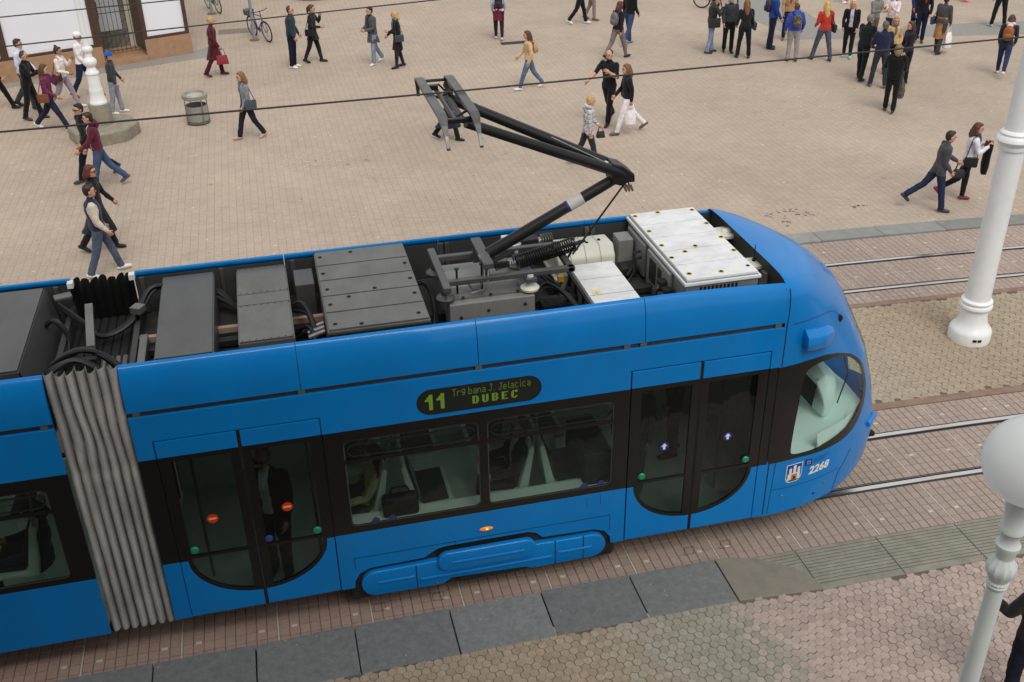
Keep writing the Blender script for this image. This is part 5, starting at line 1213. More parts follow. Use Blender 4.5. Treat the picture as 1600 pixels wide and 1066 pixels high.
# ---- bicycle posts and bicycles
PST = mat('post_grey', rgb(150, 158, 166), .45, .3)
for (x, y, lab) in ((6.92, 27.2, 'grey steel post with the blue bicycle leaning against it'), (5.52, 31.65, 'grey steel post in front of the bicycle at the very top of the picture')):
    po = empty('steel_post', (x, y, 0)); tag(po, lab, 'post', 'grey steel posts')
    MB().lathe([(.05, .03), (.05, 3.2)], (0, 0, 0), 16).build('pole', PST, po, 0, True); MB().lathe([(.16, 0), (.16, .03), (.06, .05)], (0, 0, 0), 16).build('foot', mat('foot_brown', rgb(120, 100, 76), .8), po)
TYRE = mat('tyre', rgb(24, 24, 24), .9); RIMM = mat('rim', rgb(150, 150, 150), .35, .8)
def bicycle(x, y, ang, col, label, lean=.06, basket=False, grp='bicycles parked on the plaza'):
    b = empty('bicycle', (x, y, 0), ang); tag(b, label, 'bicycle', grp); b.rotation_euler.x = lean
    FRM = mat('bike_frame_'+label[:12], col, .35, coat=.3)
    for wx in (0, 1.05):
        n = 32; mb = MB(); mb.tube([(wx+.325*math.cos(2*math.pi*k/n), 0, .345+.325*math.sin(2*math.pi*k/n)) for k in range(n+1)], .021, 8, caps=False); w = mb.build('wheel', TYRE, b, 0, True)
        mb = MB(); mb.tube([(wx+.298*math.cos(2*math.pi*k/n), 0, .345+.298*math.sin(2*math.pi*k/n)) for k in range(n+1)], .011, 6, caps=False); mb.build('rim', RIMM, w, 0, True)
        mb = MB()
        for k in range(14): a = 2*math.pi*k/14; mb.tube([(wx, .015*(-1)**k, .345), (wx+.295*math.cos(a), 0, .345+.295*math.sin(a))], .0025, 4)
        mb.build('spokes', RIMM, w); MB().lathe([(.025, -.04), (.025, .04)], (wx, 0, .345), 10, axis='y').build('hub', STEEL, w)
    BB = (.44, 0, .30); ST = (.30, 0, .80); HT_ = (.86, 0, .82); HB = (.89, 0, .70)
    mb = MB(); [mb.tube([p, q], .017, 8) for p, q in ((BB, ST), (ST, HT_), (BB, HB), (HT_, HB))]; mb.build('frame', FRM, b, 0, True)
    mb = MB(); [mb.tube([p, q], .009, 6) for p, q in ((BB, (0, .05, .345)), (BB, (0, -.05, .345)), (ST, (0, .05, .345)), (ST, (0, -.05, .345)))]; mb.build('stays', FRM, b, 0, True)
    mb = MB(); [mb.tube([HB, (.92, s*.05, .64), (1.05, s*.05, .345)], .012, 6) for s in (-1, 1)]; mb.build('fork', FRM, b, 0, True)
    MB().tube([ST, (.27, 0, .92)], .013, 8).build('seat_post', STEEL, b, 0, True); MB().ell((.24, 0, .94), .13, .07, .03, 12, 8).build('saddle', TYRE, b, 0, True)
    MB().tube([HT_, (.84, 0, .95), (.88, 0, .99)], .014, 8).build('stem', TYRE, b, 0, True)
    MB().tube([(.80, -.29, 1.0), (.88, -.12, .99), (.88, .12, .99), (.80, .29, 1.0)], .012, 8).build('handlebar', TYRE, b, 0, True)
    MB().lathe([(.09, -.008), (.09, .008)], (.44, .05, .30), 16, axis='y').build('chainring', STEEL, b); MB().tube([(.44, .07, .30), (.52, .07, .16)], .01, 6).build('crank', STEEL, b); MB().tube([(.44, -.07, .30), (.36, -.07, .44)], .01, 6).build('crank', STEEL, b)
    if basket: MB().box((-.18, -.14, .72), (.14, .14, .92)).build('luggage_box', mat('helmet_grey', rgb(90, 92, 94), .5, var=.3, vscale=20), b, .05)
    return b
bicycle(6.92, 27.75, math.atan2(-1.14, .54), rgb(52, 52, 130), 'blue bicycle leaning on a grey post near the top left', .10, True)
bicycle(5.42, 32.6, math.atan2(-1.1, .42), rgb(40, 40, 44), 'dark bicycle cut off by the top edge of the picture', .08)
bicycle(22.72, 27.2, math.atan2(-1.3, .30)+.55, rgb(190, 30, 36), 'red bicycle partly hidden behind a black leather jacket at the top', .05)
rp = empty('round_planter', (9.4, 33.7, 0)); tag(rp, 'low round stone planter just touching the top edge of the picture', 'planter')
MB().lathe([(.95, 0), (.98, .2), (.9, .34), (.82, .36), (.8, .28), (.1, .28)], (0, 0, 0), 32).build('rim', mat('planter_stone', rgb(120, 118, 106), .85, var=.15), rp, 0, True)
MB().lathe([(.8, .27), (.1, .31)], (0, 0, 0), 24).build('soil', mat('soil', rgb(70, 62, 48), .95, var=.3), rp)

# ---- unseen house behind the camera, added; height and end set to shade the tram
hs_ = empty('shade_house', (8, -9.6, 0)); tag(hs_, 'unseen stone fronted house behind the viewpoint, added to shade the near side of the tram', 'building')
HW = mat('house_stone', rgb(150, 140, 126), .85, var=.12, vscale=2)
HG = mat('house_glass', rgb(40, 46, 50), .1, coat=.5)
MB().box((-48, -12, -.1), (1.5, 0, 15.5)).build('wall', HW, hs_); MB().box((-48, 0, 14.9), (1.8, .6, 15.7)).build('cornice', HW, hs_); MB().box((-48, 0, 4.6), (1.6, .25, 5.0)).build('string_course', HW, hs_)
for st in range(3):
    for k in range(-7, 1):
        if st == 1 and k in (0, -1): continue
        x = k*2.6-1; z = 5.9+st*3.3-.6
        w_ = MB().box((x-.65, .01, z), (x+.65, .03, z+2)).build('window', HG, hs_); MB().box((x-.8, 0, z-.14), (x+.8, .16, z-.01)).build('sill', HW, w_)

# ================================================================== people
SKIN = mat('skin', rgb(206, 158, 132), .55, var=.06, vscale=20); SKIN2 = mat('skin_tan', rgb(184, 132, 104), .55, var=.06, vscale=20)
LIP = mat('lip', rgb(150, 80, 74), .5); EYE = mat('eye_dark', rgb(40, 30, 26), .3); LENS = mat('sunglass', rgb(10, 10, 12), .15, coat=.5)
def cloth(c, rough=.9): return mat('cloth_%02x%02x%02x' % c, rgb(*c), rough, var=.22, vscale=9, bump=.9, bscale=16, sheen=.15, spec=.2)
def denim(c):
    g = sum(c)/3; c = tuple(int(.8*(.7*q+.3*g)) for q in c)
    return mat('denim_%02x%02x%02x' % c, rgb(*c), .9, var=.3, vscale=6, bump=.8, bscale=18, spec=.2)
def shoe(c): return mat('shoe_%02x%02x%02x' % c, rgb(*c), .6, var=.1, vscale=12)
def hairm(c): return mat('hair_%02x%02x%02x' % c, rgb(*c), .55, var=.3, vscale=30, bump=.6, bscale=60, stretch=(1, 1, .25))
def plaid(name, base, c1, c2, sc=11):
    if name in _MC: return _MC[name]
    m = bpy.data.materials.new(name); m.use_nodes = True; t = m.node_tree; b = t.nodes['Principled BSDF']; b.inputs['Roughness'].default_value = .9; N = t.nodes.new; Lk = t.links.new
    tc = N('ShaderNodeTexCoord'); s = N('ShaderNodeSeparateXYZ'); Lk(tc.outputs['Object'], s.inputs[0]); cur = base; prev = None
    ad = N('ShaderNodeMath'); ad.operation = 'ADD'; Lk(s.outputs[0], ad.inputs[0]); Lk(s.outputs[1], ad.inputs[1])
    for (o, c, w) in ((s.outputs[2], c1, .42), (ad.outputs[0], c1, .42), (s.outputs[2], c2, .16), (ad.outputs[0], c2, .16)):
        q = N('ShaderNodeMath'); q.operation = 'MULTIPLY'; q.inputs[1].default_value = sc; Lk(o, q.inputs[0]); f = N('ShaderNodeMath'); f.operation = 'FRACT'; Lk(q.outputs[0], f.inputs[0])
        l = N('ShaderNodeMath'); l.operation = 'LESS_THAN'; l.inputs[1].default_value = w; Lk(f.outputs[0], l.inputs[0]); k = N('ShaderNodeMath'); k.operation = 'MULTIPLY'; k.inputs[1].default_value = .6; Lk(l.outputs[0], k.inputs[0])
        x = N('ShaderNodeMix'); x.data_type = 'RGBA'; Lk(k.outputs[0], x.inputs[0]); x.inputs[7].default_value = c
        if prev is None: x.inputs[6].default_value = base
        else: Lk(prev, x.inputs[6])
        prev = x.outputs[2]
    Lk(prev, b.inputs['Base Color']); _MC[name] = m; return m

def V(*a): return Vector(a)
PEOPLE = []
def walk(s=1.0, lead='L', arms=True):
    a = 22*s; b = -21*s
    L, Rr = ((a, 6), (b, 12+8*s)) if lead == 'L' else ((b, 12+8*s), (a, 6))
    A = ((-14*s, 7, 14), (14*s, 7, 22)) if lead == 'L' else ((14*s, 7, 22), (-14*s, 7, 14))
    return dict(legs=(L, Rr), arms=A)
STAND = dict(legs=((2, 3), (-3, 2)), arms=((2, 9, 12), (4, 9, 14)))
def person(label, x, y, ang, H=1.72, pose=STAND, z=0, **k):
    """ang in degrees in the picture plane: 0 right, 90 away, 180 left, 270 towards the viewer"""
    PEOPLE.append(dict(label=label, x=x, y=y, z=z, ang=R(ang-13.2), H=H, pose=pose, **k)); return len(PEOPLE)-1

def ringtube(mb, rings, seg=14):
    """closed loft through ellipses: (centre, ax, ay) with ax along local x and ay along local y, horizontal rings"""
    vs = []; n = len(rings)
    for (c, ax, ay) in rings:
        for k in range(seg): t = 2*math.pi*k/seg; vs.append((c[0]+ax*math.cos(t), c[1]+ay*math.sin(t), c[2]))
    fs = [(i*seg+k, i*seg+(k+1) % seg, (i+1)*seg+(k+1) % seg, (i+1)*seg+k) for i in range(n-1) for k in range(seg)]+[tuple(range(seg))[::-1], tuple(range((n-1)*seg, n*seg))]
    mb.add(vs, fs)
def limb(mb, pts, rs, seg=12):
    P = [Vector(p) for p in pts]; d0 = (P[0]-P[1]).normalized(); d1 = (P[-1]-P[-2]).normalized()
    path = [P[0]+d0*rs[0]*.8]+P+[P[-1]+d1*rs[-1]*.8]; rr = [rs[0]*.5]+list(rs)+[rs[-1]*.5]
    mb.tube(path, rr, seg)

def hash_label(t): return sum((i+1)*ord(c) for i, c in enumerate(t))
def skeleton(D):
    ps = D['pose']; lean = R(ps.get('lean', 2)); J = {}
    seated = ps.get('seated', False)
    hipz = .93
    rj = random.Random(hash_label(D['label'])); jit = lambda a: 0 if seated else rj.uniform(-a, a)
    for s, (th, kn), nm in ((1, ps['legs'][0], 'L'), (-1, ps['legs'][1], 'R')):
        th, kn = R(th+jit(3)), R(max(0, kn+jit(3))); sp = ps.get('spread', .0)
        hip = V(0, s*.09, hipz); knee = hip+.435*V(math.sin(th), s*(.02+sp*.5), -math.cos(th)).normalized()
        sh = th-kn; ank = knee+.425*V(math.sin(sh), s*(0+sp*.4), -math.cos(sh)).normalized()
        fp = 0.0
        if sh < R(-18): fp = (sh+R(12))*.9
        elif sh > R(14): fp = min(R(16), (sh-R(6))*.7)
        to = R(7)*s; f = V(math.cos(fp)*math.cos(to), math.cos(fp)*math.sin(to), math.sin(fp)); u = V(-math.sin(fp), 0, math.cos(fp))
        heel = ank-f*.055-u*.055; toe = ank+f*.165-u*.06
        J['hip'+nm], J['knee'+nm], J['ank'+nm], J['heel'+nm], J['toe'+nm], J['fu'+nm] = hip, knee, ank, heel, toe, u
    low = min(min(J['heel'+n].z, J['toe'+n].z) for n in 'LR')-.032
    if not seated:
        for k in J:
            if not k.startswith('fu'): J[k] = J[k]-V(0, 0, low)
    base = V(0, 0, J['hipL'].z+.03)
    sl, cl = math.sin(lean), math.cos(lean)
    def T(h, fx=0, sy=0): return base+V(sl*h+cl*fx, sy, cl*h-sl*fx)
    J['pel'], J['waist'], J['chest'], J['shc'], J['neck'] = T(0), T(.14), T(.33), T(.47), T(.53)
    J['head'] = T(.665, .03)
    tw = R(ps.get('twist', 0))
    for s, a, nm in ((1, ps['arms'][0], 'L'), (-1, ps['arms'][1], 'R')):
        al, be, el = R(a[0]+jit(7)), R(a[1]+jit(3)), R(a[2]+abs(jit(12))); ga = R(a[3]) if len(a) > 3 else R(8)
        shd = T(.455, 0, s*.175*D.get('wide', 1)); e = shd+.29*V(math.sin(al)*math.cos(be), s*math.sin(be), -math.cos(al)*math.cos(be))
        fa = al+el; w = e+.25*V(math.sin(fa)*math.cos(ga), s*(math.sin(be)*.4-math.sin(ga)), -math.cos(fa)*math.cos(ga)).normalized()
        J['sh'+nm], J['el'+nm], J['wr'+nm] = shd, e, w; J['hand'+nm] = w+(w-e).normalized()*.09
    return J

def body_source(D):
    J = skeleton(D); D['J'] = J; mb = MB(); bk = D.get('bulk', 1.0)*1.07; wd = D.get('wide', 1); lg = D.get('leg', 1.0)*1.08; fem = D.get('fem', False)
    SEG = []
    def sg(a, b, r0, r1, reg): SEG.append((Vector(a), Vector(b), r0, r1, reg))
    # torso
    hipw, waw, chw = (.168, .132, .150) if fem else (.158, .148, .172)
    rings = [(J['pel']-V(0, 0, .10), .085, .10), (J['pel']-V(0, 0, .05), .112*bk, hipw*.96), (J['pel']+V(0, 0, .03), .118*bk, hipw*bk), (J['waist'], .105*bk, waw*bk), ((J['waist']+J['chest'])/2, .112*bk, (waw+chw)/2*bk), (J['chest'], .122*bk, chw*bk*wd), (J['shc']-V(0, 0, .03), .105*bk, .165*bk*wd), (J['shc']+V(0, 0, .02), .075, .115*wd), (J['neck']+V(0, 0, .005), .052, .06)]
    ringtube(mb, rings, 20)
    sg(J['pel']-V(0, 0, .06), J['pel']+V(0, 0, .035), .13, .14, 'pants'); sg(J['pel']+V(0, 0, .05), J['chest'], .135, .145, 'top'); sg(J['chest'], J['shc'], .145, .13, 'top')
    for s in 'LR': sg(J['shc'], J['sh'+s], .08, .07, 'top')
    # neck and head
    ht = R(D.get('hpitch', 0)); hy = R(D.get('hyaw', 0)); HM = Matrix.Rotation(hy, 3, 'Z') @ Matrix.Rotation(ht, 3, 'Y'); D['HM'] = HM
    hc = J['head']; limb(mb, [J['neck']-V(0, 0, .04), hc-V(.012, 0, .06)], [.058, .052]); sg(J['neck']+V(0, 0, .02), hc-V(0, 0, .06), .055, .055, 'skin')
    mb.ell(hc+HM @ V(-.005, 0, .015), .098, .078, .108, 16, 12, HM); mb.ell(hc+HM @ V(.022, 0, -.05), .068, .058, .07, 14, 10, HM); mb.ell(hc+HM @ V(.052, 0, -.092), .03, .034, .026, 10, 8, HM)
    sg(hc-V(0, 0, .05), hc+V(0, 0, .03), .085, .085, 'skin')
    sl = D.get('sleeve', 1.0)
    for s in 'LR':
        sh, e, w = J['sh'+s], J['el'+s], J['wr'+s]
        ab = (.066*bk if not D.get('bare') else .055)
        limb(mb, [sh, sh.lerp(e, .5), e, e.lerp(w, .35), w], [ab, ab*.88, ab*.74, ab*.72, .040 if sl >= 1 else .033]); sg(sh, e, ab, ab*.74, 'sleeve'); sg(e, w, ab*.72, .04, 'sleeve' if sl >= 1 else 'skin'); sg(w, J['hand'+s], .03, .05, 'skin')
        limb(mb, [w, w.lerp(J['hand'+s], .4)], [.030, .030])
        hip, kn, an = J['hip'+s], J['knee'+s], J['ank'+s]
        lw = D.get('hem', .062)*lg
        limb(mb, [hip+V(0, 0, .02), hip.lerp(kn, .35), kn, kn.lerp(an, .35), kn.lerp(an, .95)], [.098*lg, .088*lg, .068*lg, max(.062*lg, lw*.95), lw]); sg(hip, kn, .09*lg, .068*lg, 'thigh'); sg(kn, kn.lerp(an, .93), .066*lg, lw, 'shin')
        limb(mb, [kn.lerp(an, .8), an-V(0, 0, .02)], [.045, .044]); u = J['fu'+s]
        f = (J['toe'+s]-J['heel'+s]).normalized(); hl, tt = J['heel'+s], J['toe'+s]
        mb.tube([hl-f*.03+u*.02, hl+u*.018, hl+f*.07+u*.022, hl+f*.15+u*.008, tt-f*.01+u*.0, tt+f*.025-u*.002], [.022, .04, .044, .042, .036, .018], 12); mb.tube([an+u*.01, hl+f*.05+u*.02], [.043, .04], 10)
        sg(hl, tt, .045, .045, 'shoe'); sg(an-V(0, 0, .01), hl+f*.05, .044, .044, 'shoe')
        if D.get('boots'): sg(kn.lerp(an, .5), an, .068, .055, 'shoe')
        if D.get('sock'): sg(an+V(0, 0, .01), an+V(0, 0, .05), .05, .05, 'skin')
    D['SEG'] = SEG; return mb
def hair_source(D):
    st = D.get('hair', ('short', (40, 28, 20))); J = D['J']; HM = D['HM']; hc = J['head']; mb = MB()
    if st[0] in ('none',): return None
    P = lambda x, y, z: hc+HM @ V(x, y, z)
    k = {'short': 1.0, 'crop': .955, 'hat': .9}.get(st[0], 1.03)
    mb.ell(P(-.024, 0, .035), .094*k, .086*k, .098*k, 16, 12, HM); mb.ell(P(-.05, 0, -.012), .062*k, .080*k, .075*k, 14, 10, HM)
    if st[0] != 'crop': mb.ell(P(.028, 0, .088), .055*k, .065*k, .034, 14, 8, HM)
    if st[0] in ('bob', 'long', 'mid'):
        dz = {'bob': .11, 'mid': .17, 'long': .34}[st[0]]
        for s in (-1, 1): mb.tube([P(-.02, s*.074, .04), P(-.02, s*.084, -.04), P(-.03, s*.082, -.07-dz*.35)], [.03, .032, .022], 8)
        mb.tube([P(-.05, 0, .03), P(-.085, 0, -.06), hc+HM @ V(-.10, 0, -.06)+V(0, 0, -dz*.5), hc+HM @ V(-.115, 0, -.06)+V(0, 0, -dz)], [.07, .078, .08, .045], 12, flat=.62 if False else 1)
    if st[0] == 'pony':
        mb.tube([P(-.09, 0, .06), P(-.13, 0, .03), P(-.14, 0, -.06), P(-.125, 0, -.17)], [.03, .038, .036, .014], 10)
    if st[0] == 'bun': mb.ell(P(-.05, 0, .145), .042, .042, .036, 12, 8, HM); mb.tube([P(-.03, 0, .1), P(-.05, 0, .14)], .03, 8)
    return mb

def flush_people():
    tmp = []
    def mk(mb, vox, sm):
        me = mb.mesh('tmp', recalc=True); o = bpy.data.objects.new('tmp', me); COL.objects.link(o)
        r = o.modifiers.new('r', 'REMESH'); r.mode = 'VOXEL'; r.voxel_size = vox; r.use_smooth_shade = True
        s = o.modifiers.new('s', 'SMOOTH'); s.factor = .5; s.iterations = sm; return o
    for D in PEOPLE:
        b = mk(body_source(D), .0145, 5); h = hair_source(D); D['b'] = b; D['h'] = mk(h, .013, 4) if h else None
    dg = bpy.context.evaluated_depsgraph_get(); out = []
    for D in PEOPLE:
        D['bm'] = bpy.data.meshes.new_from_object(D['b'].evaluated_get(dg)); D['hm'] = bpy.data.meshes.new_from_object(D['h'].evaluated_get(dg)) if D['h'] else None
    for D in PEOPLE:
        for q in ('b', 'h'):
            if D[q]: m = D[q].data; bpy.data.objects.remove(D[q]); bpy.data.meshes.remove(m)
    for D in PEOPLE: D['obj'] = finish(D)

def dist_seg(P, a, b):
    a = np.array(a); b = np.array(b); ab = b-a; t = np.clip(((P-a) @ ab)/max(1e-9, ab @ ab), 0, 1); return np.linalg.norm(P-(a+t[:, None]*ab), axis=1), t
def finish(D):
    me = D['bm']; J = D['J']; HM = D['HM']; hc = J['head']; n = len(me.polygons)
    C = np.empty(n*3, np.float32); me.polygons.foreach_get('center', C); C = C.reshape(-1, 3)
    regs = []; best = np.full(n, 1e9); which = np.zeros(n, int)
    for i, (a, b, r0, r1, reg) in enumerate(D['SEG']):
        d, t = dist_seg(C, a, b); d = d-(r0+(r1-r0)*t); m = d < best; best[m] = d[m]; which[m] = i; regs.append(reg)
    skin = D.get('skin', SKIN); top = D['top']; slv = D.get('slv', top); pants = D['pants']; tights = D.get('tights', pants); sho = D['shoe']
    if D.get('skirted'): th = pants; shn = tights
    else: th = shn = pants
    thm = D.get('thighm', th)
    slots = [skin, top, slv, pants, thm, shn, sho, D.get('inner', top), D.get('cuff', skin)]
    idm = {'skin': 0, 'top': 1, 'sleeve': 2, 'pants': 3, 'thigh': 4, 'shin': 5, 'shoe': 6}
    mi = np.array([idm[regs[w]] for w in which])
    # shirt hem below the belt, open front
    hemz = J['pel'].z+D.get('hemz', -.02)
    tz = (C[:, 2] > hemz) & ((mi == 3) | (mi == 4)) & (C[:, 2] > J['kneeL'].z); 
    if not D.get('nohem'): mi[tz & (np.abs(C[:, 0]-J['pel'].x) < .2)] = 1
    mi[(mi == 1) & (C[:, 2] <= hemz)] = 3
    if 'inner' in D: mi[(mi == 1) & (C[:, 0] > J['chest'].x+.03) & (np.abs(C[:, 1]) < .055)] = 7
    # cloth folds: the clothed surface is pushed in and out along its normal
    nv = len(me.vertices); co = np.empty(nv*3, np.float32); me.vertices.foreach_get('co', co); co = co.reshape(-1, 3); no = np.empty(nv*3, np.float32); me.vertices.foreach_get('normal', no); no = no.reshape(-1, 3)
    sk = np.zeros(nv, bool)
    for pl, m_ in zip(me.polygons, mi):
        if m_ in (0, 6): sk[list(pl.vertices)] = True
    sd_ = hash_label(D['label']) % 97
    amp = np.array([0 if sk[i] else noise.noise(Vector((co[i][0]*15, co[i][1]*15+sd_, co[i][2]*9+co[i][0]*6)))*.009+noise.noise(Vector((co[i][0]*34+sd_, co[i][1]*34, co[i][2]*22)))*.0035 for i in range(nv)])
    co = co+no*amp[:, None]; me.vertices.foreach_set('co', co.astype(np.float32).ravel())
    me.materials.clear()
    for s in slots: me.materials.append(s)
    me.polygons.foreach_set('material_index', mi.astype(np.int32)); me.polygons.foreach_set('use_smooth', [True]*n)
    # face, ears, hands with fingers: joined into the same body mesh
    mb = MB(); base = len(slots); extra = [EYE, LIP, LENS]
    P = lambda x, y, z: hc+HM @ V(x, y, z)
    mb.cm = 0
    mb.add([P(.088, 0, .02), P(.092, .012, -.028), P(.092, -.012, -.028), P(.118, 0, -.026), P(.088, 0, -.038)], [(0, 3, 1), (0, 2, 3), (1, 3, 4), (2, 4, 3)])
    for s in (-1, 1): mb.ell(P(-.004, s*.08, -.008), .02, .01, .03, 8, 6, HM)
    mb.cm = base
    for s in (-1, 1): mb.ell(P(.084, s*.032, .004), .012, .013, .006, 8, 6, HM); mb.ell(P(.085, s*.034, .024), .012, .020, .004, 8, 4, HM)
    mb.cm = base+1; mb.ell(P(.084, 0, -.062), .012, .022, .006, 8, 6, HM)
    if D.get('glasses'):
        mb.cm = base+2
        for s in (-1, 1): mb.ell(P(.092, s*.033, .003), .012, .03, .022, 10, 6, HM); mb.tube([P(.09, s*.06, .01), P(.0, s*.084, .008)], .006, 5)
        mb.tube([P(.1, -.03, .01), P(.1, .03, .01)], .006, 5)
    if D.get('beard'):
        mb.cm = base; mb.ell(P(.058, 0, -.095), .036, .046, .03, 10, 8, HM)
    mb.cm = 0
    for s, nm in ((1, 'L'), (-1, 'R')):
        w = J['wr'+nm]; d = (w-J['el'+nm]).normalized(); side = V(0, 1, 0)-d*d.y; side = side.normalized() if side.length > .2 else V(1, 0, 0); nrm = d.cross(side).normalized()
        across = nrm; thick = side*s      # palm faces the body, fingers spread across
        if across.x < 0 and abs(d.x) < .8: across = -across
        pc = w+d*.045
        vs = []
        for t, wd_, th_ in ((-.05, .026, .02), (.0, .036, .018), (.042, .04, .014)):
            for (i, j) in ((-1, -1), (1, -1), (1, 1), (-1, 1)): vs.append(pc+d*t+across*wd_*i+thick*th_*j)
        fs = [(3, 2, 1, 0), (8, 9, 10, 11)]+[(a*4+k, a*4+(k+1) % 4, a*4+4+(k+1) % 4, a*4+4+k) for a in range(2) for k in range(4)]; mb.add(vs, fs)
        curl = D.get('grip', .35)
        for i, (o, ln) in enumerate(((.030, .070), (.010, .078), (-.010, .072), (-.030, .056))):
            a0 = pc+d*.038+across*o; m1 = a0+(d*math.cos(curl)-thick*math.sin(curl))*ln*.5; m2 = m1+(d*math.cos(curl*2.3)-thick*math.sin(curl*2.3))*ln*.5; mb.tube([a0, m1, m2], [.0095, .009, .0065], 6)
        a0 = pc+across*.032-d*.012; m1 = a0+(d*.6+across*.7-thick*.25).normalized()*.034; mb.tube([a0, m1, m1+(d*.85+across*.2-thick*.35).normalized()*.03], [.012, .0105, .008], 6)
    m2 = bpy.data.meshes.new('x'); m2.from_pydata(mb.v, [], mb.f); m2.polygons.foreach_set('material_index', mb.m)
    bm = bmesh.new(); bm.from_mesh(m2); bmesh.ops.recalc_face_normals(bm, faces=bm.faces)
    for f in bm.faces: f.smooth = True
    bm.from_mesh(me); bm.to_mesh(me); bm.free(); bpy.data.meshes.remove(m2)
    for m in extra: me.materials.append(m)
    me.name = 'person'
    o = bpy.data.objects.new('person', me); COL.objects.link(o); sc_ = D['H']/1.735
    o.location = (D['x'], D['y'], D['z']); o.rotation_euler = (0, 0, D['ang']); o.scale = (sc_, sc_, sc_)
    tag(o, D['label'], 'person', D.get('group', 'people'))
    D['M'] = Matrix.Translation((D['x'], D['y'], D['z'])) @ Matrix.Rotation(D['ang'], 4, 'Z') @ Matrix.Diagonal((sc_, sc_, sc_, 1)); D['sc'] = sc_
    if D['hm']:
        h = D['hm']; h.name = 'hair'; h.materials.clear(); h.materials.append(hairm(D.get('hair', ('short', (40, 28, 20)))[1]))
        for v in h.vertices:
            q = v.co*28; v.co += Vector((noise.noise(q), noise.noise(q+V(9, 0, 0)), noise.noise(q+V(0, 7, 0))*.4))*.007
        ho = bpy.data.objects.new('hair', h); COL.objects.link(ho); ho.parent = o
    if 'coat' in D: coat(D, o, *D['coat'])
    if 'scarf' in D:
        mb = MB(); c = J['neck']
        mb.tube([c+V(.075*math.cos(a)+.01, .085*math.sin(a), .02+.012*math.sin(3*a)) for a in [R(q) for q in range(0, 361, 24)]], .032, 8, caps=False); mb.tube([c+V(.09, .03, .0), c+V(.125, .035, -.12), c+V(.125, .03, -.26)], [.03, .034, .024], 8); mb.build('scarf', D['scarf'], o, 0, True)
    if 'hood' in D:
        mb = MB(); c = J['neck']; mb.tube([c+V(-.02+.075*math.cos(a), .095*math.sin(a), .015+.03*math.cos(a)*-1) for a in [R(q) for q in range(40, 321, 20)]], [.02]+[.042]*13+[.02], 8); mb.ell(c+V(-.11, 0, -.03), .055, .085, .075, 12, 8); mb.build('hood', D['hood'], o, 0, True)
    if 'hat' in D:
        kind, m = D['hat']; mb = MB(); mb.ell(hc+HM @ V(-.012, 0, .052), .108, .092, .088, 18, 10, HM)
        if kind == 'cap': mb.add([hc+HM @ V(.06, .07, .045), hc+HM @ V(.06, -.07, .045), hc+HM @ V(.17, -.05, .03), hc+HM @ V(.185, 0, .035), hc+HM @ V(.17, .05, .03), hc+HM @ V(.06, .07, .056), hc+HM @ V(.06, -.07, .056), hc+HM @ V(.17, -.05, .04), hc+HM @ V(.185, 0, .045), hc+HM @ V(.17, .05, .04)], [(0, 1, 2, 3, 4), (9, 8, 7, 6, 5), (1, 6, 7, 2), (2, 7, 8, 3), (3, 8, 9, 4), (4, 9, 5, 0)])
        else: mb.tube([hc+HM @ V(-.012+.105*math.cos(a), .09*math.sin(a), .028) for a in [R(q) for q in range(0, 361, 20)]], .014, 6, caps=False)
        mb.build('hat', m, o, 0, True)
    return o
def coat(D, o, hem, m, flare=1.15, z0=None):
    J = D['J']; rings = []; zt0 = J['waist'].z+.02 if z0 is None else z0; n = 9; N = 28; vs = []
    for i in range(n+1):
        t = i/n; z = zt0+(hem-zt0)*t; xs = []; ys = []
        for s in 'LR':
            hp, kn, an = J['hip'+s], J['knee'+s], J['ank'+s]
            if z > hp.z: q = V(J['pel'].x, .06 if s == 'L' else -.06, z)
            elif z > kn.z: q = hp.lerp(kn, (hp.z-z)/max(.05, hp.z-kn.z))
            else: q = kn.lerp(an, min(1, (kn.z-z)/max(.05, kn.z-an.z)))
            xs.append(q.x); ys.append(q.y)
        cx = sum(xs)/2 if z < J['hipL'].z else J['pel'].x; ax = abs(xs[0]-xs[1])/2+.118+.03*t*flare; ay = .168+.035*t*flare
        ax = max(ax, .125)
        for k in range(N):
            a = 2*math.pi*k/N; w = 1+.05*t*math.sin(a*6+1)+.03*t*math.sin(a*11); vs.append((cx+ax*math.cos(a)*w, ay*math.sin(a)*w, z+.012*t*math.sin(a*5)))
    fs = [(i*N+k, (i+1)*N+k, (i+1)*N+(k+1) % N, i*N+(k+1) % N) for i in range(n) for k in range(N)]
    # inner face
    off = len(vs); vs2 = []
    for i in range(n+1):
        c = sum((Vector(v) for v in vs[i*N:(i+1)*N]), V(0, 0, 0))/N
        for k in range(N): q = Vector(vs[i*N+k]); vs2.append(q+(c-q).normalized()*.012)
    fs += [(off+i*N+k, off+i*N+(k+1) % N, off+(i+1)*N+(k+1) % N, off+(i+1)*N+k) for i in range(n) for k in range(N)]+[(n*N+k, off+n*N+k, off+n*N+(k+1) % N, n*N+(k+1) % N) for k in range(N)]
    MB().add(vs+vs2, fs).build('coat' if hem < .75 and not D.get('skirted') else ('skirt' if D.get('skirted') else 'coat'), m, o, 0, True, recalc=False)

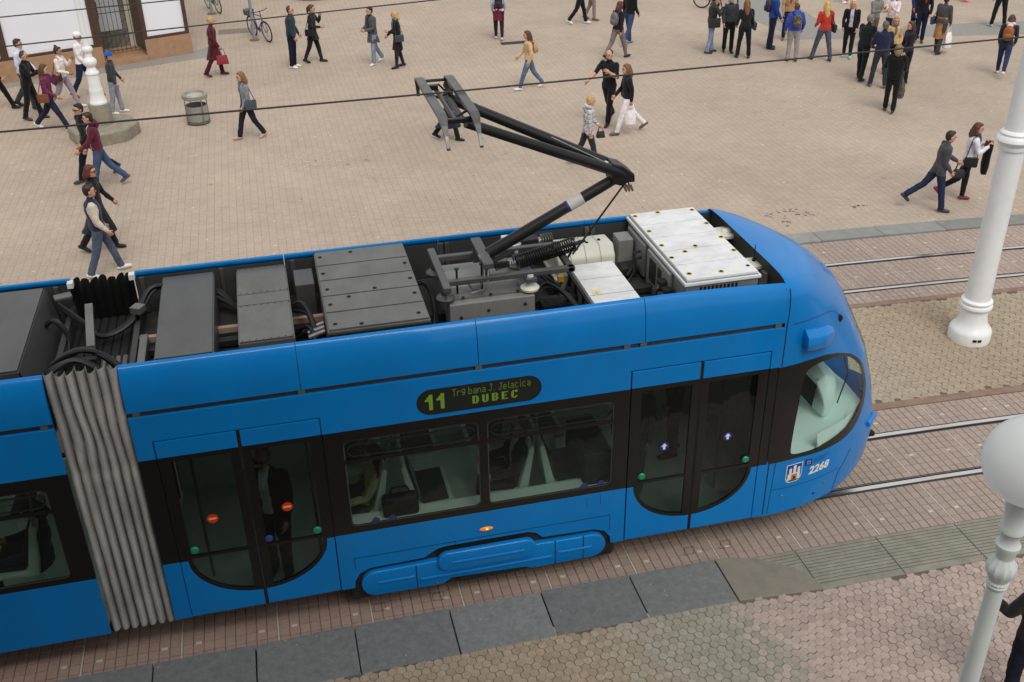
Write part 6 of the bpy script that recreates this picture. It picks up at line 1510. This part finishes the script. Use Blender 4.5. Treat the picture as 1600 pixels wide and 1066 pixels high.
# ---- bags (things of their own)
def bag(pid, kind, where, label, col, scale=1.0, cat='bag', m=None):
    D = PEOPLE[pid]; J = D['J']; s = D['sc']; m = m or mat('bag_%02x%02x%02x' % col, rgb(*col), .55, var=.15, vscale=10, bump=.2)
    L = None; strap = None; nm = {'hand': 'handbag', 'shoulder': 'shoulder_bag', 'back': 'backpack', 'plastic': 'carrier_bag'}[kind]
    if kind == 'back':
        c = V(J['chest'].x-.19, 0, J['chest'].z-.03); b = empty(nm); mbb = MB().ell((0, 0, 0), .10*scale, .15*scale, .21*scale, 16, 12)
        mbb.v = [(max(-.085*scale, min(.06*scale, x)), max(-.135*scale, min(.135*scale, y)), max(-.19*scale, z)) for x, y, z in mbb.v]
        mbb.build('body', m, b, 0, True); pk = MB().ell((-.085*scale, 0, -.07*scale), .04*scale, .11*scale, .09*scale, 12, 8); pk.build('pocket', m, b, 0, True)
        for sd in (-1, 1):
            MB().tube([(.05, sd*.08, .17*scale), (.09, sd*.10, .23*scale), (.19, sd*.115, .22), (.315, sd*.11, .08), (.30, sd*.12, -.06), (.12, sd*.14, -.13)], .014, 6, flat=.6).build('strap', m, b, 0, True)
    elif kind == 'shoulder':
        sd = 1 if where == 'L' else -1; c = V(J['pel'].x-.02, sd*(.235+.03*D.get('bulk', 1)), J['pel'].z+.02); b = empty(nm)
        mbb = MB().box((-.15*scale, -.045, -.13*scale), (.15*scale, .045, .10*scale)); mbb.build('body', m, b, .035, True, 3); MB().box((-.14*scale, sd*.045-.008, -.03*scale), (.14*scale, sd*.045+.008, .10*scale)).build('flap', m, b, .01)
        top = J['sh'+where]-c+V(0, -sd*.05, .075)
        MB().tube([(.12*scale, 0, .08*scale), tuple(top+V(.05, 0, -.05)), tuple(top), tuple(top+V(-.05, 0, -.05)), (-.12*scale, 0, .08*scale)], .011, 6).build('strap', m, b, 0, True)
    else:
        h = J['hand'+where]; dz = .27*scale if kind == 'hand' else .36*scale; c = h-V(0, 0, dz); b = empty(nm)
        if kind == 'hand':
            MB().add([(-.16*scale, -.07, -.12*scale), (.16*scale, -.07, -.12*scale), (.16*scale, .07, -.12*scale), (-.16*scale, .07, -.12*scale), (-.13*scale, -.02, .11*scale), (.13*scale, -.02, .11*scale), (.13*scale, .02, .11*scale), (-.13*scale, .02, .11*scale)], [(0, 3, 2, 1), (4, 5, 6, 7), (0, 1, 5, 4), (1, 2, 6, 5), (2, 3, 7, 6), (3, 0, 4, 7)]).build('body', m, b, .02, True, 3)
            for sd in (-1, 1): MB().tube([(-.09*scale, sd*.02, .10*scale), (-.06*scale, sd*.012, dz-.01), (.06*scale, sd*.012, dz-.01), (.09*scale, sd*.02, .10*scale)], .009, 6).build('handle', m, b, 0, True)
        else:
            mbb = MB(); N = 20; vs = []
            for i, (z, ax, ay) in enumerate(((-.22, .12, .06), (-.2, .15, .08), (-.05, .16, .085), (.08, .145, .06), (.16, .12, .03), (.2, .10, .015))):
                for k in range(N): a = 2*math.pi*k/N; w = 1+.08*math.sin(5*a+i)+.05*math.sin(9*a-i*2); vs.append((ax*scale*math.cos(a)*w, ay*scale*math.sin(a)*w, z*scale))
            mbb.add(vs, [(i*N+k, i*N+(k+1) % N, (i+1)*N+(k+1) % N, (i+1)*N+k) for i in range(5) for k in range(N)]+[tuple(range(N))[::-1], tuple(range(5*N, 6*N))]); mbb.build('body', m, b, 0, True)
            for sd in (-1, 1): MB().tube([(-.08*scale, sd*.01, .18*scale), (-.03, sd*.01, dz-.01), (.03, sd*.01, dz-.01), (.08*scale, sd*.01, .18*scale)], .009, 6).build('handle', m, b, 0, True)
    w = D['M'] @ c; b.location = w; b.rotation_euler = (0, 0, D['ang']); b.scale = (s, s, s); tag(b, label, cat, 'bags carried by people'); return b

# ---- the cast, left to right.  angles: 0 right, 90 away, 180 left, 270 towards the viewer
BK = (22, 22, 26); NV = (28, 34, 56); JN = (62, 88, 136); LJ = (142, 162, 200); WHT = (232, 230, 228); GY = (120, 120, 124); DG = (58, 60, 66); MAR = (96, 34, 52)
brown, dbrown, blond, black_h, grey_h, red_h = (84, 56, 38), (48, 32, 24), (196, 160, 106), (26, 22, 20), (120, 116, 112), (96, 40, 34)
def arm_eat(): return (28, 12, 118, 24)
p = {}
p[1] = person('dark trousered person striding in at the left edge of the picture', .02, 21.36, 2, 1.72, walk(1.15, 'L'), top=cloth(BK), pants=cloth(BK), shoe=shoe(BK), hair=('short', black_h))
p[2] = person('man in a black track suit with cropped hair by the shop window', 1.05, 20.25, 2, 1.78, dict(legs=((12, 6), (-10, 10)), arms=((30, 6, 70, 20), (30, 6, 70, 20)), lean=5), top=cloth(BK), pants=cloth(BK), shoe=shoe((70, 54, 46)), hair=('crop', (60, 52, 46)), hpitch=14)
p[3] = person('man in a pale blue shirt and glasses nearest the shop window', .80, 21.3, 2, 1.86, walk(.7, 'R'), top=cloth((216, 220, 238)), pants=cloth(DG), shoe=shoe(BK), hair=('short', dbrown))
p[4] = person('long haired woman in a red and blue plaid shirt eating as she walks', 1.70, 19.13, 0, 1.74, dict(legs=((-26, 16), (27, 4)), arms=((34, 12, 120, 18), (10, 8, 40))), top=plaid('plaid_red', rgb(92, 40, 70), rgb(150, 40, 60), rgb(50, 50, 110)), pants=denim((46, 54, 92)), shoe=shoe(WHT), hair=('long', brown), fem=True)
p[5] = person('woman with a hair bun, white sweater and grey leggings', 1.80, 21.0, 0, 1.68, dict(legs=((20, 6), (-18, 26)), arms=((26, 10, 112, 22), (6, 8, 70))), top=cloth((238, 228, 222)), pants=cloth((158, 150, 164)), shoe=shoe(WHT), hair=('bun', dbrown), fem=True, hem=.05, skin=SKIN2)
p[6] = person('man in a white cap and white hoodie beside the slender lamp post', 2.2, 22.0, 0, 1.80, walk(.85, 'L'), top=cloth((240, 236, 238)), inner=cloth((224, 176, 186)), pants=denim((44, 60, 108)), shoe=shoe((150, 30, 44)), hair=('hat', dbrown), hat=('cap', cloth((238, 238, 244))))
p[7] = person('person in a blue beanie and dark jacket half hidden by the slender lamp post', 3.15, 20.17, 10, 1.62, dict(legs=((8, 4), (-8, 8)), arms=((4, 8, 24), (4, 8, 24))), top=cloth(DG), pants=denim((178, 186, 214)), shoe=shoe(WHT), hair=('hat', dbrown), hat=('beanie', cloth((40, 92, 180))))
p[8] = person('man in black with sunglasses walking towards the viewer by the stone plinth', 3.05, 15.1, 232, 1.80, walk(1.1, 'R'), top=cloth(BK), pants=cloth(BK), shoe=shoe((60, 60, 62)), hair=('short', black_h), glasses=True)
p[9] = person('man in a maroon hooded sweater and blue jeans below the stone plinth', 3.32, 14.45, 205, 1.76, dict(legs=((16, 4), (-27, 16)), arms=((24, 10, 20), (8, 8, 18)), lean=3), top=cloth(MAR), hood=cloth(MAR), pants=denim((72, 104, 160)), shoe=shoe((90, 84, 84)), hair=('short', dbrown), inner=cloth((186, 180, 190)))
p[10] = person('woman with sunglasses in a long black coat and red tights', 3.6, 11.06, 4, 1.74, dict(legs=((16, 4), (-18, 16)), arms=((14, 8, 22), (-10, 8, 16))), top=cloth((24, 24, 30)), pants=cloth((24, 24, 30)), skirted=False, tights=cloth((170, 36, 44)), thighm=cloth((170, 36, 44)), shoe=shoe(BK), hair=('bob', red_h), glasses=True, coat=(.42, cloth((24, 24, 30)), 1.4), fem=True, hyaw=-8)
p[11] = person('man in a navy padded vest with cream sleeves, jeans and white trainers', 3.74, 9.92, 22, 1.77, dict(legs=((20, 8), (-12, 8)), arms=((-2, 8, 14), (6, 8, 18)), lean=-2), top=cloth((38, 44, 66)), slv=cloth((216, 204, 188)), pants=denim((96, 112, 150)), shoe=shoe((226, 224, 222)), hair=('short', dbrown), bulk=1.1, wide=1.06, hemz=-.03)
p[12] = person('blonde woman in a maroon coat carrying a red handbag', 5.72, 23.13, 14, 1.70, walk(.75, 'L'), top=cloth((84, 30, 36)), pants=cloth((70, 26, 32)), tights=cloth((60, 26, 30)), thighm=cloth((60, 26, 30)), shoe=shoe((92, 26, 34)), hair=('short', blond), coat=(.52, cloth((84, 30, 36)), .7), fem=True, bulk=1.06)
p[13] = person('woman in a grey jacket and cropped navy trousers right of the litter bin', 6.53, 17.06, 214, 1.68, walk(.85, 'R'), top=cloth((136, 138, 144)), inner=cloth((92, 84, 92)), pants=denim((42, 46, 68)), shoe=shoe((186, 164, 140)), hair=('mid', (132, 96, 62)), fem=True, sock=True)
p[14] = person('man in a dark teal jacket and navy trousers with white shoes', 8.0, 23.38, -4, 1.80, dict(legs=((2, 2), (-2, 2)), arms=((4, 8, 20), (4, 8, 18))), top=cloth((38, 54, 62)), pants=denim((34, 38, 66)), shoe=shoe(WHT), hair=('crop', (60, 62, 60)), bulk=1.12)
p[15] = person('woman in a short black coat with a hand at her chin', 8.65, 23.8, -6, 1.72, dict(legs=((12, 3), (-12, 10)), arms=((30, 8, 122, 26), (10, 8, 74, 30))), top=cloth((36, 36, 40)), pants=cloth((28, 26, 28)), thighm=cloth((28, 26, 28)), shoe=shoe(BK), hair=('pony', brown), coat=(.72, cloth((36, 36, 40)), .5), boots=True, hem=.05, fem=True)
p[16] = person('woman in an open grey raincoat with pale jeans and white shoes', 10.38, 23.04, 218, 1.70, dict(legs=((12, 6), (-14, 14)), arms=((16, 8, 62, 30), (16, 8, 62, 30))), top=cloth((84, 84, 88)), inner=cloth((28, 24, 40)), pants=denim((160, 180, 214)), thighm=denim((160, 180, 214)), shoe=shoe(WHT), hair=('short', black_h), coat=(.70, cloth((84, 84, 88)), .8), fem=True, bulk=1.1)
p[17] = person('blonde woman with a green scarf, black coat and skirt', 11.04, 22.47, 196, 1.64, dict(legs=((6, 4), (-8, 8)), arms=((6, 10, 88, 20), (10, 10, 30))), top=cloth(BK), pants=cloth(BK), tights=cloth((44, 34, 36)), thighm=cloth((44, 34, 36)), skirted=True, shoe=shoe(BK), hair=('bob', blond), coat=(.58, cloth((26, 26, 30)), .2), scarf=cloth((70, 116, 104)), fem=True, hem=.046)
p[18] = person('girl in a maroon skirt with a black backpack at the top of the picture', 14.69, 24.9, 92, 1.70, dict(legs=((8, 2), (-10, 12)), arms=((4, 10, 20), (4, 10, 20))), top=cloth((188, 204, 226)), pants=cloth(MAR), tights=cloth((44, 34, 40)), thighm=cloth((44, 34, 40)), skirted=True, coat=(.66, cloth((110, 32, 56)), .4), shoe=shoe((210, 206, 204)), hair=('long', brown), fem=True, hem=.046)
p[19] = person('long haired woman in a tan jacket and blue jeans with white shoes', 14.22, 19.17, 186, 1.64, walk(1.05, 'L'), top=cloth((212, 180, 138)), pants=denim((104, 136, 184)), shoe=shoe(WHT), hair=('long', brown), fem=True, hem=.05)
p[20] = person('person in black trousers and white shoes cut off by the top edge', 17.83, 26.15, -4, 1.74, walk(.7, 'L'), top=cloth(BK), pants=cloth(BK), shoe=shoe(WHT))
p[21] = person('person in grey tights and ankle boots cut off by the top edge', 18.4, 26.6, -4, 1.68, walk(.4, 'R'), top=cloth(GY), pants=cloth((140, 126, 122)), shoe=shoe((120, 84, 62)), fem=True, hem=.05)
p[22] = person('red haired woman with a grey backpack striding in grey leggings', 17.61, 21.53, 42, 1.72, walk(1.15, 'R'), top=cloth((34, 32, 36)), pants=cloth((122, 110, 110)), shoe=shoe(BK), hair=('bob', red_h), fem=True, hem=.05)
p[23] = person('man in a black top and blue jeans beside the red haired woman', 18.5, 23.04, 40, 1.80, walk(.5, 'L'), top=cloth(BK), pants=denim((64, 92, 150)), shoe=shoe((140, 140, 140)), hair=('short', dbrown))
p[24] = person('bearded man all in black with one bare arm stretched out', 15.4, 15.72, 236, 1.88, dict(legs=((16, 8), (-16, 18)), arms=((24, 14, 98, 30), (44, 22, 12, -10))), top=cloth((26, 28, 30)), pants=cloth(BK), shoe=shoe(BK), hair=('crop', dbrown), beard=True, sleeve=.5, hyaw=10)
p[25] = person('woman in a black jacket and white trousers holding a white bag', 15.57, 14.83, 188, 1.74, walk(1.0, 'L', ), top=cloth((26, 26, 30)), pants=cloth((234, 228, 232)), shoe=shoe((92, 84, 78)), hair=('mid', (116, 82, 56)), fem=True, hem=.05)
p[26] = person('blond boy in a grey and white plaid jacket behind the pantograph arm', 14.0, 12.99, 6, 1.60, walk(.8, 'R'), top=plaid('plaid_grey', rgb(196, 192, 194), rgb(110, 106, 116), rgb(240, 238, 238), 9), pants=cloth((44, 44, 56)), shoe=shoe(BK), hair=('short', blond), bulk=1.08, hemz=-.14, hood=plaid('plaid_grey', rgb(196, 192, 194), rgb(110, 106, 116), rgb(240, 238, 238), 9))
p[27] = person('person in a long navy coat hidden behind the pantograph head', 11.28, 15.58, 2, 1.56, walk(.8, 'R'), top=cloth((34, 38, 58)), pants=cloth(BK), shoe=shoe(BK), hair=('bob', dbrown), coat=(.38, cloth((34, 38, 58)), .9), fem=True)
p[28] = person('person in a black leather jacket and pale jeans with hands at the face', 20.56, 21.34, 10, 1.72, dict(legs=((6, 3), (-8, 6)), arms=((34, 16, 124, 20), (34, 16, 124, 20))), top=mat('leather_black', rgb(34, 34, 34), .45, var=.2, bump=.4, bscale=22), pants=denim((160, 180, 220)), shoe=shoe((50, 50, 50)), hair=('short', dbrown), bulk=1.1)
p[29] = person('woman in black with very long brown hair seen from behind', 21.27, 20.5, 92, 1.70, dict(legs=((3, 2), (-3, 2)), arms=((6, 9, 20), (6, 9, 20)), spread=.18), top=cloth((30, 32, 36)), pants=cloth(BK), shoe=shoe((58, 56, 62)), hair=('long', (126, 86, 52)), fem=True)
p[51] = person('person in black mostly hidden behind the very long haired woman', 21.1, 21.25, 270, 1.72, STAND, top=cloth(DG), pants=cloth(BK), shoe=shoe(BK), hair=('short', brown))
p[30] = person('man in a blue jacket and navy trousers with a dark backpack', 22.55, 21.26, -6, 1.80, STAND, top=cloth((34, 62, 136)), pants=cloth((26, 30, 54)), shoe=shoe((40, 40, 46)), hair=('short', dbrown), bulk=1.12, leg=1.12, hem=.08)
p[31] = person('boy in a bright blue jacket and grey trousers with a patterned backpack', 22.5, 19.74, 90, 1.66, dict(legs=((2, 2), (-2, 2)), arms=((4, 18, 12), (4, 18, 12)), spread=.06), top=cloth((58, 76, 168)), hood=cloth((70, 88, 184)), pants=cloth((150, 146, 146)), shoe=shoe((60, 60, 66)), hair=('short', brown), bulk=1.16)
p[52] = person('woman in a tan fur collar coat behind the boy in bright blue', 23.5, 22.1, 260, 1.66, STAND, top=cloth((176, 142, 104)), pants=cloth(NV), shoe=shoe((120, 80, 60)), hair=('mid', brown), fem=True, scarf=cloth((150, 60, 60)))
p[32] = person('long haired blonde woman in a red jacket and jeans seen from behind', 23.37, 19.55, 96, 1.72, dict(legs=((10, 3), (-10, 6)), arms=((6, 10, 50, 10), (6, 10, 50, 10)), spread=.34), top=cloth((186, 56, 44)), pants=denim((96, 108, 138)), shoe=shoe((40, 40, 48)), hair=('long', (206, 168, 104)), fem=True)
p[33] = person('blonde girl in an open black jacket with mint green trainers', 24.28, 19.66, 250, 1.68, dict(legs=((4, 2), (-5, 6)), arms=((4, 8, 30), (4, 8, 30))), top=cloth(BK), inner=cloth((190, 180, 200)), pants=cloth(BK), shoe=shoe((136, 216, 196)), hair=('long', (212, 180, 120)), fem=True, hem=.05)
p[34] = person('grey haired man in a black jacket leaning to talk in the right group', 23.4, 17.36, 42, 1.80, dict(legs=((6, 3), (-6, 5)), arms=((14, 9, 30), (14, 9, 30)), lean=8), top=cloth((26, 28, 32)), pants=cloth((28, 28, 32)), shoe=shoe(BK), hair=('short', grey_h), bulk=1.1)
p[35] = person('grey haired man in a navy jacket seen from behind in the right group', 23.52, 16.65, 84, 1.76, dict(legs=((4, 2), (-5, 3)), arms=((10, 14, 40), (10, 14, 40)), spread=.2), top=cloth((34, 40, 66)), pants=cloth((48, 50, 58)), shoe=shoe((110, 100, 92)), hair=('short', (96, 94, 94)), bulk=1.14)
p[36] = person('blonde woman in a camel jacket and scarf facing the viewer in the right group', 24.45, 17.65, 262, 1.62, STAND, top=cloth((206, 172, 122)), pants=cloth(BK), shoe=shoe(BK), hair=('mid', (178, 140, 92)), scarf=cloth((120, 104, 128)), fem=True)
p[37] = person('dark brown haired woman in a charcoal jacket facing left in the right group', 24.4, 16.75, 190, 1.68, STAND, top=cloth((42, 40, 50)), pants=cloth(BK), shoe=shoe(BK), hair=('mid', (70, 42, 34)), fem=True)
p[38] = person('stout person in black with streaked hair standing nearest in the right group', 22.64, 14.57, 70, 1.70, dict(legs=((4, 2), (-8, 6)), arms=((12, 14, 70, 20), (8, 12, 60)), lean=3), top=cloth((18, 18, 20)), pants=cloth((20, 20, 22)), shoe=shoe((70, 56, 44)), hair=('bob', (130, 112, 80)), bulk=1.24, hemz=-.14)
p[39] = person('woman in a grey cardigan and tan skirt carrying a white bag', 27.09, 19.26, 40, 1.70, dict(legs=((4, 2), (-6, 4)), arms=((6, 10, 10), (6, 10, 10))), top=cloth((78, 72, 74)), pants=cloth((158, 116, 76)), tights=cloth((66, 58, 56)), thighm=cloth((66, 58, 56)), skirted=True, coat=(.50, cloth((160, 118, 76)), .5), shoe=shoe(BK), hair=('short', dbrown), fem=True, bulk=1.12)
p[40] = person('person in a navy coat standing at the top right of the crowd', 27.56, 21.27, 262, 1.74, STAND, top=cloth((40, 50, 100)), pants=cloth(BK), thighm=cloth(BK), shoe=shoe(BK), hair=('mid', dbrown), coat=(.62, cloth((40, 50, 100)), .4), fem=True)
p[41] = person('person in black with a red hem left of the grey cardigan woman', 27.3, 20.6, 250, 1.74, STAND, top=cloth((28, 26, 30)), pants=denim((36, 44, 84)), shoe=shoe((120, 40, 44)), hair=('mid', black_h), fem=True, scarf=cloth((150, 40, 50)))
p[42] = person('brown haired girl in a white jacket at the back of the right group', 26.1, 20.4, 230, 1.64, dict(legs=((2, 2), (-2, 2)), arms=((20, 10, 90, 24), (20, 10, 90, 24))), top=cloth((236, 222, 226)), pants=cloth(DG), shoe=shoe(BK), hair=('long', (110, 66, 44)), fem=True)
p[43] = person('person in a mid grey jacket at the back of the right group', 25.5, 20.4, 300, 1.70, dict(legs=((2, 2), (-2, 2)), arms=((20, 10, 80, 24), (20, 10, 80, 24))), top=cloth((128, 122, 120)), pants=cloth((104, 92, 84)), shoe=shoe(BK), hair=('short', brown))
p[44] = person('person in black trousers and pale trainers cut off at the top right', 30.91, 21.68, 96, 1.74, dict(legs=((4, 2), (-6, 6)), arms=((4, 9, 14), (4, 9, 14)), spread=.2), top=cloth((120, 40, 50)), pants=cloth((22, 22, 26)), shoe=shoe((190, 206, 196)))
p[45] = person('long haired woman with a brown leather backpack and white shoes at the right edge', 27.43, 16.67, 62, 1.68, dict(legs=((14, 4), (-22, 22)), arms=((6, 10, 20), (6, 10, 20))), top=cloth((42, 44, 56)), hood=cloth((226, 214, 222)), pants=denim((44, 66, 122)), shoe=shoe(WHT), hair=('long', (86, 52, 44)), fem=True, hem=.048)
p[46] = person('dark haired woman in a charcoal cardigan and jeans striding near the rails', 19.99, 8.52, -6, 1.68, dict(legs=((-34, 22), (9, 2)), arms=((26, 8, 28), (-6, 8, 30)), lean=6), top=cloth((74, 74, 80)), pants=denim((44, 58, 104)), shoe=shoe((54, 58, 64)), hair=('short', dbrown), fem=True, bulk=1.08, hemz=-.13)
p[47] = person('brown haired woman in a white top with dark scarf and red canvas shoes', 20.84, 8.80, -10, 1.66, dict(legs=((6, 2), (-26, 34)), arms=((20, 10, 104, 26), (20, 10, 104, 26)), lean=3), top=cloth((228, 222, 234)), pants=cloth((24, 24, 28)), shoe=shoe((130, 44, 54)), hair=('mid', (88, 52, 40)), scarf=cloth((58, 60, 70)), fem=True, hem=.048, hyaw=-20)
p[48] = person('person in a dark jacket and navy jeans cut off at the lower right edge', 13.53, -2.92, 100, 1.74, dict(legs=((4, 4), (-10, 12)), arms=((14, 16, 60, 6), (14, 16, 60, 6))), z=zt(13.6), top=cloth((40, 34, 32)), pants=denim((34, 38, 66)), shoe=shoe((200, 196, 190)), hair=('short', dbrown), bulk=1.1)
p[49] = person('person in white shoes barely showing at the top edge above the red jacket', 28.0, 26.4, 180, 1.7, STAND, top=cloth(GY), pants=cloth((200, 120, 130)), shoe=shoe(WHT))
p[50] = person('person in red and white shoes barely showing at the top right edge', 32.2, 25.3, 0, 1.7, STAND, top=cloth(GY), pants=cloth((170, 40, 60)), shoe=shoe((230, 120, 130)))
# passengers
ins = 'tram passengers'
SIT = dict(legs=((84, 84), (84, 84)), arms=((30, 8, 50), (30, 8, 50)), seated=True, lean=-4)
p[60] = person('standing passenger with sunglasses, white collar and dark suit behind the rear door', 6.50, .36, 262, 1.74, STAND, z=.455, top=cloth((42, 42, 46)), inner=cloth((226, 230, 232)), pants=cloth((38, 38, 42)), shoe=shoe(BK), hair=('crop', (110, 104, 98)), glasses=True, group=ins)
p[61] = person('seated passenger in a beige jacket at the first tram window', 7.62, .66, 193.2, 1.66, SIT, z=.14, top=cloth((168, 158, 122)), pants=cloth((60, 56, 50)), shoe=shoe(BK), hair=('mid', dbrown), group=ins)
p[62] = person('seated passenger in a dark suit at the second tram window', 9.30, .66, 193.2, 1.74, SIT, z=.14, top=cloth((46, 46, 48)), inner=cloth((190, 190, 190)), pants=cloth((40, 40, 42)), shoe=shoe(BK), hair=('crop', (104, 92, 80)), group=ins)
p[63] = person('dim passenger with dark hair leaning at the rear car window', 4.05, .66, 193.2, 1.68, SIT, z=.08, top=cloth((44, 50, 72)), pants=cloth(BK), shoe=shoe(BK), hair=('bob', dbrown), hpitch=24, group=ins)
p[64] = person('dim standing passenger behind the left leaf of the front door', 10.72, .75, 250, 1.74, STAND, z=.455, top=cloth((92, 96, 92)), pants=cloth((130, 136, 130)), shoe=shoe((180, 180, 170)), hair=('short', dbrown), group=ins)
p[65] = person('dark passenger standing far inside behind the front door', 11.5, 1.4, 180, 1.74, STAND, z=.455, top=cloth((60, 58, 56)), pants=cloth(DG), shoe=shoe(BK), hair=('short', brown), group=ins)
flush_people()
bag(p[4], 'shoulder', 'R', 'brown leather shoulder bag on the plaid shirt woman', (124, 76, 50), .95); bag(p[5], 'shoulder', 'R', 'dark shoulder bag on the woman with the hair bun', (58, 50, 46), .9)
bag(p[12], 'hand', 'R', 'red handbag carried by the woman in the maroon coat', (140, 34, 48), 1.15); bag(p[13], 'shoulder', 'L', 'slate blue bag on the woman in the grey jacket', (70, 76, 92), 1.0)
bag(p[15], 'shoulder', 'R', 'black bag on the woman with a hand at her chin', BK, .9); bag(p[17], 'shoulder', 'L', 'blue grey handbag on the woman with the green scarf', (62, 68, 84), .95)
bag(p[18], 'back', '', 'black backpack on the girl in the maroon skirt', (36, 30, 36), .95, 'backpack'); bag(p[19], 'back', '', 'pale beige backpack on the woman in the tan jacket', (186, 160, 112), .85, 'backpack')
bag(p[22], 'back', '', 'grey backpack on the red haired woman', (108, 104, 112), 1.0, 'backpack'); bag(p[25], 'plastic', 'L', 'white carrier bag held by the woman in white trousers', (236, 226, 228), .85, 'bag')
bag(p[25], 'shoulder', 'R', 'orange brown bag on the woman in white trousers', (170, 84, 44), .8); bag(p[26], 'hand', 'L', 'small black bag held by the boy in plaid', BK, .7)
bag(p[28], 'shoulder', 'R', 'large black shoulder bag on the person in the leather jacket', (40, 34, 36), 1.25); bag(p[29], 'shoulder', 'R', 'dark blue shoulder bag on the woman with very long hair', (48, 54, 64), 1.0)
bag(p[30], 'back', '', 'dark backpack on the man in the blue jacket', (44, 48, 62), 1.05, 'backpack')
PATT = mat('pattern_bag', rgb(52, 50, 46), .8); _t = PATT.node_tree; _v = _t.nodes.new('ShaderNodeTexVoronoi'); _v.inputs['Scale'].default_value = 26; _tc = _t.nodes.new('ShaderNodeTexCoord'); _t.links.new(_tc.outputs['Object'], _v.inputs['Vector'])
_m = _t.nodes.new('ShaderNodeMix'); _m.data_type = 'RGBA'; _m.blend_type = 'MULTIPLY'; _m.inputs[0].default_value = 1; _t.links.new(_v.outputs['Color'], _m.inputs[6]); _m.inputs[7].default_value = (.22, .17, .13, 1); _t.links.new(_m.outputs[2], _t.nodes['Principled BSDF'].inputs['Base Color'])
bag(p[31], 'back', '', 'colourful patterned backpack on the boy in bright blue', (50, 50, 50), 1.0, 'backpack', PATT)
bag(p[32], 'shoulder', 'R', 'black leather bag on the woman in the red jacket', (30, 28, 32), 1.0); bag(p[38], 'plastic', 'R', 'patterned shopping bag held by the stout person in black', (90, 110, 90), 1.2, 'bag', PATT)
bag(p[39], 'plastic', 'R', 'white carrier bag held by the woman in the tan skirt', (238, 236, 238), 1.15); bag(p[39], 'shoulder', 'L', 'dark blue shoulder bag on the grey cardigan woman', (50, 62, 84), 1.0)
bag(p[45], 'back', '', 'brown leather backpack on the woman at the right edge', (150, 86, 42), 1.05, 'backpack')
bag(p[46], 'hand', 'L', 'black bag in the hand of the striding cardigan woman', BK, .8); bag(p[47], 'shoulder', 'R', 'black bag on the woman in the white top', BK, .95)
# jacket carried over the arms
D = PEOPLE[p[47]]; J = D['J']; c = D['M'] @ ((J['wrL']+J['wrR'])/2+V(.05, 0, 0))
jk = empty('carried_jacket', c, D['ang']); tag(jk, 'black jacket hanging over the arm of the woman in the white top', 'jacket')
N = 22; vs = []
for i, (z, ax, ay) in enumerate(((.04, .03, .13), (.05, .07, .15), (-.02, .085, .16), (-.2, .07, .17), (-.42, .075, .16), (-.6, .05, .13))):
    for k in range(N): a = 2*math.pi*k/N; w = 1+.14*math.sin(4*a+i*.4)+.07*math.sin(9*a); vs.append((ax*math.cos(a)*w, ay*math.sin(a)*w, z+.02*math.sin(3*a)))
MB().add(vs, [(i*N+k, i*N+(k+1) % N, (i+1)*N+(k+1) % N, (i+1)*N+k) for i in range(5) for k in range(N)]+[tuple(range(N))[::-1], tuple(range(5*N, 6*N))]).build('cloth', cloth((20, 20, 22)), jk, 0, True)
D = PEOPLE[p[61]]
hb = empty('handbag', (7.86, .25, 1.14)); tag(hb, 'dark handbag on the ledge inside the first tram window', 'bag', 'bags carried by people')
MB().box((-.20, -.07, 0), (.2, .07, .26)).build('body', mat('bag_161618', rgb(*BK), .6), hb, .04, True, 3); MB().tube([(-.12, 0, .25), (-.08, 0, .36), (.08, 0, .36), (.12, 0, .25)], .012, 6).build('handle', mat('bag_161618', rgb(*BK), .6), hb, 0, True)
